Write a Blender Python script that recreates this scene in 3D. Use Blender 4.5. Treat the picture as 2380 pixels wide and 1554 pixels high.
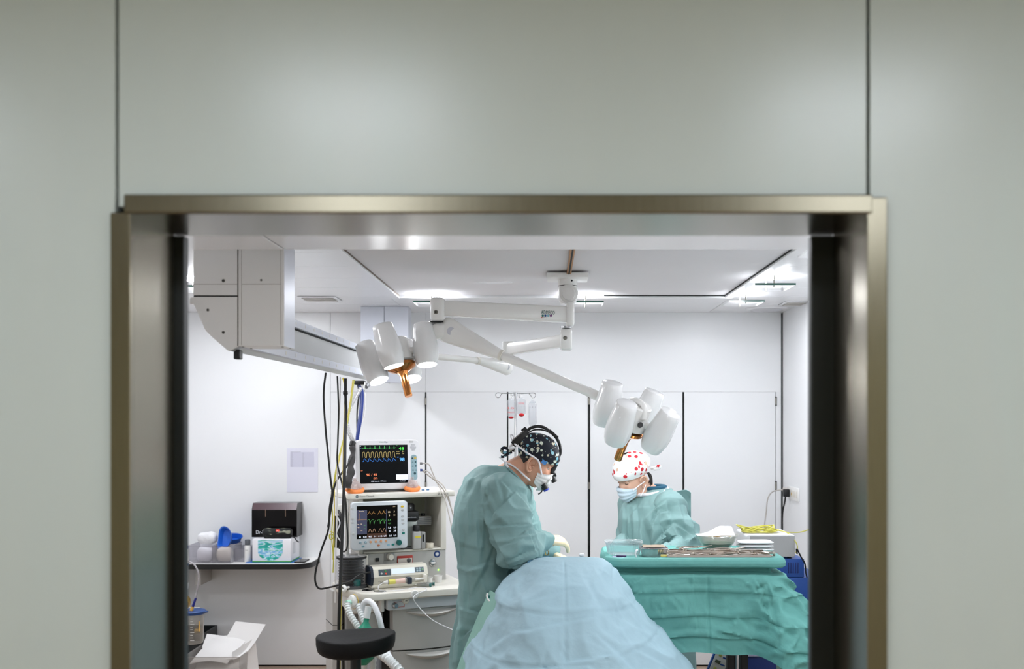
import bpy, bmesh, math, random
import numpy as np
from mathutils import Vector, Matrix, noise
from mathutils.geometry import tessellate_polygon
for _o in list(bpy.data.objects): bpy.data.objects.remove(_o)
random.seed(11)
SC = bpy.context.scene
COL = SC.collection
# ---------------------------------------------------------------- camera
F, CX, CY, H = 2314.0, 1270.0, 972.0, 1.75     # focal length in pixels, principal point, eye height
cam_d = bpy.data.cameras.new('camera'); cam = bpy.data.objects.new('camera', cam_d); COL.objects.link(cam)
cam.location = (0, 0, H); cam.rotation_euler = (math.radians(90), 0, 0)
cam_d.sensor_width = 36; cam_d.lens = 35.0
cam_d.shift_x = -(CX - 1190) / 2380.0; cam_d.shift_y = (CY - 777) / 2380.0
cam_d.dof.use_dof = True; cam_d.dof.focus_distance = 4.9; cam_d.dof.aperture_fstop = 2.4
cam_d.clip_start = 0.05
SC.camera = cam
SC.view_settings.view_transform = 'Standard'; SC.view_settings.look = 'None'
SC.view_settings.gamma = 1.0; SC.view_settings.exposure = 0.86
try: SC.view_settings.use_curve_mapping = False
except Exception: pass
try:
    SC.cycles.max_bounces = 8; SC.cycles.diffuse_bounces = 4; SC.cycles.glossy_bounces = 3; SC.cycles.transparent_max_bounces = 10; SC.cycles.caustics_reflective = False; SC.cycles.caustics_refractive = False
except Exception: pass
# ---------------------------------------------------------------- world + light levels
W = bpy.data.worlds.new('world'); SC.world = W; W.use_nodes = True
W.node_tree.nodes['Background'].inputs[0].default_value = (0.8, 0.85, 0.9, 1)
W.node_tree.nodes['Background'].inputs[1].default_value = 0.02
CEIL_EMIT = 70.0
CORR_EMIT = 15.5
LAMP_EMIT = 34.0        # surgical lamp lenses

def P(px, py, d):
    return Vector(((px - CX) / F * d, d, H - (py - CY) / F * d))
def lin(c):
    return tuple((v / 255 / 12.92) if v / 255 <= 0.04045 else ((v / 255 + 0.055) / 1.055) ** 2.4 for v in c)
# ---------------------------------------------------------------- materials (all procedural)
MATS = {}
def mat(name, col, rough=0.5, metal=0.0, var=0.03, vscale=6.0, bump=0.0, bscale=60.0, emit=0.0, spec=0.5, coat=0.0, stretch=None, sss=0.0):
    if name in MATS: return MATS[name]
    m = bpy.data.materials.new(name); m.use_nodes = True; nt = m.node_tree; N = nt.nodes; L = nt.links
    b = N['Principled BSDF']; c = lin(col)
    b.inputs['Roughness'].default_value = rough; b.inputs['Metallic'].default_value = metal
    b.inputs['Specular IOR Level'].default_value = spec
    b.inputs['Coat Weight'].default_value = coat; b.inputs['Coat Roughness'].default_value = 0.12
    if sss:
        b.inputs['Subsurface Weight'].default_value = sss; b.inputs['Subsurface Radius'].default_value = (0.01, 0.004, 0.002)
    tc = N.new('ShaderNodeTexCoord'); mp = N.new('ShaderNodeMapping'); L.new(tc.outputs['Object'], mp.inputs[0])
    if stretch: mp.inputs['Scale'].default_value = stretch
    nz = N.new('ShaderNodeTexNoise'); nz.inputs['Scale'].default_value = vscale; nz.inputs['Detail'].default_value = 3
    L.new(mp.outputs[0], nz.inputs['Vector'])
    mx = N.new('ShaderNodeMix'); mx.data_type = 'RGBA'
    mx.inputs[6].default_value = tuple(max(0, v * (1 - var)) for v in c) + (1,)
    mx.inputs[7].default_value = tuple(min(1, v * (1 + var)) for v in c) + (1,)
    L.new(nz.outputs['Fac'], mx.inputs[0]); L.new(mx.outputs[2], b.inputs['Base Color'])
    if bump:
        n2 = N.new('ShaderNodeTexNoise'); n2.inputs['Scale'].default_value = bscale; n2.inputs['Detail'].default_value = 4
        L.new(mp.outputs[0], n2.inputs['Vector'])
        bp = N.new('ShaderNodeBump'); bp.inputs['Strength'].default_value = bump; bp.inputs['Distance'].default_value = 0.01
        L.new(n2.outputs['Fac'], bp.inputs['Height']); L.new(bp.outputs[0], b.inputs['Normal'])
    if emit:
        b.inputs['Emission Strength'].default_value = emit; L.new(mx.outputs[2], b.inputs['Emission Color'])
    MATS[name] = m; return m
def clear(name, tint=(240, 245, 248), fac=0.85, rough=0.08):
    """thin clear plastic or glass: see-through with a glossy skin"""
    if name in MATS: return MATS[name]
    m = bpy.data.materials.new(name); m.use_nodes = True; nt = m.node_tree; N = nt.nodes; L = nt.links
    for n in list(N):
        if n.type != 'OUTPUT_MATERIAL': N.remove(n)
    out = [n for n in N if n.type == 'OUTPUT_MATERIAL'][0]
    t = N.new('ShaderNodeBsdfTransparent'); t.inputs[0].default_value = lin(tint) + (1,)
    g = N.new('ShaderNodeBsdfPrincipled'); g.inputs['Base Color'].default_value = tuple(v * 0.7 for v in lin(tint)) + (1,)
    g.inputs['Roughness'].default_value = rough; g.inputs['Specular IOR Level'].default_value = 0.8
    fr = N.new('ShaderNodeLayerWeight'); fr.inputs['Blend'].default_value = 0.35
    mr = N.new('ShaderNodeMapRange'); mr.inputs['To Min'].default_value = 1 - fac; mr.inputs['To Max'].default_value = min(1.0, 1.5 - fac)
    L.new(fr.outputs['Facing'], mr.inputs[0])
    mx = N.new('ShaderNodeMixShader'); L.new(mr.outputs[0], mx.inputs[0]); L.new(t.outputs[0], mx.inputs[1]); L.new(g.outputs[0], mx.inputs[2])
    L.new(mx.outputs[0], out.inputs[0]); MATS[name] = m; return m
def glow(name, col, s):
    if name in MATS: return MATS[name]
    m = bpy.data.materials.new(name); m.use_nodes = True; nt = m.node_tree; N = nt.nodes
    b = N['Principled BSDF']; b.inputs['Base Color'].default_value = lin(col) + (1,)
    b.inputs['Emission Color'].default_value = lin(col) + (1,); b.inputs['Emission Strength'].default_value = s
    b.inputs['Roughness'].default_value = 0.4
    MATS[name] = m; return m
# ---------------------------------------------------------------- mesh builder
OFF = {}
def catmull(pts, per=6, closed=False):
    pts = [Vector(p) for p in pts]; n = len(pts); out = []
    rng = range(n) if closed else range(n - 1)
    for i in rng:
        g = (lambda k: pts[k % n]) if closed else (lambda k: pts[min(max(k, 0), n - 1)])
        p0, p1, p2, p3 = g(i - 1), g(i), g(i + 1), g(i + 2)
        for k in range(per):
            t = k / per
            out.append(0.5 * ((2 * p1) + (p2 - p0) * t + (2 * p0 - 5 * p1 + 4 * p2 - p3) * t * t + (3 * p1 - p0 - 3 * p2 + p3) * t ** 3))
    if not closed: out.append(pts[-1])
    return out
def basis(a):
    a = Vector(a).normalized(); r = Vector((0, 0, 1)) if abs(a.z) < 0.9 else Vector((1, 0, 0))
    u = a.cross(r).normalized(); return a, u, a.cross(u).normalized()
class MB:
    def __init__(s, M=None): s.v = []; s.f = []; s.M = M
    def add(s, vs, fs):
        o = len(s.v)
        for p in vs:
            p = Vector(p); s.v.append(tuple(s.M @ p) if s.M else tuple(p))
        s.f += [tuple(i + o for i in f) for f in fs]; return s
    def box(s, x0, x1, y0, y1, z0, z1):
        return s.add([(x0,y0,z0),(x1,y0,z0),(x1,y1,z0),(x0,y1,z0),(x0,y0,z1),(x1,y0,z1),(x1,y1,z1),(x0,y1,z1)],
                     [(0,3,2,1),(4,5,6,7),(0,1,5,4),(1,2,6,5),(2,3,7,6),(3,0,4,7)])
    def rbox(s, x0, x1, y0, y1, z0, z1, r=0.005, seg=2):
        bm = bmesh.new(); bmesh.ops.create_cube(bm, size=1)
        for v in bm.verts:
            v.co = Vector(((x0+x1)/2 + v.co.x*(x1-x0), (y0+y1)/2 + v.co.y*(y1-y0), (z0+z1)/2 + v.co.z*(z1-z0)))
        r = min(r, abs(x1-x0)*0.49, abs(y1-y0)*0.49, abs(z1-z0)*0.49)
        bmesh.ops.bevel(bm, geom=list(bm.edges), offset=r, segments=seg, profile=0.5, affect='EDGES')
        bm.verts.index_update()
        s.add([v.co.copy() for v in bm.verts], [[v.index for v in f.verts] for f in bm.faces]); bm.free(); return s
    def cyl(s, p0, p1, r0, r1=None, n=20, caps=True):
        r1 = r0 if r1 is None else r1; p0, p1 = Vector(p0), Vector(p1); a, u, w = basis(p1 - p0)
        vs = [p + (u*math.cos(2*math.pi*i/n) + w*math.sin(2*math.pi*i/n))*r for p, r in ((p0, r0), (p1, r1)) for i in range(n)]
        fs = [(i, (i+1) % n, n+(i+1) % n, n+i) for i in range(n)]
        if caps: fs += [tuple(reversed(range(n))), tuple(range(n, 2*n))]
        return s.add(vs, fs)
    def lathe(s, prof, org=(0,0,0), axis=(0,0,1), n=28):
        org = Vector(org); a, u, w = basis(axis); vs = []; fs = []
        for r, h in prof:
            for i in range(n):
                t = 2*math.pi*i/n; vs.append(org + a*h + (u*math.cos(t) + w*math.sin(t))*max(r, 1e-5))
        for k in range(len(prof)-1):
            for i in range(n): fs.append((k*n+i, k*n+(i+1) % n, (k+1)*n+(i+1) % n, (k+1)*n+i))
        return s.add(vs, fs)
    def tube(s, pts, r, n=8, per=5, closed=False, spline=True):
        pp = catmull(pts, per, closed) if spline else [Vector(p) for p in pts]
        m = len(pp); vs = []; fs = []; prev = None
        for i, p in enumerate(pp):
            t = (pp[(i+1) % m] - pp[i-1]) if closed else (pp[min(i+1, m-1)] - pp[max(i-1, 0)])
            if t.length < 1e-9: t = Vector((0,0,1))
            t.normalize()
            if prev is None: _, u, _ = basis(t)
            else:
                u = prev - t*prev.dot(t)
                u = u.normalized() if u.length > 1e-6 else basis(t)[1]
            prev = u; w = t.cross(u)
            rr = r(i/(m-1)) if callable(r) else r
            for k in range(n):
                q = 2*math.pi*k/n; vs.append(p + (u*math.cos(q) + w*math.sin(q))*rr)
        for i in range(m if closed else m-1):
            j = (i+1) % m
            for k in range(n): fs.append((i*n+k, i*n+(k+1) % n, j*n+(k+1) % n, j*n+k))
        if not closed: fs += [tuple(reversed(range(n))), tuple(range((m-1)*n, m*n))]
        return s.add(vs, fs)
    def prism(s, poly, axis, a, b):
        f = {'x': lambda p, t: (t, p[0], p[1]), 'y': lambda p, t: (p[0], t, p[1]), 'z': lambda p, t: (p[0], p[1], t)}[axis]
        n = len(poly); vs = [f(p, a) for p in poly] + [f(p, b) for p in poly]
        fs = [(i, (i+1) % n, n+(i+1) % n, n+i) for i in range(n)]
        tri = tessellate_polygon([[Vector((p[0], p[1], 0)) for p in poly]])
        fs += [tuple(reversed(t)) for t in tri] + [tuple(i+n for i in t) for t in tri]
        return s.add(vs, fs)
    def ell(s, c, r, n=16, m=10):
        c = Vector(c); r = (r, r, r) if not hasattr(r, '__len__') else r; vs = []; fs = []
        for j in range(m+1):
            ph = math.pi*j/m - math.pi/2
            for i in range(n):
                th = 2*math.pi*i/n; vs.append((c.x+r[0]*math.cos(ph)*math.cos(th), c.y+r[1]*math.cos(ph)*math.sin(th), c.z+r[2]*math.sin(ph)))
        for j in range(m):
            for i in range(n): fs.append((j*n+i, j*n+(i+1) % n, (j+1)*n+(i+1) % n, (j+1)*n+i))
        return s.add(vs, fs)
    def cap(s, p0, p1, r0, r1, n=20):
        """tapered capsule"""
        p0, p1 = Vector(p0), Vector(p1); L = (p1-p0).length; k = 6
        pr = [(r0*math.sin(math.pi/2*i/k), -r0*math.cos(math.pi/2*i/k)) for i in range(k+1)] + [(r1*math.cos(math.pi/2*i/k), L+r1*math.sin(math.pi/2*i/k)) for i in range(k+1)]
        return s.lathe(pr, p0, p1-p0, n)
    def surf(s, rows, closed_u=False, closed_v=False):
        R = len(rows); C = len(rows[0]); vs = [p for r in rows for p in r]; fs = []
        for j in range(R if closed_v else R-1):
            for i in range(C if closed_u else C-1):
                fs.append((j*C+i, j*C+(i+1) % C, ((j+1) % R)*C+(i+1) % C, ((j+1) % R)*C+i))
        return s.add(vs, fs)
    def solid(s, rows, t):
        """sheet of points thickened by t along its normals"""
        A = np.array([[tuple(p) for p in r] for r in rows]); du = np.gradient(A, axis=1); dv = np.gradient(A, axis=0)
        nn = np.cross(du, dv); nn /= (np.linalg.norm(nn, axis=2, keepdims=True) + 1e-12); B = A - nn*t
        R, C = A.shape[:2]; s.surf([[tuple(p) for p in r] for r in A]); s.surf([[tuple(p) for p in r] for r in B[::-1]])
        for ea, eb in ((A[0], B[0]), (B[-1], A[-1]), (B[:, 0], A[:, 0]), (A[:, -1], B[:, -1])):
            s.surf([[tuple(p) for p in ea], [tuple(p) for p in eb]])
        return s
    def build(s, name, m, parent=None, smooth=True, ang=38, label=None, kind=None, cat=None, group=None):
        me = bpy.data.meshes.new(name); A = np.array(s.v, dtype=float)
        c = (A.min(0)+A.max(0))/2
        if parent is None or kind == 'structure': c = np.array([c[0], c[1], A[:, 2].min()]) if parent is None else c
        me.from_pydata((A-c).tolist(), [], s.f); me.validate()
        bm = bmesh.new(); bm.from_mesh(me); bmesh.ops.recalc_face_normals(bm, faces=bm.faces); bm.to_mesh(me); bm.free()
        return link(name, me, m, Vector(c), parent, smooth, ang, label, kind, cat, group)
def link(name, me, m, c, parent=None, smooth=True, ang=38, label=None, kind=None, cat=None, group=None):
    for k in (m if isinstance(m, (list, tuple)) else [m]): me.materials.append(k)
    if smooth:
        me.polygons.foreach_set('use_smooth', [True]*len(me.polygons)); me.set_sharp_from_angle(angle=math.radians(ang))
    o = bpy.data.objects.new(name, me); COL.objects.link(o)
    if parent is not None:
        o.parent = parent; o.location = c - OFF[parent.name]
    else: o.location = c
    OFF[o.name] = Vector(c)
    if label: o['label'] = label
    if kind: o['kind'] = kind
    if cat: o['category'] = cat
    if group: o['group'] = group
    return o
def thing(name, label, cat, loc, group=None, rz=0.0, local=False, kind=None):
    o = bpy.data.objects.new(name, None); COL.objects.link(o); o.location = loc; o.rotation_euler = (0, 0, rz)
    o.empty_display_size = 0.1
    if label: o['label'] = label
    if cat: o['category'] = cat
    if group: o['group'] = group
    if kind: o['kind'] = kind
    OFF[o.name] = Vector((0,0,0)) if local else Vector(loc)
    return o
def copy_tree(o, parent=None, label=None):
    c = o.copy(); COL.objects.link(c); c.parent = parent; OFF[c.name] = OFF[o.name].copy()
    if label: c['label'] = label
    for ch in list(o.children): copy_tree(ch, c)
    return c
TXT = {}
def text_geo(t):
    """flat lettering as mesh data, baseline at 0, cap height 1"""
    if t in TXT: return TXT[t]
    cu = bpy.data.curves.new('lettering', 'FONT'); cu.body = t; cu.size = 1.0; cu.resolution_u = 2
    ob = bpy.data.objects.new('lettering', cu); COL.objects.link(ob)
    dg = bpy.context.evaluated_depsgraph_get(); ev = ob.evaluated_get(dg); me = ev.to_mesh()
    vs = [(v.co.x/0.7, v.co.y/0.7) for v in me.vertices]; fs = [tuple(p.vertices) for p in me.polygons]
    ev.to_mesh_clear(); bpy.data.objects.remove(ob); bpy.data.curves.remove(cu)
    TXT[t] = (vs, fs); return TXT[t]
def lettering(mb, t, org, ux, uy, h, width=None, center=False, thick=None):
    """adds the text to mb at org along ux (direction) and uy, capital height h"""
    vs, fs = text_geo(t); org, ux, uy = Vector(org), Vector(ux).normalized(), Vector(uy).normalized()
    x0 = min(v[0] for v in vs); x1 = max(v[0] for v in vs); sx = h if width is None else width/(x1-x0)
    o = -(x0+x1)/2*sx if center else -x0*sx
    mb.add([org + ux*(v[0]*sx+o) + uy*(v[1]*h) for v in vs], fs); return mb
def hit(px, py, pt, nrm):
    """point where the sight line through a pixel meets a plane"""
    d = P(px, py, 1.0) - Vector((0, 0, H)); o = Vector((0, 0, H)); n = Vector(nrm)
    return o + d * ((Vector(pt)-o).dot(n) / d.dot(n))
# ================================================================ SETTING
YF, YB = 2.0, 7.03            # corridor wall face, far wall face
XL, XR = -2.75, 1.668         # operating room side walls
ZC = 2.4975                   # operating room ceiling
M_wall = mat('wall_laminate', (238, 239, 240), 0.33, var=0.012, vscale=3)
M_corr = mat('corridor_laminate', (198, 204, 199), 0.30, var=0.02, vscale=3, bump=0.015, bscale=30)
M_ceil = mat('ceiling_panel_white', (236, 236, 238), 0.22, var=0.01)
M_dark = mat('dark_joint', (14, 20, 20), 0.7)
M_seal = mat('black_rubber_seal', (10, 16, 16), 0.45)
M_floor = mat('terrazzo_floor', (168, 146, 126), 0.4, var=0.35, vscale=90)
M_screw = mat('screw_steel', (120, 118, 112), 0.35, 0.9)
def steel():
    m = bpy.data.materials.new('brushed_steel'); m.use_nodes = True; nt = m.node_tree; N = nt.nodes; L = nt.links; b = N['Principled BSDF']
    b.inputs['Metallic'].default_value = 1.0
    tc = N.new('ShaderNodeTexCoord'); mp = N.new('ShaderNodeMapping'); mp.inputs['Scale'].default_value = (160, 160, 3)
    nz = N.new('ShaderNodeTexNoise'); nz.inputs['Scale'].default_value = 4; nz.inputs['Detail'].default_value = 5
    L.new(tc.outputs['Object'], mp.inputs[0]); L.new(mp.outputs[0], nz.inputs['Vector'])
    r = N.new('ShaderNodeMapRange'); r.inputs['To Min'].default_value = 0.19; r.inputs['To Max'].default_value = 0.30
    L.new(nz.outputs['Fac'], r.inputs[0]); L.new(r.outputs[0], b.inputs['Roughness'])
    mx = N.new('ShaderNodeMix'); mx.data_type = 'RGBA'; mx.inputs[6].default_value = lin((126, 120, 104)) + (1,); mx.inputs[7].default_value = lin((150, 143, 127)) + (1,)
    L.new(nz.outputs['Fac'], mx.inputs[0]); L.new(mx.outputs[2], b.inputs['Base Color'])
    return m
M_frame = steel()
def structure(name, mb, m, parent=None, label=None, smooth=False):
    return mb.build(name, m, parent, smooth=smooth, label=label, kind='structure')
# floor
structure('floor', MB().box(-4.2, 4.2, -2.2, YB + 0.2, -0.1, 0.0), M_floor, label='speckled brown terrazzo floor')
# ---- corridor wall with the wide doorway
OXL, OXR, OZ = -0.83, 0.64, 2.16      # opening
FXL, FXR, FZ = -0.871, 0.681, 2.197   # outer edge of the steel frame
wf = MB().box(-4.0, OXL - 0.002, YF + 0.02, 2.22, 0, 2.8); wf.box(OXR + 0.002, 4.0, YF + 0.02, 2.22, 0, 2.8); wf.box(OXL - 0.002, OXR + 0.002, YF + 0.02, 2.22, OZ + 0.002, 2.8)
wall_front = structure('wall_front', wf, M_dark, label='corridor wall of pale grey laminate panels around the doorway')
g = 0.0035
for (a, b, c, d) in ((-4.0, -0.863 - g, 0, 2.8), (0.6465 + g, 4.0, 0, 2.8), (-0.863 + g, 0.6465 - g, 2.175, 2.8)):
    if a == -4.0: q = MB().rbox(a, b, YF, YF + 0.022, c, d, 0.0012, 1)
    elif b == 4.0: q = MB().rbox(a, b, YF, YF + 0.022, c, d, 0.0012, 1)
    else: q = MB().rbox(a, b, YF, YF + 0.022, c, d, 0.0012, 1)
    structure('wall_panel', q, M_corr, wall_front)
# ---- steel door frame
dr = thing('door_1', 'brushed steel door frame around the wide open doorway', None, ((OXL+OXR)/2, YF, 0), kind='structure')
YJ = 2.22
structure('jamb', MB().rbox(FXL, OXL, YF - 0.014, YF + 0.004, 0, FZ - 0.036, 0.003).box(OXL - 0.003, OXL, YF, YJ, 0, OZ), M_frame, dr)
structure('jamb', MB().rbox(OXR, FXR, YF - 0.014, YF + 0.004, 0, FZ - 0.005, 0.003).box(OXR, OXR + 0.003, YF, YJ, 0, OZ), M_frame, dr)
structure('head', MB().rbox(FXL + 0.028, FXR - 0.03, YF - 0.017, YF + 0.004, OZ - 0.002, FZ, 0.004).box(OXL, OXR, YF, YJ + 0.015, OZ, OZ + 0.003), M_frame, dr)
structure('seal', MB().rbox(OXL - 0.06, OXL + 0.0225, YJ + 0.001, YJ + 0.03, 0, OZ - 0.002, 0.004), M_seal, dr)
structure('seal', MB().rbox(OXR - 0.05, OXR + 0.06, YJ + 0.001, YJ + 0.03, 0, OZ - 0.002, 0.004), M_seal, dr)
# corridor shell behind the viewer
structure('wall_corridor', MB().box(-4.1, 4.1, -2.15, -2.0, 0, 2.8), mat('corridor_paint', (228, 222, 190), 0.6), label='plain painted wall at the viewer\'s back')
structure('wall_corridor_left', MB().box(-4.15, -4.0, -2.0, YF + 0.2, 0, 2.8), mat('corridor_paint', (205, 200, 180), 0.6), label='far left end wall of corridor')
structure('wall_corridor_right', MB().box(4.0, 4.15, -2.0, YF + 0.2, 0, 2.8), mat('corridor_paint', (205, 200, 180), 0.6), label='far right end wall of corridor')
structure('ceiling', MB().box(-4.1, 4.1, -2.1, 2.22, 2.8, 2.9), mat('corridor_ceiling', (205, 205, 196), 0.6), label='flat corridor ceiling')
M_corrlamp = glow('corridor_lamp', (234, 242, 251), CORR_EMIT)
for i, (x, y) in enumerate(((-0.62, 0.73), (1.0, 0.73), (-2.2, 0.73), (2.6, 0.73), (-0.93, -0.9), (1.52, -0.9))):
    t = thing('ceiling_light', ['square corridor ceiling light left of the doorway centre', 'square corridor ceiling light right of the doorway centre', 'square corridor ceiling light at far left of corridor', 'square corridor ceiling light at far right of corridor', 'rear square corridor ceiling light on the left', 'rear square corridor ceiling light on the right'][i], 'light', (x, y, 2.8), 'corridor ceiling lights')
    MB().rbox(x - 0.3, x + 0.3, y - 0.2, y + 0.2, 2.775, 2.8, 0.004).build('housing', M_ceil, t)
    MB().box(x - 0.27, x + 0.27, y - 0.17, y + 0.17, 2.768, 2.7745).build('diffuser', M_corrlamp, t)
# ---- operating room walls
structure('wall_inner', MB().box(XL - 0.1, OXL - 0.061, YJ + 0.001, YJ + 0.03, 0, 2.6).box(OXR + 0.061, XR + 0.1, YJ + 0.001, YJ + 0.03, 0, 2.6).box(OXL - 0.061, OXR + 0.061, YJ + 0.0155, YJ + 0.03, OZ + 0.003, 2.6), M_wall, label='white inner side of the doorway wall')
structure('wall_left', MB().box(XL - 0.1, XL, YJ, YB + 0.1, 0, 2.6), M_wall, label='white left wall of the operating room')
structure('wall_right', MB().box(XR, XR + 0.1, YJ, YB + 0.1, 0, 2.6), M_wall, label='white right wall of the operating room')
wall_back = structure('wall_back', MB().box(XL - 0.1, XR + 0.1, YB + 0.02, YB + 0.12, 0, 2.6), M_dark, label='white far wall with flush panels and cupboard doors')
def panel(x0, x1, z0, z1, gap=0.0022):
    return MB().rbox(x0 + gap, x1 - gap, YB, YB + 0.022, z0 + gap, z1 - gap, 0.0008, 1)
xb = lambda px: (px - CX) / F * YB
for (a, b, c, d, gp) in ((XL, xb(768), 0.01, ZC + 0.01, 0.0015), (xb(768), xb(989), 0.01, 1.9365, 0.0006), (xb(768), xb(989.5), 1.9365, ZC + 0.011, 0.0006), (xb(989.5), xb(1819), 1.9365, ZC + 0.011, 0.0006), (xb(1803.5), xb(1817), 0.01, 1.938, 0.001)):
    structure('wall_panel', panel(a, b, c, d, gp), M_wall, wall_back)
M_hinge = mat('hinge_steel', (150, 146, 138), 0.35, 0.8)
doors = ((989, 1179, 0.003, 0.003), (1180.5, 1367, 0.003, 0.003), (1371, 1587, 0.003, 0.003), (1589.5, 1803, 0.003, 0.0015))
dn = ('first', 'second', 'third', 'fourth')
for i, (a, b, ga, gb) in enumerate(doors):
    d = structure('door_%d' % (i + 2), MB().rbox(xb(a) + ga, xb(b) - gb, YB, YB + 0.02, 0.012, 1.9362, 0.0006, 1), M_wall, label='%s tall white flush cupboard door from the left' % dn[i])
    hx = {0: 989.5, 1: 1369, 2: 1369, 3: 1803.3}[i]
    if i == 2: continue
    for py in (932, 1128):
        z = H - (py - CY) / F * YB; X = xb(hx)
        h = MB().cyl((X, YB - 0.004, z - 0.024), (X, YB - 0.004, z + 0.024), 0.0065, n=12)
        hh = structure('hinge', h, M_hinge, d, smooth=True)
        structure('hinge_pin', MB().cyl((X, YB - 0.004, z - 0.032), (X, YB - 0.004, z - 0.0245), 0.006, n=12).cyl((X, YB - 0.004, z + 0.0245), (X, YB - 0.004, z + 0.032), 0.006, n=12), M_dark, hh, smooth=True)
# dark seals standing in the wider door gaps
for i, px in enumerate((989.5, 1369)):
    structure('trim_%d' % (i + 1), MB().rbox(xb(px) - 0.0052, xb(px) + 0.0052, YB - 0.003, YB + 0.012, 0.85, 1.935, 0.002, 1), M_seal, label='black rubber seal in the %s cupboard door gap' % ('left' if i == 0 else 'middle'))
structure('trim_3', MB().box(XR - 0.011, XR, YB - 0.004, YB + 0.01, 0.0, ZC - 0.004), M_seal, label='black joint strip in the far right room corner')
# ---- ceilings
rec_l, rec_r, rec_b = -0.895, 1.085, 6.07
ce = structure('ceiling', MB().box(XL - 0.1, XR + 0.1, YJ, YB + 0.1, ZC + 0.012, ZC + 0.1), M_ceil, label='white operating room ceiling of glossy metal planks')
y = 3.30; k = 0
while y < YB - 0.05:
    y1 = min(y + 0.4, YB - 0.0005)
    for (a, b) in ((XL, rec_l - 0.075), (rec_r + 0.06, XR)):
        structure('ceiling_plank', MB().rbox(a, b, y + 0.0012, y1 - 0.0012, ZC, ZC + 0.012, 0.001, 1), M_ceil, ce)
    y = y1
for (a, b) in ((rec_b + 0.05, 6.42), (6.42, YB - 0.0005)):
    structure('ceiling_plank', MB().rbox(rec_l - 0.072, rec_r + 0.057, a + 0.0012, b - 0.0012, ZC, ZC + 0.012, 0.001, 1), M_ceil, ce)
# canopy of filtered air: a slack white cloth in a metal frame
M_canopy = mat('canopy_cloth', (226, 224, 226), 0.75, var=0.02, vscale=2)
cz = ZC + 0.004
cols = 40; rws = 50; rows = []
for j in range(rws + 1):
    r = []
    for i in range(cols + 1):
        x = rec_l + (rec_r - rec_l) * i / cols; yy = 3.35 + (rec_b - 3.35) * j / rws
        e = min(i / 4, (cols - i) / 4, j / 4, (rws - j) / 4, 1)
        r.append((x, yy, cz + e * 0.010 * noise.noise((x * 1.6 + 3, yy * 3.2, 0.4))))
    rows.append(r)
canopy = structure('air_canopy', MB().surf(rows), M_canopy, ce, smooth=True)
fr = MB().rbox(rec_l - 0.07, rec_l - 0.004, 3.35, rec_b + 0.045, ZC - 0.012, ZC + 0.01, 0.002, 1)
structure('canopy_frame', fr, M_ceil, ce)
structure('canopy_frame', MB().rbox(rec_r + 0.004, rec_r + 0.055, 3.35, rec_b + 0.045, ZC - 0.012, ZC + 0.01, 0.002, 1), M_ceil, ce)
structure('canopy_frame', MB().rbox(rec_l - 0.004, rec_r + 0.004, rec_b + 0.004, rec_b + 0.045, ZC - 0.012, ZC + 0.01, 0.002, 1), M_ceil, ce)
structure('joint', MB().box(0.35, rec_r, rec_b, rec_b + 0.004, ZC - 0.002, ZC + 0.006), M_dark, ce)
structure('joint', MB().box(rec_r, rec_r + 0.004, 3.35, rec_b, ZC - 0.002, ZC + 0.006), M_dark, ce)
structure('joint', MB().box(rec_l - 0.004, rec_l - 0.002, 3.35, rec_b, ZC - 0.002, ZC + 0.006), mat('joint_brown', (120, 108, 98), 0.7), ce)
xs = 0.115
structure('slot_strip', MB().box(xs - 0.011, xs - 0.004, 3.35, 5.10, ZC - 0.012, ZC + 0.004).box(xs + 0.004, xs + 0.011, 3.35, 5.10, ZC - 0.012, ZC + 0.004), mat('brass_strip', (178, 124, 58), 0.4, 0.4), ce)
structure('slot_strip', MB().box(xs - 0.004, xs + 0.004, 3.35, 5.10, ZC - 0.013, ZC + 0.004), M_dark, ce)
# lowered bulkhead behind the doorway
bz = H + (972 - 579.5) / F * 3.4
for (a, b) in ((XL, -0.899), (-0.893, XR)):
    structure('bulkhead_panel', MB().rbox(a, b, YJ + 0.031, 3.4, bz, ZC + 0.012, 0.002, 1), M_ceil, ce)
structure('joint', MB().box(-0.9, -0.892, YJ + 0.031, 3.398, bz + 0.004, ZC), M_dark, ce)
# ceiling luminaires: a recessed lamp with a hung glass plate
M_lamp = glow('luminaire_diffuser', (246, 249, 255), CEIL_EMIT)
M_plate = clear('plate_glass', (252, 252, 252), 0.975, 0.05)
M_pedge = mat('plate_glass_edge', (60, 100, 90), 0.15)
fx = ((1.075, 5.13, 'larger near glass plate ceiling light over the right side'), (1.075, 5.86, 'far glass plate ceiling light in the right corner'), (1.075, 4.02, 'glass plate ceiling light cut by the right door edge'),
      (-0.79, 5.90, 'glass plate ceiling light behind the left end of lamp arm'), (0.13, 5.90, 'glass plate ceiling light right of the lamp pivot'), (-2.03, 5.20, 'glass plate ceiling light left of the supply column'),
      (-2.03, 4.05, 'glass plate ceiling light above the supply column'), (-2.03, 6.1, 'glass plate ceiling light hidden behind the supply column'),
      (0.13, 2.44, 'added unseen fill light in lowered ceiling inside the doorway'), (1.075, 2.44, 'added unseen fill light in lowered ceiling right of doorway'))  # both lowered-ceiling lights are unseen, added to fill surfaces facing the doorway
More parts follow.
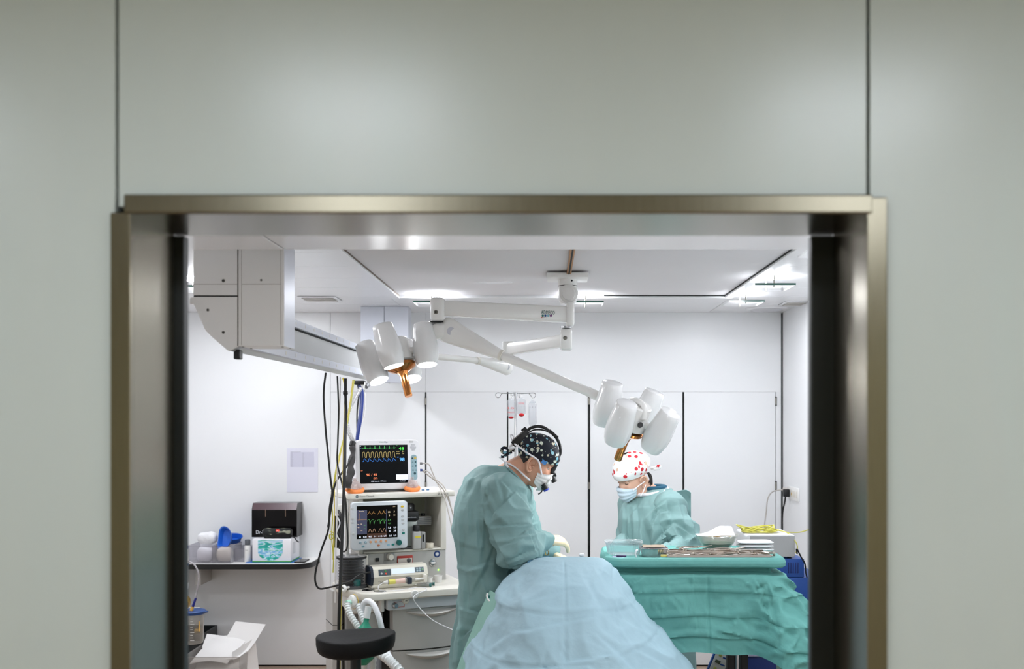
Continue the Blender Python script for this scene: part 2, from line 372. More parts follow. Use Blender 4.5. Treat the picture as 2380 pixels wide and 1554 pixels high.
for (x, yy, lb) in fx:
    z0 = ZC if yy > 3.4 else bz
    t = thing('ceiling_light', lb, 'light', (x + 0.105, yy + 0.12, z0 - 0.06), 'glass plate ceiling lights')
    MB().add([(x + 0.015, yy + 0.03, z0 - 0.0012), (x + 0.195, yy + 0.03, z0 - 0.0012), (x + 0.195, yy + 0.22, z0 - 0.0012), (x + 0.015, yy + 0.22, z0 - 0.0012)], [(3, 2, 1, 0)]).build('lamp', M_lamp, t, smooth=False)
    pl = MB().box(x, x + 0.21, yy, yy + 0.25, z0 - 0.060, z0 - 0.052).build('glass_plate', M_plate, t)
    MB().box(x, x + 0.21, yy - 0.002, yy - 0.0002, z0 - 0.061, z0 - 0.051).build('plate_edge', M_pedge, pl)
    for qy in (0.03, 0.22): MB().cyl((x + 0.105, yy + qy, z0 - 0.066), (x + 0.105, yy + qy, z0 - 0.002), 0.004, n=8).build('post', M_screw, t)
# ceiling fittings
def vent(px0, px1, py0, py1, lb, name='ceiling_vent'):
    y0 = (ZC - H) * F / (CY - py0); y1 = (ZC - H) * F / (CY - py1); x0 = (px0 - CX) / F * y0; x1 = (px1 - CX) / F * y0
    t = thing(name, lb, 'vent', ((x0 + x1) / 2, (y0 + y1) / 2, ZC))
    MB().rbox(x0, x1, y0, y1, ZC - 0.008, ZC - 0.0005, 0.003, 1).build('frame', M_ceil, t)
    for q in range(3):
        ya = y0 + (y1 - y0) * (0.15 + 0.25 * q)
        MB().box(x0 + 0.02, x1 - 0.02, ya, ya + (y1 - y0) * 0.17, ZC - 0.0115, ZC - 0.0082).build('slat', mat('vent_slat', (176, 172, 166), 0.6), t)
vent(690, 779, 688, 698, 'narrow white ceiling vent behind the supply beam')
vent(1826, 1884, 699, 708, 'grey slatted ceiling vent near the right corner')
t = thing('ceiling_speaker', 'round flat white ceiling disc near the right corner', 'speaker', P(1783, 717, 6.78) + Vector((0, 0, 0)))
MB().lathe([(0.0, -0.0095), (0.12, -0.009), (0.14, -0.004), (0.145, -0.0006)], (1.5, 6.78, ZC), (0, 0, 1), 40).build('rim', M_ceil, t)
MB().lathe([(0.0, -0.0135), (0.10, -0.013), (0.105, -0.010)], (1.5, 6.78, ZC), (0, 0, 1), 40).build('grille', mat('grille_grey', (206, 206, 210), 0.6), t)
# ================================================================ CEILING SUPPLY BEAM
M_sup = mat('supply_lacquer', (240, 239, 236), 0.42, var=0.015)
M_sup2 = mat('supply_aluminium', (214, 217, 226), 0.32, 0.25, var=0.02)
M_face = mat('supply_grey_face', (196, 197, 196), 0.36, 0.3, var=0.02)
M_white = mat('white_plastic', (236, 235, 232), 0.35, var=0.015)
M_cream = mat('cream_plastic', (228, 224, 214), 0.4, var=0.015)
M_black = mat('black_plastic', (16, 16, 18), 0.45)
M_steel = mat('polished_steel', (190, 190, 192), 0.18, 1.0, var=0.02)
def XZ(px, py, d): p = P(px, py, d); return (p.x, p.z)
dB = 3.55
sb = thing('ceiling_supply_beam', 'long pale grey ceiling supply beam hung on two square columns', 'supply beam', (-1.1, 5.1, 1.98))
poly = [XZ(*q, dB) for q in ((449, 689), (553, 689), (553, 804), (531, 815.5), (502, 791), (478, 768), (463, 735), (450, 706))]
MB().prism(poly, 'y', dB, dB + 0.012).build('end_cap', M_sup, sb, ang=25)
xr = poly[1][0]; zt = poly[0][1]; zb = poly[2][1]
pin = [(xr - 0.018 if abs(x - xr) < 1e-6 else x + 0.002, z - 0.002 if z > zt - 0.01 else z + 0.001) for x, z in poly]
MB().prism(pin, 'y', dB + 0.012, 6.64).build('beam_body', M_face, sb, ang=25)
for (a, b, nm) in ((zt - 0.034, zt, 0), (zb, zb + 0.036, 1)):
    rl = MB().rbox(xr - 0.02, xr, dB + 0.012, 6.64, a, b, 0.002, 1).build('rail', M_sup2, sb)
    for q in range(14):
        yy = 4.2 + q * 0.17
        MB().rbox(xr - 0.001, xr + 0.0012, yy, yy + 0.010, a + 0.011, b - 0.009, 0.001, 1).build('slot', M_cream, rl)
    MB().box(xr - 0.019, xr - 0.0165, dB + 0.013, 6.63, (a - 0.008 if nm == 0 else b), (a if nm == 0 else b + 0.004)).build('seam', M_dark, rl)
def column(yf, x0, x1, x2, z_l, z_r, dep, lower=True):
    c = MB().rbox(x1, x2, yf, yf + dep, z_r, ZC - 0.001, 0.0015, 1).build('column', M_sup, sb)
    MB().rbox(x0, x1 - 0.002, yf, yf + dep, z_l + 0.004, ZC - 0.001, 0.0015, 1).build('column_cover', M_sup, sb)
    return c
col = column(dB, poly[0][0], xr + 0.001, XZ(660, 0, dB)[0], zt, XZ(0, 804, dB)[1], 0.15)
x0, x1c, x2 = poly[0][0], xr, XZ(660, 0, dB)[0]
MB().box(x2 - 0.0002, x2 + 0.0008, dB + 0.002, dB + 0.148, zb + 0.001, ZC - 0.002).build('side_panel', M_sup2, col)
zs = H + (972 - 660) / F * dB
for (a, b) in ((x0 + 0.001, x1c - 0.003), (x1c + 0.013, x2 - 0.011)):
    MB().box(a, b, dB - 0.0006, dB + 0.0004, zs - 0.0007, zs + 0.0007).build('seam', mat('seam_grey', (150, 143, 134), 0.7), col)
for q in (x1c + 0.013, x2 - 0.011):
    MB().box(q - 0.0005, q + 0.0005, dB - 0.0006, dB + 0.0004, zb + 0.004, ZC - 0.05).build('seam', mat('seam_grey', (150, 143, 134), 0.7), col)
MB().box(x0 + 0.002, x1c - 0.001, dB - 0.0005, dB + 0.01, zt - 0.0005, zt + 0.0036).build('gap', M_dark, col)
MB().box(x1c - 0.0018, x1c + 0.0005, dB - 0.0007, dB + 0.0004, zb + 0.001, ZC - 0.03).build('seam', mat('seam_dark', (110, 104, 98), 0.7), col)
for (px, py, r) in ((519, 652, 3.2), (607, 650.5, 2.2), (483, 720, 2.8), (519, 772, 2.8)):
    c = P(px, py, dB)
    s_ = MB().lathe([(0, 0.003), (r / 651, 0.003), (r / 651 * 1.25, 0)], (c.x, dB + 0.0005, c.z), (0, -1, 0), 14).build('screw', M_screw, col)
    MB().cyl((c.x, dB - 0.0036, c.z), (c.x, dB - 0.0024, c.z), r / 651 * 0.6, n=8).build('socket', M_dark, s_)
for (px, py, d) in ((565, 806, 3.58), (584, 811, 3.66), (657, 805.5, 3.58), (674, 810, 3.66)):
    c = P(px, py, d); MB().cyl((c.x, d, zb - 0.002), (c.x, d, zb + 0.003), 0.004, n=10).build('screw', M_screw, col)
p0 = P(438, 690, dB); p1 = P(449, 705, dB)
MB().rbox(p0.x, p1.x + 0.004, dB + 0.01, dB + 0.04, p1.z, p0.z, 0.002, 1).build('bracket', M_sup, sb)
MB().rbox(-1.135, -1.113, dB + 0.06, dB + 0.10, 1.965, 1.999, 0.003, 1).build('clip', M_black, sb)
xf0, xf1, xf2 = XZ(838, 0, 6.64)[0], XZ(893, 0, 6.64)[0], XZ(949, 0, 6.64)[0]
zf = H + (972 - 889) / F * 6.64
c = MB().rbox(xf1 + 0.001, xf2, 6.64, 6.79, zf, ZC - 0.001, 0.0015, 1).build('column', M_sup2, sb)
MB().rbox(xf0, xf1 - 0.001, 6.64, 6.79, zt + 0.004, ZC - 0.001, 0.0015, 1).build('column_cover', M_sup2, sb)
for q in (0.012, -0.012):
    MB().cyl((xf2 + (-0.012 if q < 0 else -0.13), 6.66, zf - 0.004), (xf2 + (-0.012 if q < 0 else -0.13), 6.66, zf + 0.002), 0.006, n=10).build('screw', M_screw, c)
pin2 = [(x, z) for x, z in pin]
MB().prism(pin2, 'y', 6.64, 6.79).build('end_cap', M_sup, sb, ang=25)
# sockets under the beam where the hoses plug in
so = P(836, 889, 6.0)
MB().rbox(so.x - 0.03, so.x + 0.03, 5.98, 6.04, so.z - 0.012, so.z + 0.012, 0.003).build('outlet', M_black, sb)
MB().cyl(P(843, 888, 6.0), P(843, 905, 6.0), 0.017, 0.013, 14).build('plug', M_white, sb)
MB().cyl(P(851, 899, 6.0), P(861, 888, 6.05), 0.012, 0.014, 14).build('plug', mat('grey_plug', (120, 122, 124), 0.4), sb)

# ================================================================ SURGICAL LAMP
M_lampw = mat('lamp_enamel', (243, 242, 239), 0.22, var=0.01, coat=0.3)
M_lamptop = mat('lamp_pod_enamel', (247, 247, 247), 0.2, var=0.01, coat=0.4)
M_copper = mat('copper_handle', (196, 128, 72), 0.16, 1.0, var=0.05)
M_lens = glow('lamp_lens', (250, 252, 255), LAMP_EMIT)
dP = 5.18
hub0 = P(1319, 640, dP)
sl = thing('surgical_lamp', 'white ceiling surgical lamp with two jointed arms and two four-pod heads', 'surgical lamp', (hub0.x, dP, ZC))
pz = ZC - 0.002
x0, x1 = P(1270.5, 0, dP).x, P(1366, 0, dP).x
MB().rbox(x0, x1, dP - 0.10, dP + 0.10, H + (972 - 650) / F * dP, pz, 0.004).build('ceiling_plate', M_white, sl)
cx = P(1319.5, 0, dP).x
zz = lambda py, d=dP: H - (py - CY) / F * d
post = MB().lathe([(0.0, zz(648)), (0.05, zz(648)), (0.05, zz(664.5)), (0.048, zz(665)), (0.05, zz(665.6)), (0.05, zz(690)), (0.046, zz(700)), (0.038, zz(706)), (0, zz(706.5))], (cx, dP, 0), (0, 0, 1), 36).build('ceiling_tube', M_lampw, sl)
MB().lathe([(0.0501, zz(664.2)), (0.0506, zz(664.3)), (0.0506, zz(665.4)), (0.0501, zz(665.5))], (cx, dP, 0), (0, 0, 1), 36).build('joint_line', M_dark, post)
dc = P(1321, 685.5, dP)
MB().lathe([(0, 0.066), (0.032, 0.066), (0.034, 0.063), (0.0345, 0.062), (0.046, 0.06), (0.05, 0.052), (0.05, 0)], (dc.x, dP, dc.z), (0, -1, 0), 40).build('pivot_cover', M_white, post)
q = P(1328.5, 654.5, dP); MB().lathe([(0, 0.003), (0.004, 0.003), (0.005, 0)], (q.x, dP - 0.0465, q.z), (0, -1, 0), 10).build('screw', M_dark, post)
# first arm: rigid beam to the left
def boxbeam(mb, a, b, ha, hb, wa, wb, r=0.25):
    a, b = Vector(a), Vector(b); t = (b - a).normalized(); s_ = Vector((0, 0, 1)).cross(t).normalized(); u = t.cross(s_)
    rows = []
    for k in range(9):
        f = k / 8; c = a.lerp(b, f); h = ha + (hb - ha) * f; w = wa + (wb - wa) * f; ring = []
        for i in range(24):
            an = 2 * math.pi * i / 24; ca, sa = math.cos(an), math.sin(an)
            ring.append(c + s_ * (math.copysign(abs(ca) ** r, ca) * w) + u * (math.copysign(abs(sa) ** r, sa) * h))
        rows.append(ring)
    mb.surf(rows, closed_u=True); n = len(mb.v)
    mb.f += [tuple(range(n - 24, n)), tuple(reversed(range(n - 216, n - 192)))]
    return mb
dA = 5.12
A0 = P(1322, 731, dA); A1 = P(1030, 717, 5.08)
arm = boxbeam(MB(), A0, A1, 0.041, 0.039, 0.032, 0.032).build('upper_arm', M_lampw, sl)
MB().rbox(A0.x - 0.012, A0.x + 0.028, dA - 0.045, dA + 0.09, zz(760), zz(705), 0.012, 3).build('arm_root', M_lampw, sl)
el = P(1018, 720, 5.08)
eb = MB().rbox(el.x - 0.037, el.x + 0.037, 5.08 - 0.05, 5.08 + 0.05, zz(747.5, 5.08), zz(692, 5.08), 0.02, 4).build('elbow', M_lampw, sl)
q = P(1013, 725, 5.03); r_ = MB().lathe([(0, 0.004), (0.006, 0.004), (0.0095, 0.003), (0.011, 0)], (q.x, 5.0305, q.z), (0, -1, 0), 20).build('bolt', M_screw, eb)
MB().lathe([(0, 0.0055), (0.004, 0.0055), (0.005, 0.003)], (q.x, 5.03, q.z), (0, -1, 0), 12).build('bolt_socket', M_dark, r_)
MB().rbox(el.x - 0.036, el.x + 0.03, 5.04, 5.12, zz(749.5, 5.08), zz(747.6, 5.08), 0.001, 1).build('joint_line', M_dark, eb)
# printed mark on the arm
yA = lambda px: 5.12 - 0.035 + (5.08 - 5.12) * (1322 - px) / 292
def onarm(px, py): return hit(px, py, (A0.x, dA - 0.0345, 0), ((A1 - A0).normalized().cross(Vector((0, 0, 1)))))
tx = (A0 - A1).normalized(); tz = Vector((0, 0, 1))
o_ = onarm(1258, 729.5); w_ = (onarm(1289.5, 729.5) - o_).length
lettering(MB(), 'ADMECO', o_, tx, tz, 0.0195, w_).build('lettering', mat('teal_print', (22, 84, 76), 0.5), arm, smooth=False)
for px, c in ((1261.5, (20, 110, 100)), (1267.5, (30, 80, 150)), (1274, (130, 190, 205)), (1280.5, (120, 60, 130))):
    q = onarm(px, 733.3); MB().lathe([(0, 0.0006), (0.0058, 0.0006), (0.006, 0)], q, (0, -1, 0), 16).build('dot', mat('dot_%d' % px, c, 0.4), arm)
q = onarm(1259.5, 737.6); MB().lathe([(0, 0.0006), (0.003, 0.0006), (0.0031, 0)], q, (0, -1, 0), 10).build('dot', mat('red_print', (196, 50, 44), 0.5), arm)
lettering(MB(), 'SWISS MADE', onarm(1262, 738.5), tx, tz, 0.0036, 0.022).build('lettering', mat('grey_print', (90, 90, 90), 0.5), arm, smooth=False)
# second stage of arm one: spring arm down to the right
B0 = P(1042, 768, 5.08); B1 = P(1162, 824, 5.0); B2 = P(1372, 912, 4.86); B3 = P(1422, 936, 4.83)
MB().rbox(el.x - 0.035, el.x + 0.05, 5.04, 5.12, zz(788, 5.08), zz(749.5, 5.08), 0.03, 4).build('spring_arm_fork', M_lampw, sl)
def taper(mb, a, b, ra, rb, flat=0.7, n=24):
    a, b = Vector(a), Vector(b); t = (b - a).normalized(); s_ = Vector((0, -1, 0)); s_ = (s_ - t * s_.dot(t)).normalized(); u = t.cross(s_)
    rows = []
    for k in range(-5, 12):
        if k < 0: f = 0; back = -math.cos(math.pi / 2 * (k + 5) / 5) * ra; rr = math.sin(math.pi / 2 * (k + 5) / 5)
        else: f = k / 11; back = 0; rr = 1
        r0 = ra + (rb - ra) * f ** 0.9; c = a.lerp(b, f) + t * back; fl = flat + (1 - flat) * f
        rows.append([c + (u * math.cos(2 * math.pi * i / n) * r0 + s_ * math.sin(2 * math.pi * i / n) * r0 * fl) * max(rr, 0.02) for i in range(n)])
    mb.surf(rows, closed_u=True); m_ = len(mb.v); mb.f.append(tuple(range(m_ - n, m_))); return mb
sa = taper(MB(), B0, B1, 0.066, 0.027, 0.6).build('spring_arm', M_lampw, sl)
q = P(1048, 769, 5.03); MB().lathe([(0, 0.003), (0.02, 0.003), (0.021, 0)], (q.x, 5.0375, q.z), (0, -1, 0), 24).build('joint_cap', mat('grey_cap', (205, 206, 214), 0.4), sa)
MB().cyl(B1, B1.lerp(B2, 0.03), 0.0275, n=20).build('arm_ring', M_cream, sa)
MB().tube([B1, B2], 0.0225, 18, spline=False).build('lamp_tube', M_lampw, sl)
lt = MB().tube([B2 + (B2 - B3) * 0.15, B3], 0.0238, 18, spline=False).build('lamp_tube_sleeve', M_lampw, sl)
q = P(1390, 928, 4.83); MB().lathe([(0, 0.003), (0.003, 0.003), (0.0035, 0)], (q.x, 4.824, q.z), (0, -1, 0), 10).build('screw', M_dark, lt)
# lower arm to the left and away
C0 = P(1316, 791, 5.16); C1 = P(1180, 812, 5.62); C2 = P(1178, 853, 5.62); C3 = P(1112, 838, 5.42); C4 = P(1012, 828, 5.16)
MB().lathe([(0, zz(759)), (0.028, zz(759)), (0.028, zz(763)), (0.024, zz(764.5)), (0, zz(765))], (C0.x, 5.16, 0), (0, 0, 1), 24).build('swivel', M_steel, sl)
lb = MB().rbox(C0.x - 0.03, C0.x + 0.03, 5.11, 5.21, zz(814, 5.16), zz(765.5, 5.16), 0.012, 3).build('lower_arm_root', M_lampw, sl)
q = P(1313.5, 785, 5.11); r_ = MB().lathe([(0, 0.004), (0.006, 0.004), (0.0095, 0.003), (0.011, 0)], (q.x, 5.1105, q.z), (0, -1, 0), 20).build('bolt', M_screw, lb)
boxbeam(MB(), C0, C1, 0.032, 0.032, 0.028, 0.028).build('lower_arm', M_lampw, sl)
MB().rbox(C1.x - 0.028, C1.x + 0.036, 5.58, 5.66, zz(836, 5.62), zz(794, 5.62), 0.008, 3).build('lower_elbow', M_lampw, sl)
s2 = taper(MB(), C2, C3, 0.046, 0.020, 0.6).build('spring_arm', M_lampw, sl)
q = P(1177, 852, 5.58); MB().lathe([(0, 0.004), (0.018, 0.004), (0.019, 0)], (q.x, 5.592, q.z), (0, -1, 0), 24).build('joint_cap', mat('grey_cap', (205, 206, 214), 0.4), s2)
MB().cyl(C3, C3.lerp(C4, 0.05), 0.0208, n=20).build('arm_ring', M_cream, s2)
MB().tube([C3, C4], 0.0172, 16, spline=False).build('lamp_tube', M_lampw, sl)
def lamp_head(c, ax, e1, e2, tube_end, nm, R=0.175):
    c = Vector(c); ax = Vector(ax).normalized(); e1 = Vector(e1); e1 = (e1 - ax * e1.dot(ax)).normalized(); s_ = ax.cross(e1)
    e2 = s_ if s_.dot(Vector(e2)) > 0 else -s_
    hd = MB().lathe([(0, -0.075), (0.062, -0.073), (0.068, -0.066), (0.070, 0.0), (0.074, 0.03), (0.074, 0.05), (0.06, 0.056), (0, 0.058)], c, ax, 36).build('lamp_head', M_lampw, sl)
    for k, d in enumerate((e1, -e1, e2, -e2)):
        o_ = c + d * R - ax * 0.11 + d * 0.012; pa_ = (ax - d * 0.14).normalized()
        MB().lathe([(0, 0), (0.046, 0), (0.050, 0.003), (0.053, 0.03), (0.060, 0.085), (0.0645, 0.13), (0.063, 0.165), (0.056, 0.2), (0.049, 0.218), (0.046, 0.214), (0, 0.212)], o_, pa_, 36).build('pod', M_lamptop, hd, ang=50)
        MB().lathe([(0, 0.2165), (0.044, 0.2155), (0.0455, 0.2125)], o_, pa_, 32).build('lens', M_lens, hd)
        st = c + d * 0.06 + ax * 0.005
        MB().cap(st, c + d * (R - 0.05) + ax * 0.01, 0.02, 0.017, 14).build('strut', M_lampw, hd)
    MB().lathe([(0.058, 0.0585), (0.074, 0.064), (0.072, 0.078), (0.052, 0.090), (0.028, 0.102), (0.021, 0.118), (0.0195, 0.14), (0.0195, 0.228), (0.018, 0.233), (0, 0.233)], c, ax, 30).build('handle', M_copper, hd)
    return hd, ax, e1, e2
LH2 = P(1473, 970, 4.75)
hd, ax, e1, e2 = lamp_head(LH2, (-0.30, 0.36, -0.86), (0.112, 0.206, 0.035), (0.102, -0.134, -0.106), B3, 'near', 0.15)
yk = [B3, P(1450, 934, 4.80), P(1478, 930, 4.72), P(1497, 945, 4.68), P(1496, 975, 4.68)]
MB().tube(yk, 0.0135, 14).build('yoke', M_lampw, hd)
q = P(1488.5, 987, 4.68); MB().lathe([(0, 0.012), (0.011, 0.012), (0.0125, 0.004), (0.0128, -0.02)], q, (0.05, -1, 0.1), 18).build('yoke_cap', M_black, hd)
LH1 = P(926, 822, 5.06)
hd, ax, e1, e2 = lamp_head(LH1, (0.26, -0.25, -0.93), (0.93, -0.134, 0.297), (-0.2, -0.95, 0.2), C4, 'far', 0.15)
MB().tube([C4, P(990, 828, 5.2), P(962, 822, 5.22), P(945, 815, 5.16)], 0.0135, 14).build('yoke', M_lampw, hd)
# ================================================================ ANAESTHESIA MACHINE (own frame, turned 24 degrees)
MO = Vector((-1.08, 5.45, 0)); MTH = math.radians(24)
MY = Vector((-math.sin(MTH), math.cos(MTH), 0)); MROT = Matrix.Rotation(-MTH, 3, 'Z')
def ML(px, py, yl):
    return MROT @ (hit(px, py, MO + MY * yl, MY) - MO)
def MW(p): return MO + Matrix.Rotation(MTH, 3, 'Z') @ Vector(p)
M_mach = mat('machine_cream', (226, 222, 212), 0.4, var=0.02)
M_mgrey = mat('machine_grey', (190, 188, 184), 0.42, 0.1, var=0.02)
M_mblue = mat('machine_pale_blue', (206, 212, 218), 0.38, var=0.015)
M_mdark = mat('machine_dark_grey', (86, 88, 90), 0.5)  # one even dark grey for clamps, bases and feet
M_min = mat('cabinet_inside', (205, 202, 184), 0.5)
M_teal = mat('teal_plastic', (18, 96, 92), 0.4)
M_rub = mat('black_rubber', (12, 12, 13), 0.6)
am = thing('anesthesia_machine', 'cream anaesthesia machine with screen, worktop and grey drawers beside surgeon', 'medical machine', MO, rz=MTH, local=True)
MB().rbox(0.0, 0.58, -0.12, 0.36, 0.09, 0.14, 0.015).build('base', M_mgrey, am)
for (x, y) in ((0.05, -0.07), (0.53, -0.07), (0.05, 0.31), (0.53, 0.31)):
    w = MB().cyl((x - 0.018, y, 0.0405), (x + 0.018, y, 0.0405), 0.04, n=20).build('caster', M_rub, am)
    MB().rbox(x - 0.024, x + 0.024, y - 0.02, y + 0.02, 0.062, 0.092, 0.006).build('caster_fork', M_mgrey, w)
# drawers with bowed fronts and crescent pulls
def bowed(x0, x1, y0, y1, z0, z1, bow):
    n = 14; pts = [(x0 + (x1 - x0) * i / n, y0 - bow * math.sin(math.pi * i / n)) for i in range(n + 1)] + [(x1, y1), (x0, y1)]
    return MB().prism(pts, 'z', z0, z1)
MB().box(0.205, 0.60, -0.12, 0.34, 0.14, 0.725).build('drawer_cabinet', M_mdark, am)
for (z0, z1) in ((0.502, 0.722), (0.28, 0.494), (0.145, 0.272)):
    dw = bowed(0.195, 0.61, -0.185, -0.12, z0, z1, 0.03).build('drawer', M_mgrey, am)
    n = 16; x0, x1 = 0.262, 0.56; zt_ = z1 - 0.014; rows = []
    for j in range(7):
        t = j / 6; r = []
        for i in range(n + 1):
            u = i / n; x = x0 + (x1 - x0) * u; dep = 0.034 * math.sin(math.pi * u) ** 0.8
            yb = -0.187 - 0.03 * math.sin(math.pi * (x - 0.195) / 0.415)
            r.append((x, yb - 0.016 * math.sin(math.pi * t) * (0.25 + math.sin(math.pi * u)), zt_ - dep * t))
        rows.append(r)
    MB().solid(rows, 0.002).build('pull', mat('pull_grey', (198, 196, 192), 0.35, 0.2), dw)
# plinth under the worktop
MB().rbox(0.155, 0.60, -0.228, 0.3, 0.725, 0.786, 0.008).build('control_panel', M_mblue, am)
MB().rbox(-0.02, 0.153, -0.13, 0.3, 0.70, 0.786, 0.02, 3).build('breathing_block', M_white, am)
wp = [(-0.05, 0.20), (-0.05, 0.0), (-0.035, -0.06), (0.0, -0.13)] + [(0.10 - 0.10 * math.cos(math.radians(a)), -0.165 - 0.10 * math.sin(math.radians(a))) for a in range(10, 91, 16)] + [(0.62, -0.268), (0.64, -0.25), (0.64, 0.3), (0.0, 0.3)]
def slab(poly, z0, z1, r=0.006):
    mb = MB(); n = len(poly); c = (sum(p[0] for p in poly) / n, sum(p[1] for p in poly) / n)
    rows = []
    for z, k in ((z0, r), (z0 + r, 0), (z1 - r, 0), (z1 - r * 0.3, r * 0.3), (z1, r)):
        rows.append([(c[0] + (x - c[0]) * (1 - k / 0.3), c[1] + (y - c[1]) * (1 - k / 0.2), z) for x, y in poly])
    mb.surf(rows, closed_u=True)
    for row, rev in ((rows[0], True), (rows[-1], False)):
        o_ = len(mb.v); tri = tessellate_polygon([[Vector(p) for p in row]]); mb.add(row, [tuple(reversed(t)) if rev else t for t in tri])
    return mb
wt = slab(wp, 0.788, 0.826).build('worktop', M_mach, am)
WZ = 0.826
for (px, py) in ((873, 1362), (846, 1357)):
    q = ML(px, py, -0.13); x = 0.125 if px == 873 else 0.075; y = -0.19 if px == 873 else -0.13
    MB().lathe([(0, 0.002), (0.026, 0.002), (0.034, 0.0015), (0.035, 0)], (x, y, WZ), (0, 0, 1), 28).build('port', M_steel, wt)
q = ML(964, 1381, -0.268)
fl = MB().lathe([(0, 0.008), (0.02, 0.008), (0.023, 0.004), (0.0235, 0)], (q.x, -0.266, q.z), (0, -1, 0), 24).build('flush_button', M_white, am)
lettering(MB(), 'O2+', (q.x, -0.2745, q.z - 0.004), (1, 0, 0), (0, 0, 1), 0.009, center=True).build('lettering', mat('grey_print', (90, 90, 90), 0.5), fl, smooth=False)
q = ML(943, 1395, -0.23); kn = MB().lathe([(0, 0.014), (0.013, 0.014), (0.015, 0.006), (0.0185, 0.004), (0.02, 0)], (q.x, -0.228, q.z), (0, -1, 0), 24).build('port_knob', M_cream, am)
MB().rbox(q.x - 0.006, q.x + 0.006, -0.2435, -0.241, q.z - 0.0015, q.z + 0.0015, 0.001, 1).build('mark', M_black, kn)
q = ML(916, 1406, -0.23); kn = MB().lathe([(0, 0.03), (0.012, 0.03), (0.0145, 0.02), (0.0145, 0)], (q.x, -0.228, q.z), (0.2, -1, 0), 20).build('port_knob', M_steel, am)
q = ML(921, 1391, -0.2285); MB().rbox(q.x - 0.021, q.x + 0.021, -0.2297, -0.2275, q.z - 0.01, q.z + 0.01, 0.001, 1).build('sign_plate', mat('plate_grey', (190, 196, 200), 0.4), am)
q = ML(930, 1404, -0.2285)
fr = MB()
for (a, b, c_, d_) in ((-0.03, 0.022, 0.0125, 0.0145), (-0.03, 0.022, -0.0145, -0.0125), (-0.032, -0.03, -0.0145, 0.0145), (0.022, 0.024, -0.0145, 0.0145)):
    fr.box(q.x + a, q.x + b, -0.2296, -0.2278, q.z + c_, q.z + d_)
fr.build('red_outline', mat('red_line', (200, 84, 66), 0.5), am)
q = ML(889, 1393, -0.18); MB().rbox(q.x - 0.014, q.x + 0.006, -0.2, -0.14, 0.715, 0.785, 0.006).build('lever', M_white, am)
q = ML(884, 1393, -0.18)
# canister and hoses below the block
MB().rbox(0.06, 0.165, -0.10, 0.06, 0.60, 0.698, 0.014, 3).build('absorber_top', M_mgrey, am)
MB().rbox(0.055, 0.172, -0.11, 0.06, 0.565, 0.598, 0.008).build('absorber_clamp', M_mdark, am)
MB().lathe([(0, 0.36), (0.056, 0.362), (0.06, 0.37), (0.062, 0.56), (0, 0.563)], (0.113, -0.03, 0), (0, 0, 1), 28).build('absorber_can', mat('absorber_clear', (196, 200, 210), 0.25), am)
MB().rbox(0.0, 0.195, 0.08, 0.3, 0.14, 0.70, 0.01).build('lower_housing', mat('housing_grey', (150, 148, 144), 0.5), am)  # one even mid grey over the whole housing
ps = [(-0.065, 0.12), (-0.02, 0.10), (0.0, 0.14), (0.0, 0.30), (-0.065, 0.30)]
sp = MB().prism(ps, 'z', 0.14, 0.79).build('side_post', M_mgrey, am)
MB().prism([(x * 1.02, y - 0.001) for x, y in ps], 'z', 0.60, 0.603).build('seam', M_dark, sp)
# bellows on the left
bx, by = 0.012, 0.0
bl = MB().lathe([(0.0, 0.826), (0.088, 0.826), (0.09, 0.84), (0.0, 0.842)], (bx, by, 0), (0, 0, 1), 36).build('bellows_base', M_mdark, am)
pr = [(0.0, 0.845)]
for k in range(9): pr += [(0.058, 0.848 + k * 0.0155), (0.071, 0.8557 + k * 0.0155)]
pr += [(0.06, 0.99), (0, 0.992)]
MB().lathe(pr, (bx, by, 0), (0, 0, 1), 36).build('bellows', M_rub, bl)
MB().lathe([(0.080, 0.842), (0.081, 0.985), (0.075, 0.998), (0.06, 1.004), (0, 1.006)], (bx, by, 0), (0, 0, 1), 36).build('bellows_dome', clear('dome_clear', (250, 250, 252), 0.96), bl)
MB().lathe([(0.0805, 0.985), (0.083, 0.986), (0.083, 0.995), (0.0805, 0.996)], (bx, by, 0), (0, 0, 1), 36).build('dome_rim', M_black, bl)
# lower back panel
MB().rbox(0.085, 0.565, 0.03, 0.34, 0.822, 1.0, 0.003, 1).build('gas_panel', M_mgrey, am)
MB().rbox(0.06, 0.103, -0.01, 0.06, 0.822, 1.0, 0.006).build('panel_bezel', M_cream, am)
def onp(px, py): q = ML(px, py, 0.028); return q
q = onp(905, 1293); k_ = MB().rbox(q.x - 0.03, q.x + 0.03, 0.026, 0.031, q.z - 0.022, q.z + 0.022, 0.003).build('selector_plate', mat('plate_dull', (150, 150, 148), 0.4), am)
MB().lathe([(0, 0.03), (0.015, 0.03), (0.018, 0.02), (0.019, 0)], (q.x, 0.0265, q.z), (0.1, -1, 0), 22).build('selector_knob', M_cream, k_)
q = onp(941, 1298); k_ = MB().rbox(q.x - 0.045, q.x + 0.045, 0.024, 0.031, q.z - 0.024, q.z + 0.018, 0.003).build('warning_plate', mat('warning_red', (176, 52, 40), 0.45), am)
MB().rbox(q.x - 0.041, q.x + 0.041, 0.0225, 0.0245, q.z - 0.022, q.z + 0.004, 0.002, 1).build('plate_face', mat('plate_white', (222, 214, 206), 0.5), k_)
MB().lathe([(0, 0.006), (0.008, 0.006), (0.012, 0.003), (0.0125, 0)], (q.x + 0.022, 0.023, q.z - 0.009), (0, -1, 0), 18).build('plate_socket', M_mdark, k_)
lettering(MB(), 'Aux', (q.x - 0.036, 0.0222, q.z - 0.001), (1, 0, 0), (0, 0, 1), 0.004).build('lettering', mat('grey_print', (90, 90, 90), 0.5), k_, smooth=False)
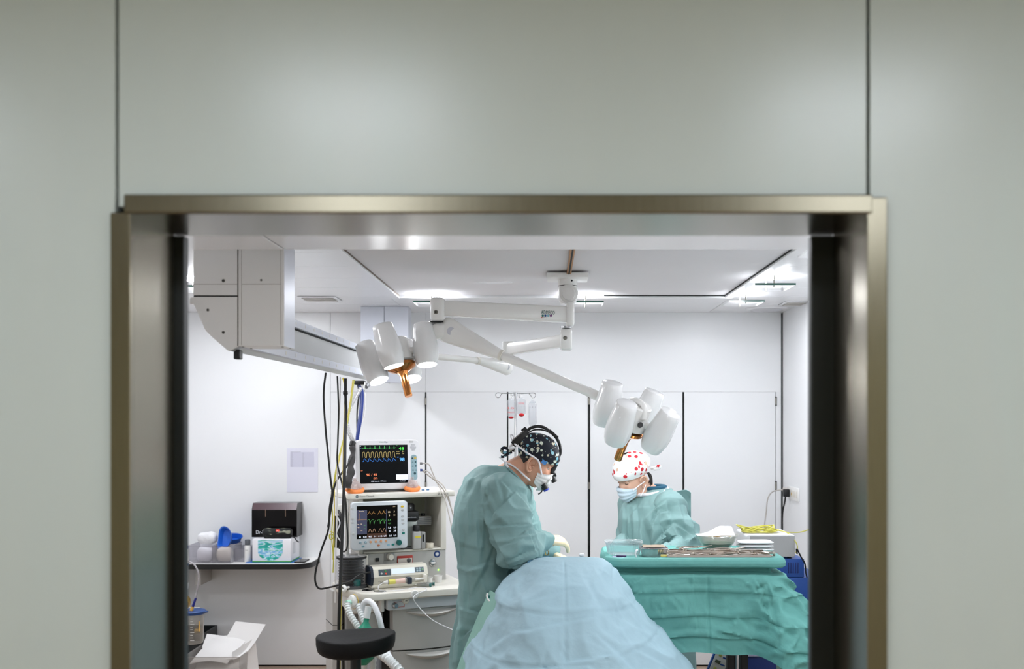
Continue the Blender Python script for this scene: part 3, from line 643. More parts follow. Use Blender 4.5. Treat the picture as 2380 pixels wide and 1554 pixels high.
q = onp(876, 1300); MB().rbox(q.x - 0.008, q.x + 0.012, 0.02, 0.031, q.z - 0.01, q.z + 0.01, 0.002).build('switch', M_black, am)
q = onp(1005.5, 1307); k_ = MB().lathe([(0, 0.006), (0.012, 0.006), (0.0155, 0.009), (0.0195, 0.008), (0.021, 0)], (q.x, 0.03, q.z), (0, -1, 0), 26).build('valve', M_steel, am)
MB().rbox(q.x - 0.013, q.x + 0.013, 0.012, 0.026, q.z - 0.004, q.z + 0.004, 0.002).build('valve_wing', M_white, k_)
q = onp(1016, 1287); k_ = MB().lathe([(0, 0.0015), (0.0185, 0.0015), (0.019, 0)], (q.x, 0.0296, q.z), (0, -1, 0), 28).build('sticker', mat('sticker_blue', (24, 54, 110), 0.4), am)
st = MB()
for a in range(6):
    an = math.pi * a / 6; st.add([Vector((q.x, 0.0278, q.z)) + Vector((math.cos(an + e), 0, math.sin(an + e))) * r for e, r in ((-0.12, 0.011), (0.12, 0.011), (math.pi - 0.12, 0.011), (math.pi + 0.12, 0.011))], [(0, 1, 2, 3)])
st.build('star_mark', mat('print_white', (225, 228, 232), 0.5), k_, smooth=False)
q = onp(1019, 1324); MB().lathe([(0, 0.004), (0.003, 0.0035), (0.004, 0)], (q.x, 0.0296, q.z), (0, -1, 0), 12).build('indicator_lamp', glow('green_led', (120, 240, 40), 4), am)
# open cabinet above
zc0, zc1 = 1.0, 1.306
MB().rbox(0.535, 0.566, 0.025, 0.36, zc0, zc1, 0.004).build('cabinet_side', M_cream, am)
MB().rbox(0.06, 0.085, 0.025, 0.36, zc0, zc1, 0.004).build('cabinet_side', M_cream, am)
MB().box(0.086, 0.534, 0.34, 0.36, zc0, zc1).build('cabinet_back', M_min, am)
MB().rbox(0.086, 0.534, 0.022, 0.339, zc0 + 0.001, zc0 + 0.012, 0.003, 1).build('cabinet_floor', M_cream, am)
MB().cyl((-0.005, 0.03, 0.85), (-0.005, 0.03, 1.306), 0.012, n=14).build('pole', M_white, am)
# top shelf
ts = slab([(-0.028, 0.10), (-0.022, 0.03), (-0.01, 0.0), (0.03, -0.008), (0.59, -0.008), (0.612, 0.004), (0.616, 0.03), (0.616, 0.38), (-0.028, 0.38)], 1.307, 1.336, 0.005).build('top_shelf', M_mach, am)
q0 = ML(836, 1152.5, -0.009); q1 = ML(870, 1152.5, -0.009)
MG = mat('grey_print', (90, 90, 90), 0.5)
lettering(MB(), 'Datex-Ohmeda', (q0.x, -0.0095, 1.3165), (1, 0, 0), (0, 0, 1), 0.0105, q1.x - q0.x).build('lettering', MG, ts, smooth=False)
q = ML(830, 1151.5, -0.009); k_ = MB().lathe([(0, 0.0012), (0.0082, 0.0012), (0.0085, 0)], (q.x, -0.0085, 1.3215), (0, -1, 0), 20).build('round_mark', mat('mark_teal', (44, 74, 78), 0.5), ts)
lettering(MB(), 'GE', (q.x, -0.0102, 1.3175), (1, 0, 0), (0, 0, 1), 0.008, center=True).build('lettering', mat('print_white', (225, 228, 232), 0.5), k_, smooth=False)
q0 = ML(1017, 1145, -0.009); q1 = ML(1042, 1145, -0.009)
lettering(MB(), 'S/5 Avance', (q0.x, -0.0095, 1.3175), (1, 0, 0), (0, 0, 1), 0.010, q1.x - q0.x).build('lettering', MG, ts, smooth=False)
for px in (984, 995):
    q = ML(px, 1133.5, 0.10); MB().box(q.x - 0.007, q.x + 0.007, 0.10, 0.112, 1.3362, 1.342).build('clip', mat('clip_blue', (30, 110, 170), 0.4), ts)
# vaporisers inside the cabinet
v0, v1 = ML(945, 1176, 0.05), ML(983, 1272, 0.05)
vb = thing('vaporizer', 'black topped grey vaporizer behind the lower screen', 'vaporizer', MW((0.36, 0.1, 1.012)), rz=MTH, local=True)
lx = lambda x: x - 0.36
def V(mb): mb.M = Matrix.Translation((-0.36, -0.1, -1.012)); return mb
V(MB()).rbox(0.315, 0.405, 0.05, 0.15, 1.02, 1.17, 0.012, 3).build('body', mat('vap_grey', (150, 156, 152), 0.35, 0.3), vb)
V(MB()).rbox(0.31, 0.41, 0.042, 0.155, 1.17, 1.225, 0.01, 3).build('head', M_black, vb)
V(MB()).lathe([(0, 1.2655), (0.04, 1.2645), (0.046, 1.255), (0.046, 1.2255), (0, 1.2252)], (0.352, 0.1, 0), (0, 0, 1), 28).build('dial', M_black, vb)
V(MB()).add([(0.358, 0.0515, 1.248), (0.368, 0.0515, 1.248), (0.363, 0.0515, 1.238)], [(0, 1, 2)]).build('pointer', mat('print_white', (225, 228, 232), 0.5), vb, smooth=False)
lettering(V(MB()), 'Datex-Ohmeda', (0.332, 0.0412, 1.187), (1, 0, 0), (0, 0, 1), 0.006, 0.06).build('lettering', mat('print_white', (225, 228, 232), 0.5), vb, smooth=False)
V(MB()).rbox(0.31, 0.43, 0.04, 0.16, 1.0125, 1.022, 0.003).build('foot', M_mdark, vb)
fb = thing('filler_unit', 'small grey filler block with black cap and yellow label', 'medical device', MW((0.40, 0.02, 1.0)), rz=MTH, local=True)
def V2(mb): mb.M = Matrix.Translation((-0.40, -0.02, -1.0)); return mb
V2(MB()).rbox(0.362, 0.408, -0.005, 0.037, 1.0135, 1.115, 0.008, 3).build('body', mat('filler_grey', (182, 182, 180), 0.4), fb)
V2(MB()).rbox(0.410, 0.436, 0.0, 0.037, 1.0135, 1.11, 0.006, 3).build('side_block', mat('filler_grey2', (160, 160, 158), 0.4), fb)
V2(MB()).lathe([(0, 1.15), (0.016, 1.148), (0.02, 1.14), (0.021, 1.116), (0, 1.1155)], (0.385, 0.016, 0), (0, 0, 1), 22).build('cap', M_black, fb)
V2(MB()).box(0.372, 0.404, -0.0068, -0.0052, 1.078, 1.089).build('label_strip', mat('label_yellow', (226, 210, 70), 0.5), fb)
V2(MB()).box(0.416, 0.426, -0.0015, 0.001, 1.055, 1.095).build('slot', M_black, fb)
cu = MB(Matrix.Translation((-0.5, -0.06, 0))); 
tp = thing('tape_roll', 'cream tape roll on the cabinet floor of machine', 'tape roll', MW((0.47, 0.04, 1.0125)), rz=MTH, local=True)
MB().lathe([(0.009, 0), (0.022, 0), (0.023, 0.002), (0.023, 0.026), (0.022, 0.028), (0.009, 0.028)], (0, 0, 0), (0, 0, 1), 24).build('roll', mat('tape_cream', (230, 222, 204), 0.6), tp)
MB().lathe([(0.0085, 0.0005), (0.0088, 0.0275), (0.0075, 0.0275), (0.0075, 0.0005), (0.0085, 0.0005)], (0, 0, 0), (0, 0, 1), 20).build('core', mat('tape_core', (200, 190, 170), 0.6), tp)
md = thing('gas_module', 'flat silver module with ribbed front in machine cabinet', 'medical device', MW((0.45, 0.25, 1.13)), rz=MTH, local=True)
MB().rbox(-0.07, 0.07, -0.09, 0.085, 0.0, 0.05, 0.004).build('body', M_mgrey, md)
for q in range(4): MB().rbox(-0.068, 0.068, -0.094, -0.0905, 0.006 + q * 0.011, 0.011 + q * 0.011, 0.001, 1).build('rib', mat('rib_grey', (150, 150, 152), 0.4), md)
MB().cyl((0.03, -0.05, 0.0505), (0.03, -0.05, 0.066), 0.012, n=14).build('cap', M_black, md)
# ---- ribbon helper for screens
def ribbon(mb, pts, nrm, w):
    pts = [Vector(p) for p in pts]; nrm = Vector(nrm).normalized()
    for a, b in zip(pts, pts[1:]):
        t = (b - a); L_ = t.length
        if L_ < 1e-7: continue
        t.normalize(); s_ = nrm.cross(t) * w / 2; e = t * w * 0.3
        mb.add([a - e - s_, b + e - s_, b + e + s_, a - e + s_], [(0, 1, 2, 3)])
    return mb
class Screen:
    """u runs right 0..1, v runs down 0..1 on a flat panel in local coordinates"""
    def __init__(s, x0, x1, z0, z1, y, tilt, par): s.x0, s.x1, s.z0, s.z1, s.y, s.t, s.p = x0, x1, z0, z1, y, math.tan(tilt), par
    def q(s, u, v, e=0.0012):
        z = s.z1 + (s.z0 - s.z1) * v; return Vector((s.x0 + (s.x1 - s.x0) * u, s.y + (z - s.z0) * s.t - e, z))
    def line(s, pts, m, w=0.0012): return ribbon(MB(), [s.q(u, v) for u, v in pts], (0, -1, 0), w).build('trace', m, s.p, smooth=False)
    def text(s, t, u, v, h, m, w=None):
        ww = None if w is None else w * (s.x1 - s.x0)
        return lettering(MB(), t, s.q(u, v), (1, 0, 0), (s.q(0, 0) - s.q(0, 1)), h * (s.z1 - s.z0), ww).build('readout', m, s.p, smooth=False)
    def rect(s, u0, v0, u1, v1, m, nm='field', e=0.0007):
        return MB().add([s.q(u0, v1, e), s.q(u1, v1, e), s.q(u1, v0, e), s.q(u0, v0, e)], [(0, 1, 2, 3)]).build(nm, m, s.p, smooth=False)
E = lambda n, c, k=1.0: glow('screen_' + n, c, k)
def rounded(mb, x0, x1, z0, z1, y0, y1, r, tilt=0.0, bulge=0.0, n=6):
    """upright rounded slab, front at y0"""
    pts = []
    for (cx_, cz_, a0) in ((x1 - r, z1 - r, 0), (x0 + r, z1 - r, 90), (x0 + r, z0 + r, 180), (x1 - r, z0 + r, 270)):
        for k in range(n + 1):
            a = math.radians(a0 + 90 * k / n); pts.append((cx_ + r * math.cos(a), cz_ + r * math.sin(a)))
    t = math.tan(tilt); c_ = ((x0 + x1) / 2, (z0 + z1) / 2); rows = []
    for y, k in ((y1, 0.985), (y1 - 0.004, 1), (y0 + 0.006, 1), (y0 + 0.0015, 0.994), (y0, 0.982)):
        rows.append([(c_[0] + (x - c_[0]) * k, y + (z - z0) * t, c_[1] + (z - c_[1]) * k) for x, z in pts])
    mb.surf(rows, closed_u=True)
    N_ = len(pts); o_ = len(mb.v) - 5 * N_; mb.f += [tuple(o_ + i for i in reversed(range(N_))), tuple(o_ + 4 * N_ + i for i in range(N_))]
    return mb
# ================================================================ PATIENT MONITOR on the top shelf
M_mon = mat('monitor_white', (232, 231, 234), 0.32, var=0.01)
pm = thing('patient_monitor', 'white patient monitor showing green, yellow and blue waves on top shelf', 'monitor', MW((0.24, 0.1, 1.336)), rz=MTH, local=True)
OX = Vector((0.24, 0.1, 1.336)); TL = math.radians(5)
def R_(mb): mb.M = Matrix.Translation(-OX); return mb
rounded(R_(MB()), 0.056, 0.428, 1.3515, 1.628, 0.072, 0.14, 0.03, TL).build('housing', M_mon, pm)
R_(MB()).rbox(0.09, 0.40, 0.09, 0.19, 1.3363, 1.36, 0.006).build('stand', M_mdark, pm)
sx0, sx1 = ML(836.5, 0, 0.08).x - OX.x, ML(948.5, 0, 0.08).x - OX.x
sz1, sz0 = ML(890, 1033.5, 0.08).z - OX.z, ML(890, 1122.5, 0.08).z - OX.z
yS = 0.072 - OX.y + (sz0 + OX.z - 1.3515) * math.tan(TL)
scr = Screen(sx0, sx1, sz0, sz1, yS, TL, pm)
base = MB().add([scr.q(0, 1, 0.0005), scr.q(1, 1, 0.0005), scr.q(1, 0, 0.0005), scr.q(0, 0, 0.0005)], [(0, 1, 2, 3)]).build('screen', mat('screen_black', (5, 7, 11), 0.3, spec=0.08), pm, smooth=False)
scr.p = base
G, Yw, B_, O_, Wt = E('green', (70, 180, 90), 0.6), E('yellow', (204, 180, 112), 0.6), E('blue', (50, 125, 220), 0.6), E('orange', (236, 128, 84), 0.65), E('white', (220, 225, 240), 0.6)
ecg = []
for k in range(7):
    u = 0.05 + k * 0.1; ecg += [(u, 0.085), (u + 0.055, 0.08), (u + 0.06, 0.1), (u + 0.066, 0.02), (u + 0.071, 0.1), (u + 0.076, 0.085), (u + 0.09, 0.075)]
scr.line(ecg + [(0.755, 0.085)], G)
cap = []
for k in range(8):
    u = 0.055 + k * 0.088; cap += [(u, 0.32), (u + 0.006, 0.2), (u + 0.02, 0.185), (u + 0.04, 0.18), (u + 0.05, 0.2), (u + 0.056, 0.3), (u + 0.062, 0.325), (u + 0.084, 0.325)]
scr.line(cap, Yw)
ple = []
for k in range(7):
    u = 0.06 + k * 0.1; ple += [(u, 0.43), (u + 0.02, 0.425), (u + 0.028, 0.36), (u + 0.04, 0.35), (u + 0.055, 0.385), (u + 0.075, 0.40), (u + 0.095, 0.43)]
scr.line(ple, B_)
scr.text('48', 0.815, 0.145, 0.085, E('green2', (60, 190, 60), 0.75), 0.105)
scr.text('98', 0.825, 0.43, 0.085, E('blue2', (90, 165, 240), 0.75), 0.105)
scr.text('31', 0.885, 0.195, 0.03, Yw, 0.035); scr.text('14', 0.885, 0.25, 0.03, Yw, 0.035)
scr.text('EtCO2', 0.765, 0.19, 0.022, Yw, 0.06); scr.text('BR/min', 0.765, 0.245, 0.022, Yw, 0.07); scr.text('SpO2', 0.77, 0.335, 0.02, B_, 0.045); scr.text('HR', 0.76, 0.03, 0.018, G, 0.025)
scr.text('90 / 41', 0.13, 0.80, 0.062, O_, 0.21); scr.text('(57)', 0.275, 0.885, 0.045, O_, 0.08); scr.text('NIBP', 0.015, 0.675, 0.02, O_, 0.042)
scr.text('NIBP Interval - 5 Minutes', 0.225, 0.955, 0.025, Wt, 0.31); scr.text('12:35:21', 0.82, 0.965, 0.022, Wt, 0.12)
scr.text('II', 0.012, 0.04, 0.025, Wt, 0.015); scr.text('x1', 0.012, 0.09, 0.02, E('blue3', (120, 150, 220), 0.7), 0.025)
scr.rect(0.745, 0.78, 0.995, 0.915, E('pane', (190, 200, 235), 0.8)); scr.line([(0.905, 0.80), (0.905, 0.835)], E('dark', (30, 40, 80), 0.3), 0.0016)
yb = lambda z: 0.072 + (z - 1.3515) * math.tan(TL)
q0, q1 = ML(882, 1028, 0.085), ML(902, 1028, 0.085)
z = ML(890, 1028.5, 0.085).z
lettering(R_(MB()), 'Welch', (q0.x, yb(z) - 0.0008, z), (1, 0, 0), (0, 0, 1), 0.0075, (q1.x - q0.x) * 0.5).build('lettering', mat('print_green', (50, 130, 90), 0.5), pm, smooth=False)
lettering(R_(MB()), 'Allyn', (q0.x + (q1.x - q0.x) * 0.54, yb(z) - 0.0008, z), (1, 0, 0), (0, 0, 1), 0.0075, (q1.x - q0.x) * 0.46).build('lettering', mat('print_navy', (40, 50, 90), 0.5), pm, smooth=False)
for k, py in enumerate((1033.5, 1036.5, 1039.5, 1042.5, 1045.5)):
    q = ML(961, py, 0.085); w = (0.012, 0.017, 0.018, 0.016, 0.01)[k]
    R_(MB()).rbox(q.x - w, q.x + w, yb(q.z) - 0.0008, yb(q.z) + 0.001, q.z - 0.0011, q.z + 0.0011, 0.0005, 1).build('grille_slot', mat('slot_grey', (110, 112, 118), 0.6), pm)
q0, q1 = ML(955, 1056, 0.085), ML(969.5, 1115, 0.085)
kp = rounded(R_(MB()), q0.x, q1.x, q1.z, q0.z, yb(q1.z) - 0.0012, yb(q1.z) + 0.006, 0.017, TL).build('keypad', mat('keypad_blue', (150, 180, 190), 0.45), pm)
for i, (px, py, c) in enumerate(((958.5, 1064.5, (30, 70, 80)), (965, 1064, (220, 190, 90)), (959, 1073.5, (120, 150, 160)), (965.5, 1073, (30, 80, 90)), (959, 1083, (120, 150, 160)), (966, 1082.5, (30, 80, 90)), (959.5, 1092, (110, 140, 150)), (966.5, 1092, (120, 150, 160)), (963.5, 1099.5, (40, 80, 90)))):
    q = ML(px, py, 0.085); r = 0.0075 if c[0] > 200 or i == 8 else 0.005
    R_(MB()).lathe([(0, 0.002), (r * 0.9, 0.0015), (r, 0)], (q.x, yb(q.z) - 0.001, q.z), (0, -1, 0), 14).build('key', mat('key_%d' % i, c, 0.5), kp)
q = ML(957, 1023.5, 0.085); R_(MB()).rbox(q.x - 0.012, q.x + 0.012, yb(q.z) - 0.002, yb(q.z) + 0.01, q.z - 0.012, q.z + 0.001, 0.002).build('alarm_bar', mat('alarm_grey', (214, 212, 214), 0.4), pm)
# cable plugs on the right side
for (px, py, c, nm) in ((978, 1076.5, (120, 118, 118), 'grey'), (978.5, 1092, (34, 60, 130), 'blue')):
    q = ML(px, py, 0.11); R_(MB()).rbox(0.4275, 0.448, 0.10, 0.118, q.z - 0.007, q.z + 0.007, 0.003).build('plug', mat('plug_' + nm, c, 0.4), pm)
# ================================================================ LOWER SCREEN of the machine
dp = rounded(MB(), 0.002, 0.314, 1.032, 1.293, -0.055, -0.012, 0.016, 0.0).build('display', M_mblue, am)
MB().rbox(0.12, 0.2, -0.0115, 0.06, 1.12, 1.2, 0.008).build('display_arm', M_mgrey, am)
dx0, dx1 = ML(829, 0, -0.055).x, ML(924, 0, -0.055).x
dz1, dz0 = ML(880, 1174, -0.055).z, ML(880, 1250, -0.055).z
s3 = Screen(dx0, dx1, dz0, dz1, -0.055, 0, dp)
s3.rect(0, 0, 1, 1, mat('screen_brown', (16, 14, 12), 0.3, spec=0.08), 'screen', 0.0005)
s3.rect(0.012, 0.125, 0.25, 0.86, E('slate', (56, 58, 80), 0.35), 'field', 0.0007)
s3.rect(0.25, 0.845, 0.735, 0.985, E('umber', (60, 36, 24), 0.3), 'field', 0.0007)
s3.rect(0.715, 0.13, 0.735, 0.80, E('slate', (56, 58, 80), 0.35), 'bar', 0.0007)
S2 = E('sand', (176, 130, 74), 0.45); G2 = E('sage', (80, 150, 80), 0.45); P2 = E('cream', (236, 214, 180), 0.5); R2 = E('rose', (190, 150, 120), 0.45)
for u0 in (0.26, 0.36, 0.51, 0.61):
    s3.line([(u0, 0.27), (u0 + 0.03, 0.22), (u0 + 0.05, 0.165), (u0 + 0.06, 0.23), (u0 + 0.1, 0.255)], S2, 0.0014)
    s3.line([(u0, 0.47), (u0 + 0.015, 0.42), (u0 + 0.05, 0.42), (u0 + 0.06, 0.56), (u0 + 0.075, 0.48), (u0 + 0.1, 0.45)], G2, 0.0014)
    s3.line([(u0 + 0.01, 0.81), (u0 + 0.03, 0.8), (u0 + 0.045, 0.72), (u0 + 0.07, 0.705), (u0 + 0.085, 0.76), (u0 + 0.105, 0.82)], R2, 0.0014)
for (t, u, v, h, m_, w) in (('14', 0.765, 0.24, 0.055, P2, 0.05), ('7', 0.905, 0.24, 0.055, P2, 0.025), ('3', 0.78, 0.345, 0.055, P2, 0.025), ('14', 0.9, 0.335, 0.04, P2, 0.04), ('6,4', 0.76, 0.485, 0.06, G2, 0.075),
                            ('457', 0.765, 0.585, 0.045, G2, 0.07), ('5,8', 0.765, 0.72, 0.055, Wt, 0.07), ('0,0', 0.9, 0.715, 0.05, Wt, 0.065), ('33', 0.78, 0.82, 0.05, Wt, 0.05), ('38', 0.9, 0.82, 0.055, Wt, 0.06),
                            ('0,0', 0.79, 0.965, 0.05, Wt, 0.065), ('0,0', 0.9, 0.965, 0.05, Wt, 0.065), ('40', 0.05, 0.965, 0.05, Wt, 0.05), ('0,00', 0.155, 0.965, 0.05, Wt, 0.085), ('450', 0.285, 0.965, 0.05, Wt, 0.075),
                            ('14', 0.425, 0.965, 0.05, Wt, 0.045), ('1:1,5', 0.525, 0.965, 0.045, Wt, 0.095), ('UIT', 0.66, 0.965, 0.05, Wt, 0.065), ('Paw/Vol', 0.065, 0.175, 0.03, P2, 0.11), ('16', 0.09, 0.56, 0.03, P2, 0.035),
                            ('185', 0.17, 0.605, 0.03, G2, 0.05), ('467', 0.17, 0.705, 0.03, G2, 0.05), ('Rate', 0.02, 0.56, 0.025, P2, 0.04), ('Peak', 0.02, 0.66, 0.025, P2, 0.045), ('10', 0.1, 0.76, 0.03, P2, 0.035), ('10:10', 0.885, 0.065, 0.022, P2, 0.055)):
    s3.text(t, u, v, h, m_, w)
s3.line([(0.06, 0.22), (0.06, 0.42)], S2, 0.0012); s3.line([(0.02, 0.42), (0.24, 0.42)], S2, 0.0012)
def dbtn(px, py, rx, rz, m_, dep=0.004, nm='button'):
    q = ML(px, py, -0.056); rows = [[(q.x + rx * k * math.cos(2 * math.pi * i / 20), -0.055 - e, q.z + rz * k * math.sin(2 * math.pi * i / 20)) for i in range(20)] for k, e in ((1, -0.001), (1, dep * 0.6), (0.85, dep), (0.01, dep))]
    return MB().surf(rows, closed_u=True).build(nm, m_, dp)
for px, py, c in ((837.5, 1260.3, 'b'), (849.5, 1259.7, 'b'), (861.5, 1259, 'o'), (873.5, 1258, 'o'), (885.5, 1257.3, 'o'), (897, 1256.7, 'o')):
    dbtn(px, py, 0.0068, 0.0068, mat('button_blue', (140, 165, 176), 0.4) if c == 'b' else mat('button_orange', (212, 158, 120), 0.4))
for px, py, c in ((844, 1269.3, (110, 150, 160)), (880, 1267, (170, 110, 80)), (903, 1265.5, (140, 180, 200)), (913.5, 1265, (20, 120, 110)), (937.8, 1238.3, (20, 120, 110)), (935, 1176.5, (226, 190, 40)), (935.5, 1184.5, (190, 192, 194)), (936, 1199.5, (190, 192, 194)), (936.5, 1207.5, (190, 192, 194)), (937, 1215.5, (190, 192, 194)), (937.6, 1230.3, (190, 192, 194)), (818.5, 1181.5, (190, 192, 194)), (819, 1205, (190, 192, 194)), (819, 1213.5, (190, 192, 194)), (820.5, 1240, (190, 192, 194))):
    dbtn(px, py, 0.0085, 0.0056, mat('pill_%d_%d_%d' % c, c, 0.4), 0.003)
dbtn(927, 1260, 0.0155, 0.0155, M_teal, 0.02, 'dial')
# ================================================================ PEOPLE
M_skin = mat('skin_tone', (214, 160, 132), 0.5, var=0.07, vscale=30, bump=0.05, bscale=220)
M_skin2 = mat('skin_tone_pale', (222, 176, 152), 0.5, var=0.06, vscale=30, bump=0.05, bscale=220)
M_glove = mat('latex_glove', (236, 214, 176), 0.42, var=0.05, vscale=20)
M_gown = mat('gown_green', (124, 158, 157), 0.75, var=0.05, vscale=3, bump=0.3, bscale=13)
M_gown2 = mat('gown_green_pale', (130, 164, 163), 0.75, var=0.05, vscale=3, bump=0.3, bscale=13)
M_mask = mat('mask_white', (236, 232, 230), 0.8, var=0.02, bump=0.1, bscale=120)
M_maskb = mat('mask_pale_blue', (206, 222, 234), 0.8, var=0.02, bump=0.1, bscale=120)
M_strap = mat('strap_white', (238, 236, 240), 0.7)
M_hair = mat('hair_dark', (24, 17, 15), 0.55, var=0.3, vscale=80)
M_scrub = mat('scrub_blue', (24, 84, 110), 0.8)
M_shoe = mat('clog_white', (220, 220, 222), 0.5)
def arr_obj(name, A, faces, m, parent, smooth=True, ang=60, label=None):
    mb = MB(); mb.v = [tuple(p) for p in A]; mb.f = faces; return mb.build(name, m, parent, smooth, ang, label)
def remesh(mb, voxel, it=6, fac=0.5):
    me = bpy.data.meshes.new('tmp'); me.from_pydata(mb.v, [], mb.f)
    bm = bmesh.new(); bm.from_mesh(me); bmesh.ops.recalc_face_normals(bm, faces=bm.faces); bm.to_mesh(me); bm.free()
    ob = bpy.data.objects.new('tmp', me); COL.objects.link(ob)
    r = ob.modifiers.new('r', 'REMESH'); r.mode = 'VOXEL'; r.voxel_size = voxel
    if it:
        s_ = ob.modifiers.new('s', 'SMOOTH'); s_.factor = fac; s_.iterations = it
    dg = bpy.context.evaluated_depsgraph_get(); ev = ob.evaluated_get(dg); m2 = ev.to_mesh()
    A = np.empty(len(m2.vertices) * 3); m2.vertices.foreach_get('co', A); A = A.reshape(-1, 3)
    N_ = np.empty(len(m2.vertices) * 3); m2.vertices.foreach_get('normal', N_); N_ = N_.reshape(-1, 3)
    fs = [tuple(p.vertices) for p in m2.polygons]; ev.to_mesh_clear(); bpy.data.objects.remove(ob); bpy.data.meshes.remove(me)
    return A, N_, fs
def rid(p):
    n = noise.noise(p); return 1.0 - 2.0 * abs(n)
def cre(p, w=3.2):
    return max(0.0, 1.0 - abs(noise.noise(p)) * w)
def soft(x, a, b): t = min(max((x - a) / (b - a), 0), 1); return t * t * (3 - 2 * t)
def crease_field(X, Z, segs):
    """folds: each (x0, z0, x1, z1, amplitude, width) is a step-shaped crease tapering to its ends"""
    out = np.zeros_like(X)
    for (x0, z0, x1, z1, a, w) in segs:
        dx, dz = x1 - x0, z1 - z0; L2 = dx * dx + dz * dz + 1e-9; t = ((X - x0) * dx + (Z - z0) * dz) / L2
        s_ = ((X - x0) * dz - (Z - z0) * dx) / math.sqrt(L2); s_ = s_ + 0.012 * np.sin(t * 4.0) * math.sqrt(L2)
        tp = np.clip(t, 0, 1); tp = np.where((t > -0.05) & (t < 1.05), np.sin(np.pi * (0.06 + 0.88 * tp)), 0.0)
        q = s_ / w; out += a * tp * (np.where(q > 0, np.exp(-q * 0.8) * np.minimum(q * 4, 1), -0.75 * np.exp(q * 1.6) * np.minimum(-q * 4, 1)))
    return out
def pxsegs(lst, d):
    return [((a - CX) / F * d, H - (b - CY) / F * d, (c - CX) / F * d, H - (e - CY) / F * d, A_, w_) for (a, b, c, e, A_, w_) in lst]
class Head:
    Z = [-0.118, -0.112, -0.10, -0.08, -0.06, -0.03, 0.0, 0.03, 0.06, 0.085, 0.105, 0.115, 0.119]
    FR = [0.060, 0.072, 0.080, 0.083, 0.083, 0.085, 0.083, 0.090, 0.084, 0.066, 0.040, 0.018, 0.002]
    BK = [0.025, 0.010, -0.015, -0.045, -0.055, -0.070, -0.084, -0.093, -0.093, -0.080, -0.052, -0.026, -0.002]
    WD = [0.012, 0.026, 0.040, 0.052, 0.059, 0.065, 0.069, 0.073, 0.073, 0.064, 0.043, 0.021, 0.002]
    def __init__(s, C, yaw, pitch, roll=0.0, sc=1.0):
        s.f = Vector((math.cos(yaw) * math.cos(pitch), math.sin(yaw) * math.cos(pitch), -math.sin(pitch)))
        u = Vector((0, 0, 1)); u = (u - s.f * u.dot(s.f)).normalized(); r = s.f.cross(u)
        q = Matrix.Rotation(roll, 3, s.f); u = q @ u; r = q @ r; s.u, s.r, s.C, s.sc = u, r, Vector(C), sc
    def w(s, p): return s.C + (s.r * p[0] + s.f * p[1] + s.u * p[2]) * s.sc
    def loc(s, th, z, inf=0.0, feat=True):
        f, b, w = (np.interp(z, s.Z, T) for T in (s.FR, s.BK, s.WD))
        yc, hy = (f + b) / 2, (f - b) / 2; c, sn = math.cos(th), math.sin(th)
        e = 0.82 if c > 0 else 0.95
        x = math.copysign(abs(sn) ** e, sn) * (w + inf); y = yc + math.copysign(abs(c) ** 0.95, c) * (hy + inf)
        if feat and c > 0.2:
            nz = np.interp(z, [-0.05, -0.042, -0.034, -0.015, 0.004, 0.02, 0.035], [0, 0.012, 0.022, 0.014, 0.005, 0.002, 0])
            y += nz * math.exp(-(x / (0.013 if z > -0.03 else 0.016)) ** 2)
            y -= 0.0115 * math.exp(-((abs(x) - 0.031) / 0.017) ** 2 - ((z - 0.004) / 0.0125) ** 2)
            y += 0.004 * math.exp(-((abs(x) - 0.03) / 0.02) ** 2 - ((z - 0.026) / 0.008) ** 2)
            y += 0.005 * math.exp(-(x / 0.022) ** 2 - ((z + 0.062) / 0.008) ** 2) + 0.005 * math.exp(-(x / 0.02) ** 2 - ((z + 0.076) / 0.007) ** 2) - 0.003 * math.exp(-(x / 0.022) ** 2 - ((z + 0.069) / 0.004) ** 2)
            y += 0.005 * math.exp(-((abs(x) - 0.042) / 0.018) ** 2 - ((z + 0.028) / 0.02) ** 2)
        return (x, y, z)
    def shell(s, mb):
        rows = []
        for j in range(53):
            z = s.Z[0] + (s.Z[-1] - s.Z[0]) * j / 52
            rows.append([s.w(s.loc(2 * math.pi * i / 72, z)) for i in range(72)])
        mb.surf(rows, closed_u=True); n = len(mb.v); mb.f += [tuple(reversed(range(n - 53 * 72, n - 52 * 72))), tuple(range(n - 72, n))]
    def ear(s, mb, side):
        X = side * (np.interp(-0.02, s.Z, s.WD) + 0.006)
        def q(y, z, o): return s.w((X + side * o * 1.3, -0.002 + y * 1.12, -0.030 + z * 1.05))
        hel = [(0.010, 0.010, 0.004), (0.012, 0.022, 0.008), (0.004, 0.033, 0.012), (-0.010, 0.033, 0.015), (-0.019, 0.022, 0.017), (-0.020, 0.006, 0.016), (-0.016, -0.010, 0.013), (-0.010, -0.022, 0.010), (-0.002, -0.030, 0.007), (0.006, -0.026, 0.004), (0.008, -0.016, 0.002)]
        mb.tube([q(*h) for h in hel], lambda t: 0.0042 + 0.0015 * math.sin(math.pi * t), 10)
        rows = []
        cen = (-0.003, 0.0, 0.0)
        hp = catmull([Vector(h) for h in hel], 4)
        for k in range(5):
            t = k / 4; rows.append([q(cen[0] + (h[0] - cen[0]) * t, cen[1] + (h[1] - cen[1]) * t, (cen[2] + 0.001) * (1 - t) + h[2] * t * t + 0.004 * math.sin(math.pi * t)) for h in hp])
        mb.surf(rows)
        mb.tube([q(0.002, -0.018, 0.006), q(-0.008, -0.012, 0.010), q(-0.012, 0.004, 0.012), q(-0.008, 0.02, 0.012)], 0.003, 8)
        mb.ell(q(0.006, -0.002, 0.004), 0.005, 8, 6)
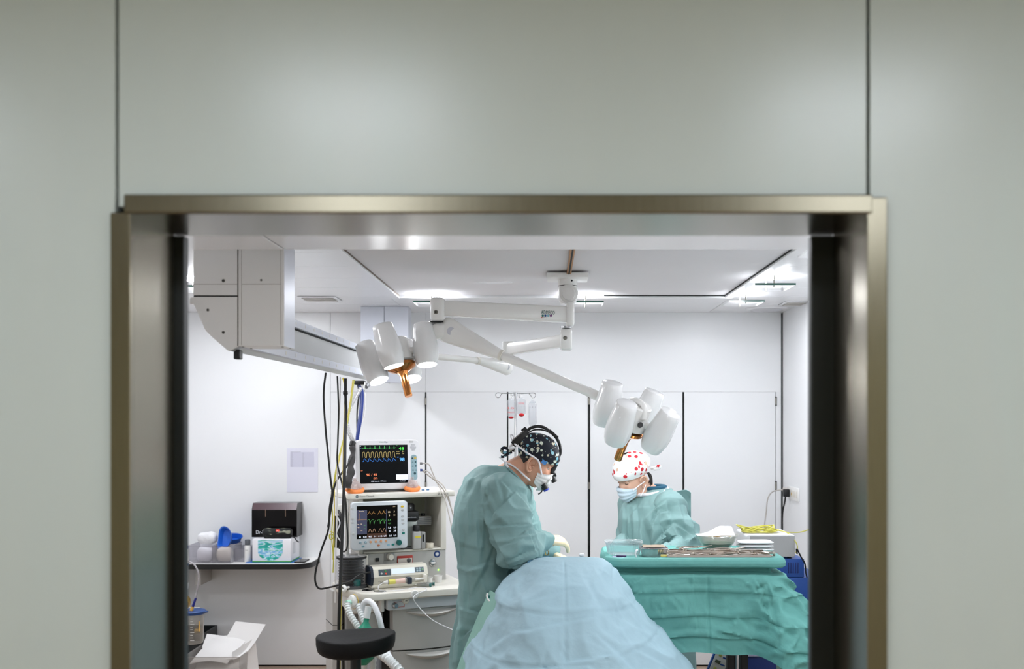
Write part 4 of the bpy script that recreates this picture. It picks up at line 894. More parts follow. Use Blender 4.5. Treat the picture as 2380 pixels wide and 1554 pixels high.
    def patch(s, th0, th1, z0f, z1f, inf, nu=40, nv=18, feat=False, fn=None):
        rows = []
        for j in range(nv + 1):
            r = []
            for i in range(nu + 1):
                th = th0 + (th1 - th0) * i / nu; a, b = z0f(th), z1f(th); z = a + (b - a) * j / nv
                k = inf(th, j / nv) if callable(inf) else inf
                p = s.loc(th, z, k, feat); r.append(s.w(fn(p, th, j / nv) if fn else p))
            rows.append(r)
        return rows
def hand(mb, wrist, d, back, left, inf=0.0, curl=(0.45, 0.5, 0.3), spread=0.12, sc=1.0, thumb=0.6):
    """palm and five jointed fingers; back = back-of-hand direction; left True when it is a left hand"""
    w = Vector(wrist); d = Vector(d).normalized(); b = Vector(back); b = (b - d * b.dot(d)).normalized()
    s_ = d.cross(b) * (1 if left else -1)          # towards the thumb
    R = lambda r: r * sc + inf
    for k, o in enumerate((-0.026, -0.009, 0.009, 0.026)):
        mb.cap(w + s_ * o * 0.6 * sc, w + d * 0.088 * sc + s_ * o * sc, R(0.0135), R(0.0115), 12)
    for k, (o, L_) in enumerate(((0.028, 0.075), (0.0095, 0.084), (-0.0095, 0.078), (-0.027, 0.060))):
        p = w + d * 0.090 * sc + s_ * o * sc; dr = (d + s_ * spread * (o / 0.028)).normalized(); ang = 0
        for j, (f, r0, r1) in enumerate(((0.46, 0.0098, 0.0088), (0.3, 0.0088, 0.0078), (0.24, 0.0078, 0.0064))):
            ang += curl[j] * (1 + 0.12 * k); t = dr * math.cos(ang) - b * math.sin(ang); q = p + t * L_ * f * sc
            mb.cap(p, q, R(r0), R(r1), 12); p = q
    p = w + d * 0.022 * sc + s_ * 0.020 * sc
    t = (d * 0.75 + s_ * 0.6 - b * 0.25).normalized(); q = p + t * 0.045 * sc; mb.cap(p, q, R(0.0145), R(0.0105), 12)
    t2 = (d * 0.95 + s_ * (0.25 - thumb * 0.3) - b * 0.3).normalized(); q2 = q + t2 * 0.032 * sc; mb.cap(q, q2, R(0.0105), R(0.0092), 12)
    t3 = (d * 0.95 - s_ * 0.1 * thumb - b * 0.4).normalized(); mb.cap(q2, q2 + t3 * 0.026 * sc, R(0.0092), R(0.0068), 12)
def loft(mb, rings, n=48, e=0.85):
    """rings: (center, axis x vector, half a, axis y vector, half b)"""
    rows = []
    for c, ux, a, uy, b in rings:
        c, ux, uy = Vector(c), Vector(ux), Vector(uy)
        rows.append([c + ux * (a * math.copysign(abs(math.cos(t)) ** e, math.cos(t))) + uy * (b * math.copysign(abs(math.sin(t)) ** e, math.sin(t))) for t in (2 * math.pi * i / n for i in range(n))])
    mb.surf(rows, closed_u=True); m_ = len(mb.v); k = len(rows)
    mb.f += [tuple(reversed(range(m_ - k * n, m_ - (k - 1) * n))), tuple(range(m_ - n, m_))]
def folds(A, N_, fn):
    out = A.copy()
    for i in range(len(A)): out[i] = A[i] + N_[i] * fn(Vector(A[i]), Vector(N_[i]))
    return out
# ---- cap prints
def cap_print(name, ground, cols, scale, small, keep=0.5):
    m = bpy.data.materials.new(name); m.use_nodes = True; nt = m.node_tree; N = nt.nodes; L = nt.links; b = N['Principled BSDF']; b.inputs['Roughness'].default_value = 0.8
    tc = N.new('ShaderNodeTexCoord'); prev = None
    g = N.new('ShaderNodeRGB'); g.outputs[0].default_value = lin(ground) + (1,); prev = g.outputs[0]
    for (sc_, th, kp, cc, st) in ((scale, 0.37, keep, cols, (1, 1, 1)), (scale * 0.93, 0.27, keep * 0.55, cols[::-1], (1.5, 1, 0.75)), (scale * 2.3, 0.2, small, [cols[0]], (1, 1, 1))):
        mp = N.new('ShaderNodeMapping'); mp.inputs['Scale'].default_value = st; mp.inputs['Location'].default_value = (sc_ * 0.13, sc_ * 0.07, 0.3); L.new(tc.outputs['Object'], mp.inputs[0])
        v = N.new('ShaderNodeTexVoronoi'); v.inputs['Scale'].default_value = sc_; v.inputs['Randomness'].default_value = 0.7; L.new(mp.outputs[0], v.inputs['Vector'])
        lt = N.new('ShaderNodeMath'); lt.operation = 'LESS_THAN'; lt.inputs[1].default_value = th; L.new(v.outputs['Distance'], lt.inputs[0])
        sp = N.new('ShaderNodeSeparateColor'); L.new(v.outputs['Color'], sp.inputs[0])
        k = N.new('ShaderNodeMath'); k.operation = 'LESS_THAN'; k.inputs[1].default_value = kp; L.new(sp.outputs[0], k.inputs[0])
        mu = N.new('ShaderNodeMath'); mu.operation = 'MULTIPLY'; L.new(lt.outputs[0], mu.inputs[0]); L.new(k.outputs[0], mu.inputs[1])
        cr = N.new('ShaderNodeValToRGB'); cr.color_ramp.interpolation = 'CONSTANT'
        while len(cr.color_ramp.elements) < len(cc): cr.color_ramp.elements.new(0.5)
        for i, c in enumerate(cc):
            cr.color_ramp.elements[i].position = i / len(cc); cr.color_ramp.elements[i].color = lin(c) + (1,)
        L.new(sp.outputs[1], cr.inputs[0])
        mx = N.new('ShaderNodeMix'); mx.data_type = 'RGBA'; L.new(mu.outputs[0], mx.inputs[0]); L.new(prev, mx.inputs[6]); L.new(cr.outputs[0], mx.inputs[7]); prev = mx.outputs[2]
    L.new(prev, b.inputs['Base Color']); return m
M_cap1 = cap_print('space_print_cotton', (10, 16, 32), [(214, 222, 206), (120, 178, 196), (150, 200, 212), (206, 200, 176)], 44, 0.5, 0.85)
M_cap2 = cap_print('cherry_print_cotton', (240, 240, 240), [(206, 36, 50), (226, 190, 166), (198, 30, 44)], 33, 0.10, 0.55)
def bag_folds(rows, amp, fr, seed=0.0):
    A = np.array([[tuple(p) for p in r] for r in rows]); du = np.gradient(A, axis=1); dv = np.gradient(A, axis=0); nn = np.cross(du, dv); nn /= np.linalg.norm(nn, axis=2, keepdims=True) + 1e-9
    for j in range(A.shape[0]):
        for i in range(A.shape[1]): A[j, i] += nn[j, i] * amp * noise.noise(Vector(A[j, i]) * fr + Vector((seed, 0, 0)))
    return [[tuple(p) for p in r] for r in A]
# ---------------------------------------------------------------- surgeon
HS = Head((-0.050, 4.70, 1.556), 0.0, math.radians(33))
sgW = Vector((-0.006, 4.675, 1.180)); sgE = Vector((-0.132, 4.435, 1.150)); sgS = Vector((-0.20, 4.515, 1.405))
slS, slE, slW = Vector((-0.17, 4.885, 1.405)), Vector((-0.115, 4.985, 1.16)), Vector((0.02, 5.0, 1.075))
sg = thing('person', 'person in green gown and dark planet-print cap wearing a headlamp and loupes', 'person', (-0.27, 4.7, 0))
mb = MB(); HS.shell(mb)
nb = HS.w((0, -0.035, -0.06))
mb.cap(nb, (-0.235, 4.7, 1.45), 0.056, 0.066, 24); mb.cap(HS.w((0, 0.0, -0.06)), (-0.20, 4.7, 1.43), 0.05, 0.06, 20)
mb.cap((-0.21, 4.56, 1.42), (-0.21, 4.84, 1.42), 0.07, 0.07); mb.cap((-0.22, 4.66, 1.36), (-0.27, 4.66, 1.0), 0.125, 0.12); mb.cap((-0.22, 4.74, 1.36), (-0.27, 4.74, 1.0), 0.125, 0.12)
mb.cap(sgS, sgE, 0.055, 0.043); mb.cap(sgE, sgW, 0.042, 0.028); mb.cap(slS, slE, 0.055, 0.043); mb.cap(slE, slW, 0.042, 0.028)
for yy in (4.61, 4.79):
    mb.cap((-0.27, yy, 0.97), (-0.27, yy, 0.52), 0.085, 0.056); mb.cap((-0.27, yy, 0.52), (-0.285, yy, 0.1), 0.055, 0.04); mb.cap((-0.285, yy, 0.05), (-0.15, yy, 0.038), 0.038, 0.03)
hd_ = (0.80, 0.50, -0.10); hb_ = (0.1, -0.45, 0.9)
hand(mb, sgW, hd_, hb_, False, 0.0, (0.38, 0.32, 0.2), 0.04)
hand(mb, slW, (0.8, -0.1, -0.35), (0.2, 0.3, 0.9), True, 0.0, (0.5, 0.5, 0.3), 0.08)
A, N_, fs = remesh(mb, 0.0045, 4)
mb = MB(); mb.v = [tuple(p) for p in A]; mb.f = fs; HS.ear(mb, 1); HS.ear(mb, -1)
body = mb.build('body', M_skin, sg, ang=70)
# gown
def ring(z, x0, x1, b, y=4.7): return ((((x0 + x1) / 2), y, z), (1, 0, 0), (x1 - x0) / 2, (0, 1, 0), b)
mb = MB()
loft(mb, [ring(0.22, -0.46, -0.07, 0.27), ring(0.4, -0.455, -0.08, 0.26), ring(0.57, -0.44, -0.095, 0.245), ring(0.84, -0.42, -0.115, 0.215), ring(1.0, -0.412, -0.12, 0.205), ring(1.10, -0.424, -0.118, 0.205), ring(1.22, -0.442, -0.10, 0.21),
          ring(1.33, -0.436, -0.082, 0.215), ring(1.40, -0.415, -0.085, 0.205), ring(1.455, -0.375, -0.115, 0.165), ring(1.495, -0.335, -0.155, 0.115), ring(1.522, -0.30, -0.185, 0.085)], 56)
mb.cap(sgS + Vector((0, 0.03, -0.01)), sgE + Vector((-0.01, 0, 0.02)), 0.098, 0.083, 24); mb.cap(sgE + Vector((0.0, 0, 0.015)), sgW - (sgW - sgE) * 0.12, 0.080, 0.043, 24)
mb.cap(slS, slE, 0.095, 0.08, 24); mb.cap(slE, slW - (slW - slE) * 0.1, 0.075, 0.042, 24)
A, N_, fs = remesh(mb, 0.0055, 5)
def seg_t(p, a, b):
    t = (p - a).dot(b - a) / (b - a).length_squared; return t, (p - (a + (b - a) * min(max(t, 0), 1))).length
def gf(p, n):
    t1, d1 = seg_t(p, sgS, sgE); t2, d2 = seg_t(p, sgE, sgW); slv = max(1 - soft(min(d1, d2), 0.085, 0.13), 0)
    if p.y > 4.72: slv = 0
    v = 0.024 * noise.noise((p.x * 7 + 3, p.y * 7, p.z * 1.3)) + 0.012 * cre((p.x * 5.5 + 3 + p.z * 0.6, p.y * 5.5, p.z * 1.6)) + 0.006 * cre((p.x * 11 + 1, p.y * 11, p.z * 4.0 + 7)) + 0.006 * cre((p.x * 4 + 5, p.y * 4, p.z * 11))
    s_ = 0.020 * noise.noise((p.x * 6 - p.z * 6, p.y * 6, p.z * 4 + p.x * 6)) + 0.014 * cre((p.x * 4 - p.z * 7, p.y * 6, p.z * 3 + p.x * 5)) + 0.010 * cre((p.x * 6 + p.z * 10 + 4, p.y * 7, p.z * 4 - p.x * 8)) + 0.008 * math.exp(-((p - sgE).length / 0.11) ** 2) * math.sin(60 * (p.z - p.x * 0.8 + 0.02 * noise.noise(p * 18)))
    top = soft(p.z, 1.53, 1.44)
    hang = -0.010 * math.exp(-((p - Vector((-0.205, 4.47, 1.22))).length / 0.06) ** 2)
    return (v * (1 - slv) * (0.5 + 0.5 * top) + s_ * slv + hang)
A = folds(A, N_, gf)
SG = [(1135, 1164, 1143, 1215, .020, .03), (1143, 1195, 1200, 1134, .014, .022), (1142, 1215, 1232, 1208, .014, .025), (1200, 1138, 1240, 1185, .012, .02), (1205, 1235, 1235, 1215, .016, .02), (1165, 1240, 1246, 1230, .012, .02), (1180, 1290, 1250, 1262, .014, .02), (1150, 1235, 1188, 1300, -.016, .025),
      (1190, 1300, 1262, 1275, -.010, .015), (1225, 1225, 1250, 1275, .012, .018), (1245, 1240, 1258, 1280, .010, .012), (1172, 1255, 1215, 1240, .010, .016), (1115, 1190, 1118, 1270, .014, .025), (1095, 1165, 1100, 1240, .010, .02), (1075, 1190, 1080, 1310, .012, .025), (1130, 1205, 1122, 1300, .016, .03), (1150, 1262, 1105, 1370, .018, .035),
      (1085, 1320, 1160, 1290, .012, .02), (1075, 1405, 1140, 1420, .012, .02), (1090, 1330, 1085, 1420, .012, .03), (1120, 1330, 1150, 1390, .012, .03), (1165, 1110, 1195, 1140, .010, .02), (1150, 1090, 1175, 1160, .010, .03), (1105, 1100, 1085, 1150, .010, .025), (1072, 1480, 1110, 1440, .012, .02), (1080, 1430, 1072, 1550, .014, .03), (1105, 1450, 1095, 1550, .012, .03), (1140, 1120, 1128, 1170, .010, .02)]
fld = crease_field(A[:, 0], A[:, 2], pxsegs(SG, 4.6)); face = np.clip(-N_[:, 1] * 1.6 + 0.3, 0, 1)
A = A + N_ * (fld * face)[:, None]
gown = arr_obj('gown', A, fs, M_gown, sg, ang=50)
# sleeve cuffs and gloves
cu = sgW - (sgW - sgE) * 0.12
MB().lathe([(0.030, -0.03), (0.043, -0.028), (0.044, 0.0), (0.039, 0.022), (0.032, 0.024)], cu, sgW - sgE, 24).build('cuff', M_strap, gown)
mb = MB(); hand(mb, sgW, hd_, hb_, False, 0.0022, (0.38, 0.32, 0.2), 0.04); mb.cap(cu, sgW, 0.031, 0.029)
A, N_, fs = remesh(mb, 0.0035, 3); arr_obj('glove', A, fs, M_glove, sg, ang=70)
mb = MB(); hand(mb, slW, (0.8, -0.1, -0.35), (0.2, 0.3, 0.9), True, 0.0022, (0.5, 0.5, 0.3), 0.08); mb.cap(slW - (slW - slE) * 0.15, slW, 0.031, 0.029)
A, N_, fs = remesh(mb, 0.0045, 3); arr_obj('glove', A, fs, M_glove, sg, ang=70)
# trousers, shoes
def lower(parent, x, ys, dx):
    for yy in ys:
        MB().cap((x, yy, 0.9), (x, yy, 0.52), 0.095, 0.085).cap((x, yy, 0.52), (x - 0.01, yy, 0.12), 0.082, 0.075).build('trouser_leg', M_scrub, parent)
        mb = MB(); mb.cap((x - 0.02 * dx, yy, 0.052), (x + 0.13 * dx, yy, 0.045), 0.05, 0.043); mb.box(x - 0.06, x + 0.15 * dx if dx > 0 else x + 0.06, yy - 0.04, yy + 0.04, 0.001, 0.02) if dx > 0 else mb.box(x - 0.15, x + 0.06, yy - 0.04, yy + 0.04, 0.001, 0.02)
        mb.build('shoe', M_shoe, parent)
lower(sg, -0.27, (4.61, 4.79), 1)
# cap
capz = lambda th: 0.000 + 0.34 * HS.loc(th, 0.0, 0, False)[1]
topz = lambda th: 0.1185
rows = HS.patch(0, 2 * math.pi, capz, topz, lambda th, v: 0.0075 + 0.006 * math.sin(math.pi * min(v * 1.1, 1)) + 0.004 * max(0, -math.cos(th)), 72, 30, fn=lambda p, th, v: (p[0], p[1], p[2] + 0.006 * soft(v, 0.5, 1)))
cp = MB().surf(bag_folds(rows, 0.003, 22)).build('cap', M_cap1, sg, ang=80)
rows = HS.patch(math.radians(108), math.radians(252), lambda th: capz(th) - 0.004 - 0.024 * soft(-math.cos(th), 0.3, 0.75), lambda th: capz(th) + 0.012, lambda th, v: 0.0025 + 0.002 * v, 50, 8)
MB().solid(rows, 0.002).build('hair', M_hair, sg, ang=80)
yN = 4.70
kt = MB()
for (pts, r) in (([(1196, 1046), (1184, 1044), (1172, 1040), (1166, 1046), (1172, 1052), (1186, 1050)], 0.008), ([(1190, 1050), (1180, 1055), (1170, 1061), (1164, 1060)], 0.006)):
    kt.tube([P(x, y, yN) for x, y in pts], r, 8)
kt.build('cap_tie', M_cap1, cp)
q = P(1264, 1070.5, 4.62); t_ = HS.f.cross(HS.r)
MB().add([HS.w((0.0708 + 0.006, 0.038 + a, 0.013 + b)) + HS.r * 0.003 for a, b in ((-0.012, -0.009), (0.012, -0.009), (0.012, 0.009), (-0.012, 0.009))], [(0, 1, 2, 3)]).build('cap_tag', mat('tag_blue', (76, 140, 206), 0.7), cp, smooth=False)
# mask
mz0 = lambda th: -0.121 + 0.028 * abs(math.sin(th)) ** 2; mz1 = lambda th: -0.012 - 0.034 * abs(math.sin(th)) ** 2
def pleat(p, th, v): return (p[0], p[1] + 0.010 * math.cos(th) * math.sin(math.pi * v) + 0.0022 * math.sin(v * 26) + (0.014 * math.cos(th) if v < 0.15 else 0.016 * math.cos(th)), p[2])
rows = HS.patch(math.radians(-74), math.radians(74), mz0, mz1, 0.006, 48, 26, fn=pleat)
mk = MB().solid(rows, 0.0012).build('face_mask', M_mask, sg, ang=60)
def strap(pts, r=0.0032, nm='strap', par=None, m=None): return MB().tube(pts, r, 8, 4).build(nm, m or M_strap, par or mk)
e_ = lambda x, y, d=4.615: P(x, y, d)
strap([e_(1259, 1103, 4.625), e_(1257, 1092, 4.618), e_(1252, 1072, 4.607), e_(1244, 1064, 4.605), e_(1225, 1052, 4.605), e_(1203, 1036, 4.64), e_(1192, 1029, 4.69)], 0.0042)
strap([e_(1232, 1116, 4.63), e_(1220, 1106, 4.622), e_(1205, 1092, 4.63), e_(1190, 1081, 4.645), e_(1177, 1075, 4.66), e_(1172, 1073, 4.70)], 0.0042)
strap([P(1194, 1030, 4.69), P(1188, 1018, 4.69), P(1187, 1010, 4.69), P(1192, 1012, 4.69), P(1196, 1026, 4.69)], 0.003)
strap([P(1196, 1032, 4.69), P(1186, 1036, 4.68), P(1184, 1042, 4.68), P(1194, 1042, 4.68)], 0.006)
strap([P(1174, 1074, 4.67), P(1168, 1068, 4.67), P(1160, 1062, 4.67)], 0.003)
strap([P(1174, 1075, 4.64), P(1181, 1086, 4.632)], 0.0055)
# face: eyes, brows
for sd in (-1, 1):
    ec = HS.w((sd * 0.031, 0.0665, 0.003)); ey = MB().ell(ec, 0.0118, 16, 10).build('eye', mat('eye_white', (226, 220, 214), 0.2), body)
    MB().lathe([(0, 0.0003), (0.0055, 0.0)], HS.w((sd * 0.031, 0.0665, 0.003)) + (HS.f * 0.9 - HS.u * 0.45).normalized() * 0.0117, HS.f * 0.9 - HS.u * 0.45, 14).build('iris', M_hair, ey)
    rows = []
    for j in range(7):
        ph = math.radians(66 - 80 * j / 6); rows.append([ec + (HS.r * math.sin(a) * math.cos(ph) + HS.f * math.cos(a) * math.cos(ph) + HS.u * math.sin(ph)) * 0.0131 for a in (math.radians(-100 + 200 * i / 12) for i in range(13))])
    MB().solid(rows, 0.001).build('eyelid', M_skin, body)
    MB().tube([HS.w(HS.loc(sd * a, 0.028 + 0.004 * math.sin((a - 0.2) * 4), 0.003, True)) for a in (0.18, 0.35, 0.52, 0.68)], 0.0035, 8).build('eyebrow', M_hair, body)
# headlamp
hlm = thing('headlamp', 'black headband lamp with battery box worn over the planet-print cap', 'headlamp', P(1245, 1000, 4.7))
MB().tube([P(x, y, 4.7) for x, y in ((1222, 1003), (1234, 994), (1249, 990.5), (1264, 993), (1276, 1001), (1290, 1013), (1299, 1028), (1303, 1045), (1301, 1056), (1295, 1066), (1293, 1077))], 0.0075, 10).build('headband', M_black, hlm)
MB().tube([P(x, y, 4.64) for x, y in ((1226, 1006), (1240, 999), (1256, 998), (1270, 1001), (1278, 1006))], 0.0035, 8).build('top_strap', M_black, hlm)
def obox(c, ux, uz, sx, sy, sz, r=0.004):
    ux = Vector(ux).normalized(); uz = Vector(uz); uz = (uz - ux * uz.dot(ux)).normalized(); uy = uz.cross(ux)
    return MB(Matrix.Translation(c) @ Matrix((ux, uy, uz)).transposed().to_4x4()).rbox(-sx, sx, -sy, sy, -sz, sz, r)
ub = P(1222, 1001, 4.7) - P(1192, 1026, 4.7); nb_ = Vector((-ub.z, 0, ub.x))
obox(P(1210, 1018, 4.70), ub, nb_, 0.047, 0.035, 0.016, 0.005).build('battery_box', M_black, hlm)
obox(P(1206.5, 1013, 4.70), ub, nb_, 0.036, 0.033, 0.008, 0.003).build('battery_lid', mat('lid_grey', (120, 116, 112), 0.5), hlm)
obox(P(1220, 1000, 4.70), ub, nb_, 0.013, 0.03, 0.014, 0.003).build('clip', M_rub, hlm)
tg = P(1297, 1017, 4.7) - P(1277, 999, 4.7)
obox(P(1287, 1008, 4.7), tg, Vector((tg.z, 0, -tg.x)), 0.027, 0.016, 0.006, 0.003).build('hinge_block', M_black, hlm)
MB().tube([P(x, y, 4.7) for x, y in ((1293, 1077), (1286, 1088), (1283, 1096), (1288, 1102), (1292, 1101))], lambda t: 0.010 + 0.004 * math.sin(math.pi * t), 12).build('lamp_arm', M_black, hlm)
MB().ell(P(1287, 1075, 4.69), (0.012, 0.012, 0.014)).build('knob', mat('knob_olive', (60, 58, 46), 0.4), hlm)
lp = thing('surgical_loupes', 'pair of black loupe barrels hanging before the surgeon\'s mask', 'loupes', P(1272, 1122, 4.68))
MB().cyl(P(1284, 1106, 4.70), P(1289, 1120, 4.70), 0.0125, 0.0135, 20).build('barrel', M_black, lp)
b1 = MB().cyl(P(1263, 1124, 4.655), P(1269, 1136, 4.655), 0.0125, 0.0140, 20).build('barrel', M_black, lp)
MB().cyl(P(1269, 1136.2, 4.655), P(1270.5, 1139.5, 4.655), 0.0145, 0.014, 20).build('lens_ring', mat('ring_blue', (70, 84, 200), 0.3), b1)
MB().cyl(P(1270.6, 1139.7, 4.655), P(1271, 1140.6, 4.655), 0.0135, 0.0125, 20).build('lens', mat('lens_white', (230, 234, 240), 0.2), b1)
MB().tube([P(1282, 1103, 4.68), P(1280, 1107, 4.67), P(1273, 1119, 4.66), P(1266, 1124, 4.655)], 0.0045, 8).build('bridge', M_mgrey, lp)
MB().tube([P(1259, 1132, 4.655), P(1260, 1139, 4.655), P(1257, 1144, 4.655), P(1251, 1148, 4.655)], 0.003, 8).build('cable_end', M_black, lp)
# ring-handled tool in the surgeon's grip
tl = thing('needle_holder', 'gold ringed needle holder dangling under the surgeon\'s glove', 'surgical tool', P(1270, 1280, 4.74))
MB().tube([P(1271 + 3.6 * math.sin(a), 1284 + 6.0 * math.cos(a), 4.74) for a in (2 * math.pi * k / 10 for k in range(10))], 0.0017, 8, closed=True).build('ring', mat('gold_tool', (212, 160, 70), 0.25, 0.9), tl)
MB().tube([P(1273, 1279, 4.74), P(1278, 1271, 4.76), P(1287, 1268, 4.78)], 0.0018, 8).build('shank', M_steel, tl)
# collar
MB().tube([P(1176, 1078, 4.74), P(1172, 1080, 4.68), P(1186, 1092, 4.625), P(1206, 1112, 4.615), P(1222, 1131, 4.64), P(1229, 1140, 4.70)], 0.006, 8).build('collar', M_gown, gown)
# ---------------------------------------------------------------- assistant
dW = 5.45
yaw = math.atan2(-0.55, -0.835)
HA = Head((0.468, dW, 1.432), yaw, math.radians(27), math.radians(-4), 0.97)
aLS, aRS = Vector((0.665, 5.37, 1.275)), Vector((0.485, 5.585, 1.27))
aLE, aRE = Vector((0.745, 5.27, 1.075)), Vector((0.45, 5.50, 1.06)); aLW, aRW = Vector((0.56, 5.09, 1.03)), Vector((0.36, 5.28, 1.03))
pa = thing('person', 'person in green gown and white cherry-print cap looking down behind instrument table', 'person', (0.60, 5.5, 0))
fa = Vector((math.cos(yaw), math.sin(yaw), 0)); la = Vector((-fa.y, fa.x, 0))
cb = Vector((0.60, 5.5, 0))
mb = MB(); HA.shell(mb)
mb.cap(HA.w((0, -0.03, -0.06)), (0.585, 5.51, 1.32), 0.05, 0.058, 24); mb.cap(HA.w((0, 0.0, -0.06)), (0.565, 5.495, 1.30), 0.045, 0.05, 20)
mb.cap(aLS, aRS, 0.06, 0.06); mb.cap(cb + Vector((-0.02, -0.02, 1.22)), cb + Vector((0, 0, 0.92)), 0.125, 0.13)
mb.cap(aLS, aLE, 0.05, 0.04); mb.cap(aLE, aLW, 0.038, 0.026); mb.cap(aRS, aRE, 0.05, 0.04); mb.cap(aRE, aRW, 0.038, 0.026)
for k in (-0.085, 0.085):
    c = cb + la * k; mb.cap(c + Vector((0, 0, 0.9)), c + Vector((0, 0, 0.48)), 0.085, 0.055); mb.cap(c + Vector((0, 0, 0.48)), c + Vector((0, 0, 0.1)), 0.054, 0.04); mb.cap(c + Vector((0, 0, 0.045)), c + fa * 0.13 + Vector((0, 0, 0.036)), 0.036, 0.03)
hand(mb, aLW, (-0.75, -0.5, -0.1), (0, 0, 1), True); hand(mb, aRW, (-0.3, -0.9, 0.0), (0, 0, 1), False)
A, N_, fs = remesh(mb, 0.0045, 4)
mb = MB(); mb.v = [tuple(p) for p in A]; mb.f = fs; HA.ear(mb, 1); HA.ear(mb, -1)
bodya = mb.build('body', M_skin2, pa, ang=70)
mb = MB()
def ringa(z, fo, a, b, c=cb): return (c + fa * fo + Vector((0, 0, z)), fa, a, la, b)
loft(mb, [ringa(0.3, 0.0, 0.2, 0.26), ringa(0.7, 0.0, 0.18, 0.235), ringa(0.95, 0.01, 0.165, 0.215), ringa(1.1, 0.02, 0.16, 0.2), ringa(1.2, 0.025, 0.155, 0.195), ringa(1.27, 0.02, 0.14, 0.175), ringa(1.315, 0.01, 0.115, 0.135), ringa(1.345, -0.005, 0.095, 0.10), ringa(1.362, -0.015, 0.08, 0.082)], 56)
mb.cap(aLS + Vector((0, 0, -0.005)), aLE, 0.088, 0.074, 24); mb.cap(aLE, aLW, 0.07, 0.045, 24); mb.cap(aRS, aRE, 0.082, 0.068, 24); mb.cap(aRE, aRW, 0.066, 0.045, 24)
A, N_, fs = remesh(mb, 0.005, 5)
def gfa(p, n):
    t1, d1 = seg_t(p, aLS, aLE); slv = 1 - soft(d1, 0.08, 0.12)
    q = p - cb; a = q.dot(la)
    v = 0.020 * noise.noise((a * 8, q.dot(fa) * 6, p.z * 1.3)) + 0.013 * cre((a * 6.0 + p.z, q.dot(fa) * 6, p.z * 1.6)) + 0.006 * cre((a * 12 + 2, q.dot(fa) * 10, p.z * 5))
    s_ = 0.022 * noise.noise((a * 6 - p.z * 6 + 5, q.dot(fa) * 6, p.z * 5)) + 0.016 * cre((a * 5 - p.z * 7 + 5, q.dot(fa) * 5, p.z * 3 + a * 6)) + 0.010 * cre((a * 8 + p.z * 10, q.dot(fa) * 7, p.z * 5 - a * 7))
    cr = -0.014 * math.exp(-((a - 0.085 - 0.25 * (1.25 - p.z)) / 0.02) ** 2) * soft(p.z, 1.30, 1.2)
    return (v * (1 - slv) + s_ * slv + cr) * (0.35 + 0.65 * soft(p.z, 1.36, 1.26))
A = folds(A, N_, gfa)
SA = [(1510, 1225, 1530, 1182, .022, .025), (1512, 1275, 1512, 1222, .024, .03), (1520, 1262, 1560, 1212, .016, .022), (1500, 1200, 1545, 1160, .012, .02), (1562, 1215, 1590, 1268, .020, .028), (1562, 1212, 1610, 1245, .014, .02), (1575, 1165, 1590, 1230, .010, .025), (1600, 1190, 1612, 1250, .014, .02), (1478, 1170, 1480, 1265, .016, .03), (1455, 1175, 1458, 1260, .012, .025),
      (1440, 1190, 1430, 1225, .012, .02), (1437, 1215, 1440, 1250, .014, .016), (1530, 1260, 1550, 1230, .012, .018), (1548, 1165, 1556, 1212, .014, .022), (1490, 1230, 1500, 1275, .012, .02), (1590, 1250, 1615, 1235, .012, .014), (1535, 1190, 1555, 1185, .010, .015), (1465, 1200, 1470, 1260, .010, .02)]
fld = crease_field(A[:, 0], A[:, 2], pxsegs(SA, 5.33)); face = np.clip(-N_[:, 1] * 1.6 + 0.3, 0, 1)
A = A + N_ * (fld * face)[:, None]
gowna = arr_obj('gown', A, fs, M_gown2, pa, ang=50)
# stiff gown flap standing up behind the shoulder
rows = []
for j in range(13):
    r = []
    for i in range(13):
        u, v = i / 12, j / 12
        x = 1548 + 58 * u; y = 1146 + 62 * v + 6 * (1 - u) - 10 * math.sin(u * 2.2) * (1 - v)
        if u > 0.85 and v < 0.2: y += (u - 0.85) * 40
        r.append(P(x, y, 5.60 - 0.06 * u + 0.015 * math.sin(v * 5)))
    rows.append(r)
MB().solid(rows, 0.004).build('gown_flap', M_gown2, gowna)
for (W_, E_, dd, lf) in ((aLW, aLE, (-0.75, -0.5, -0.1), True), (aRW, aRE, (-0.3, -0.9, 0.0), False)):
    mb = MB(); hand(mb, W_, dd, (0, 0, 1), lf, 0.0022); mb.cap(W_ - (W_ - E_) * 0.15, W_, 0.031, 0.028); A, N_, fs = remesh(mb, 0.0045, 3); arr_obj('glove', A, fs, M_glove, pa, ang=70)
for k in (-0.085, 0.085):
    c = cb + la * k
    MB().cap(c + Vector((0, 0, 0.85)), c + Vector((0, 0, 0.5)), 0.095, 0.08).cap(c + Vector((0, 0, 0.5)), c + Vector((0, 0, 0.12)), 0.078, 0.07).build('trouser_leg', M_scrub, pa)
    MB().cap(c - fa * 0.03 + Vector((0, 0, 0.05)), c + fa * 0.13 + Vector((0, 0, 0.044)), 0.049, 0.042).build('shoe', M_shoe, pa)
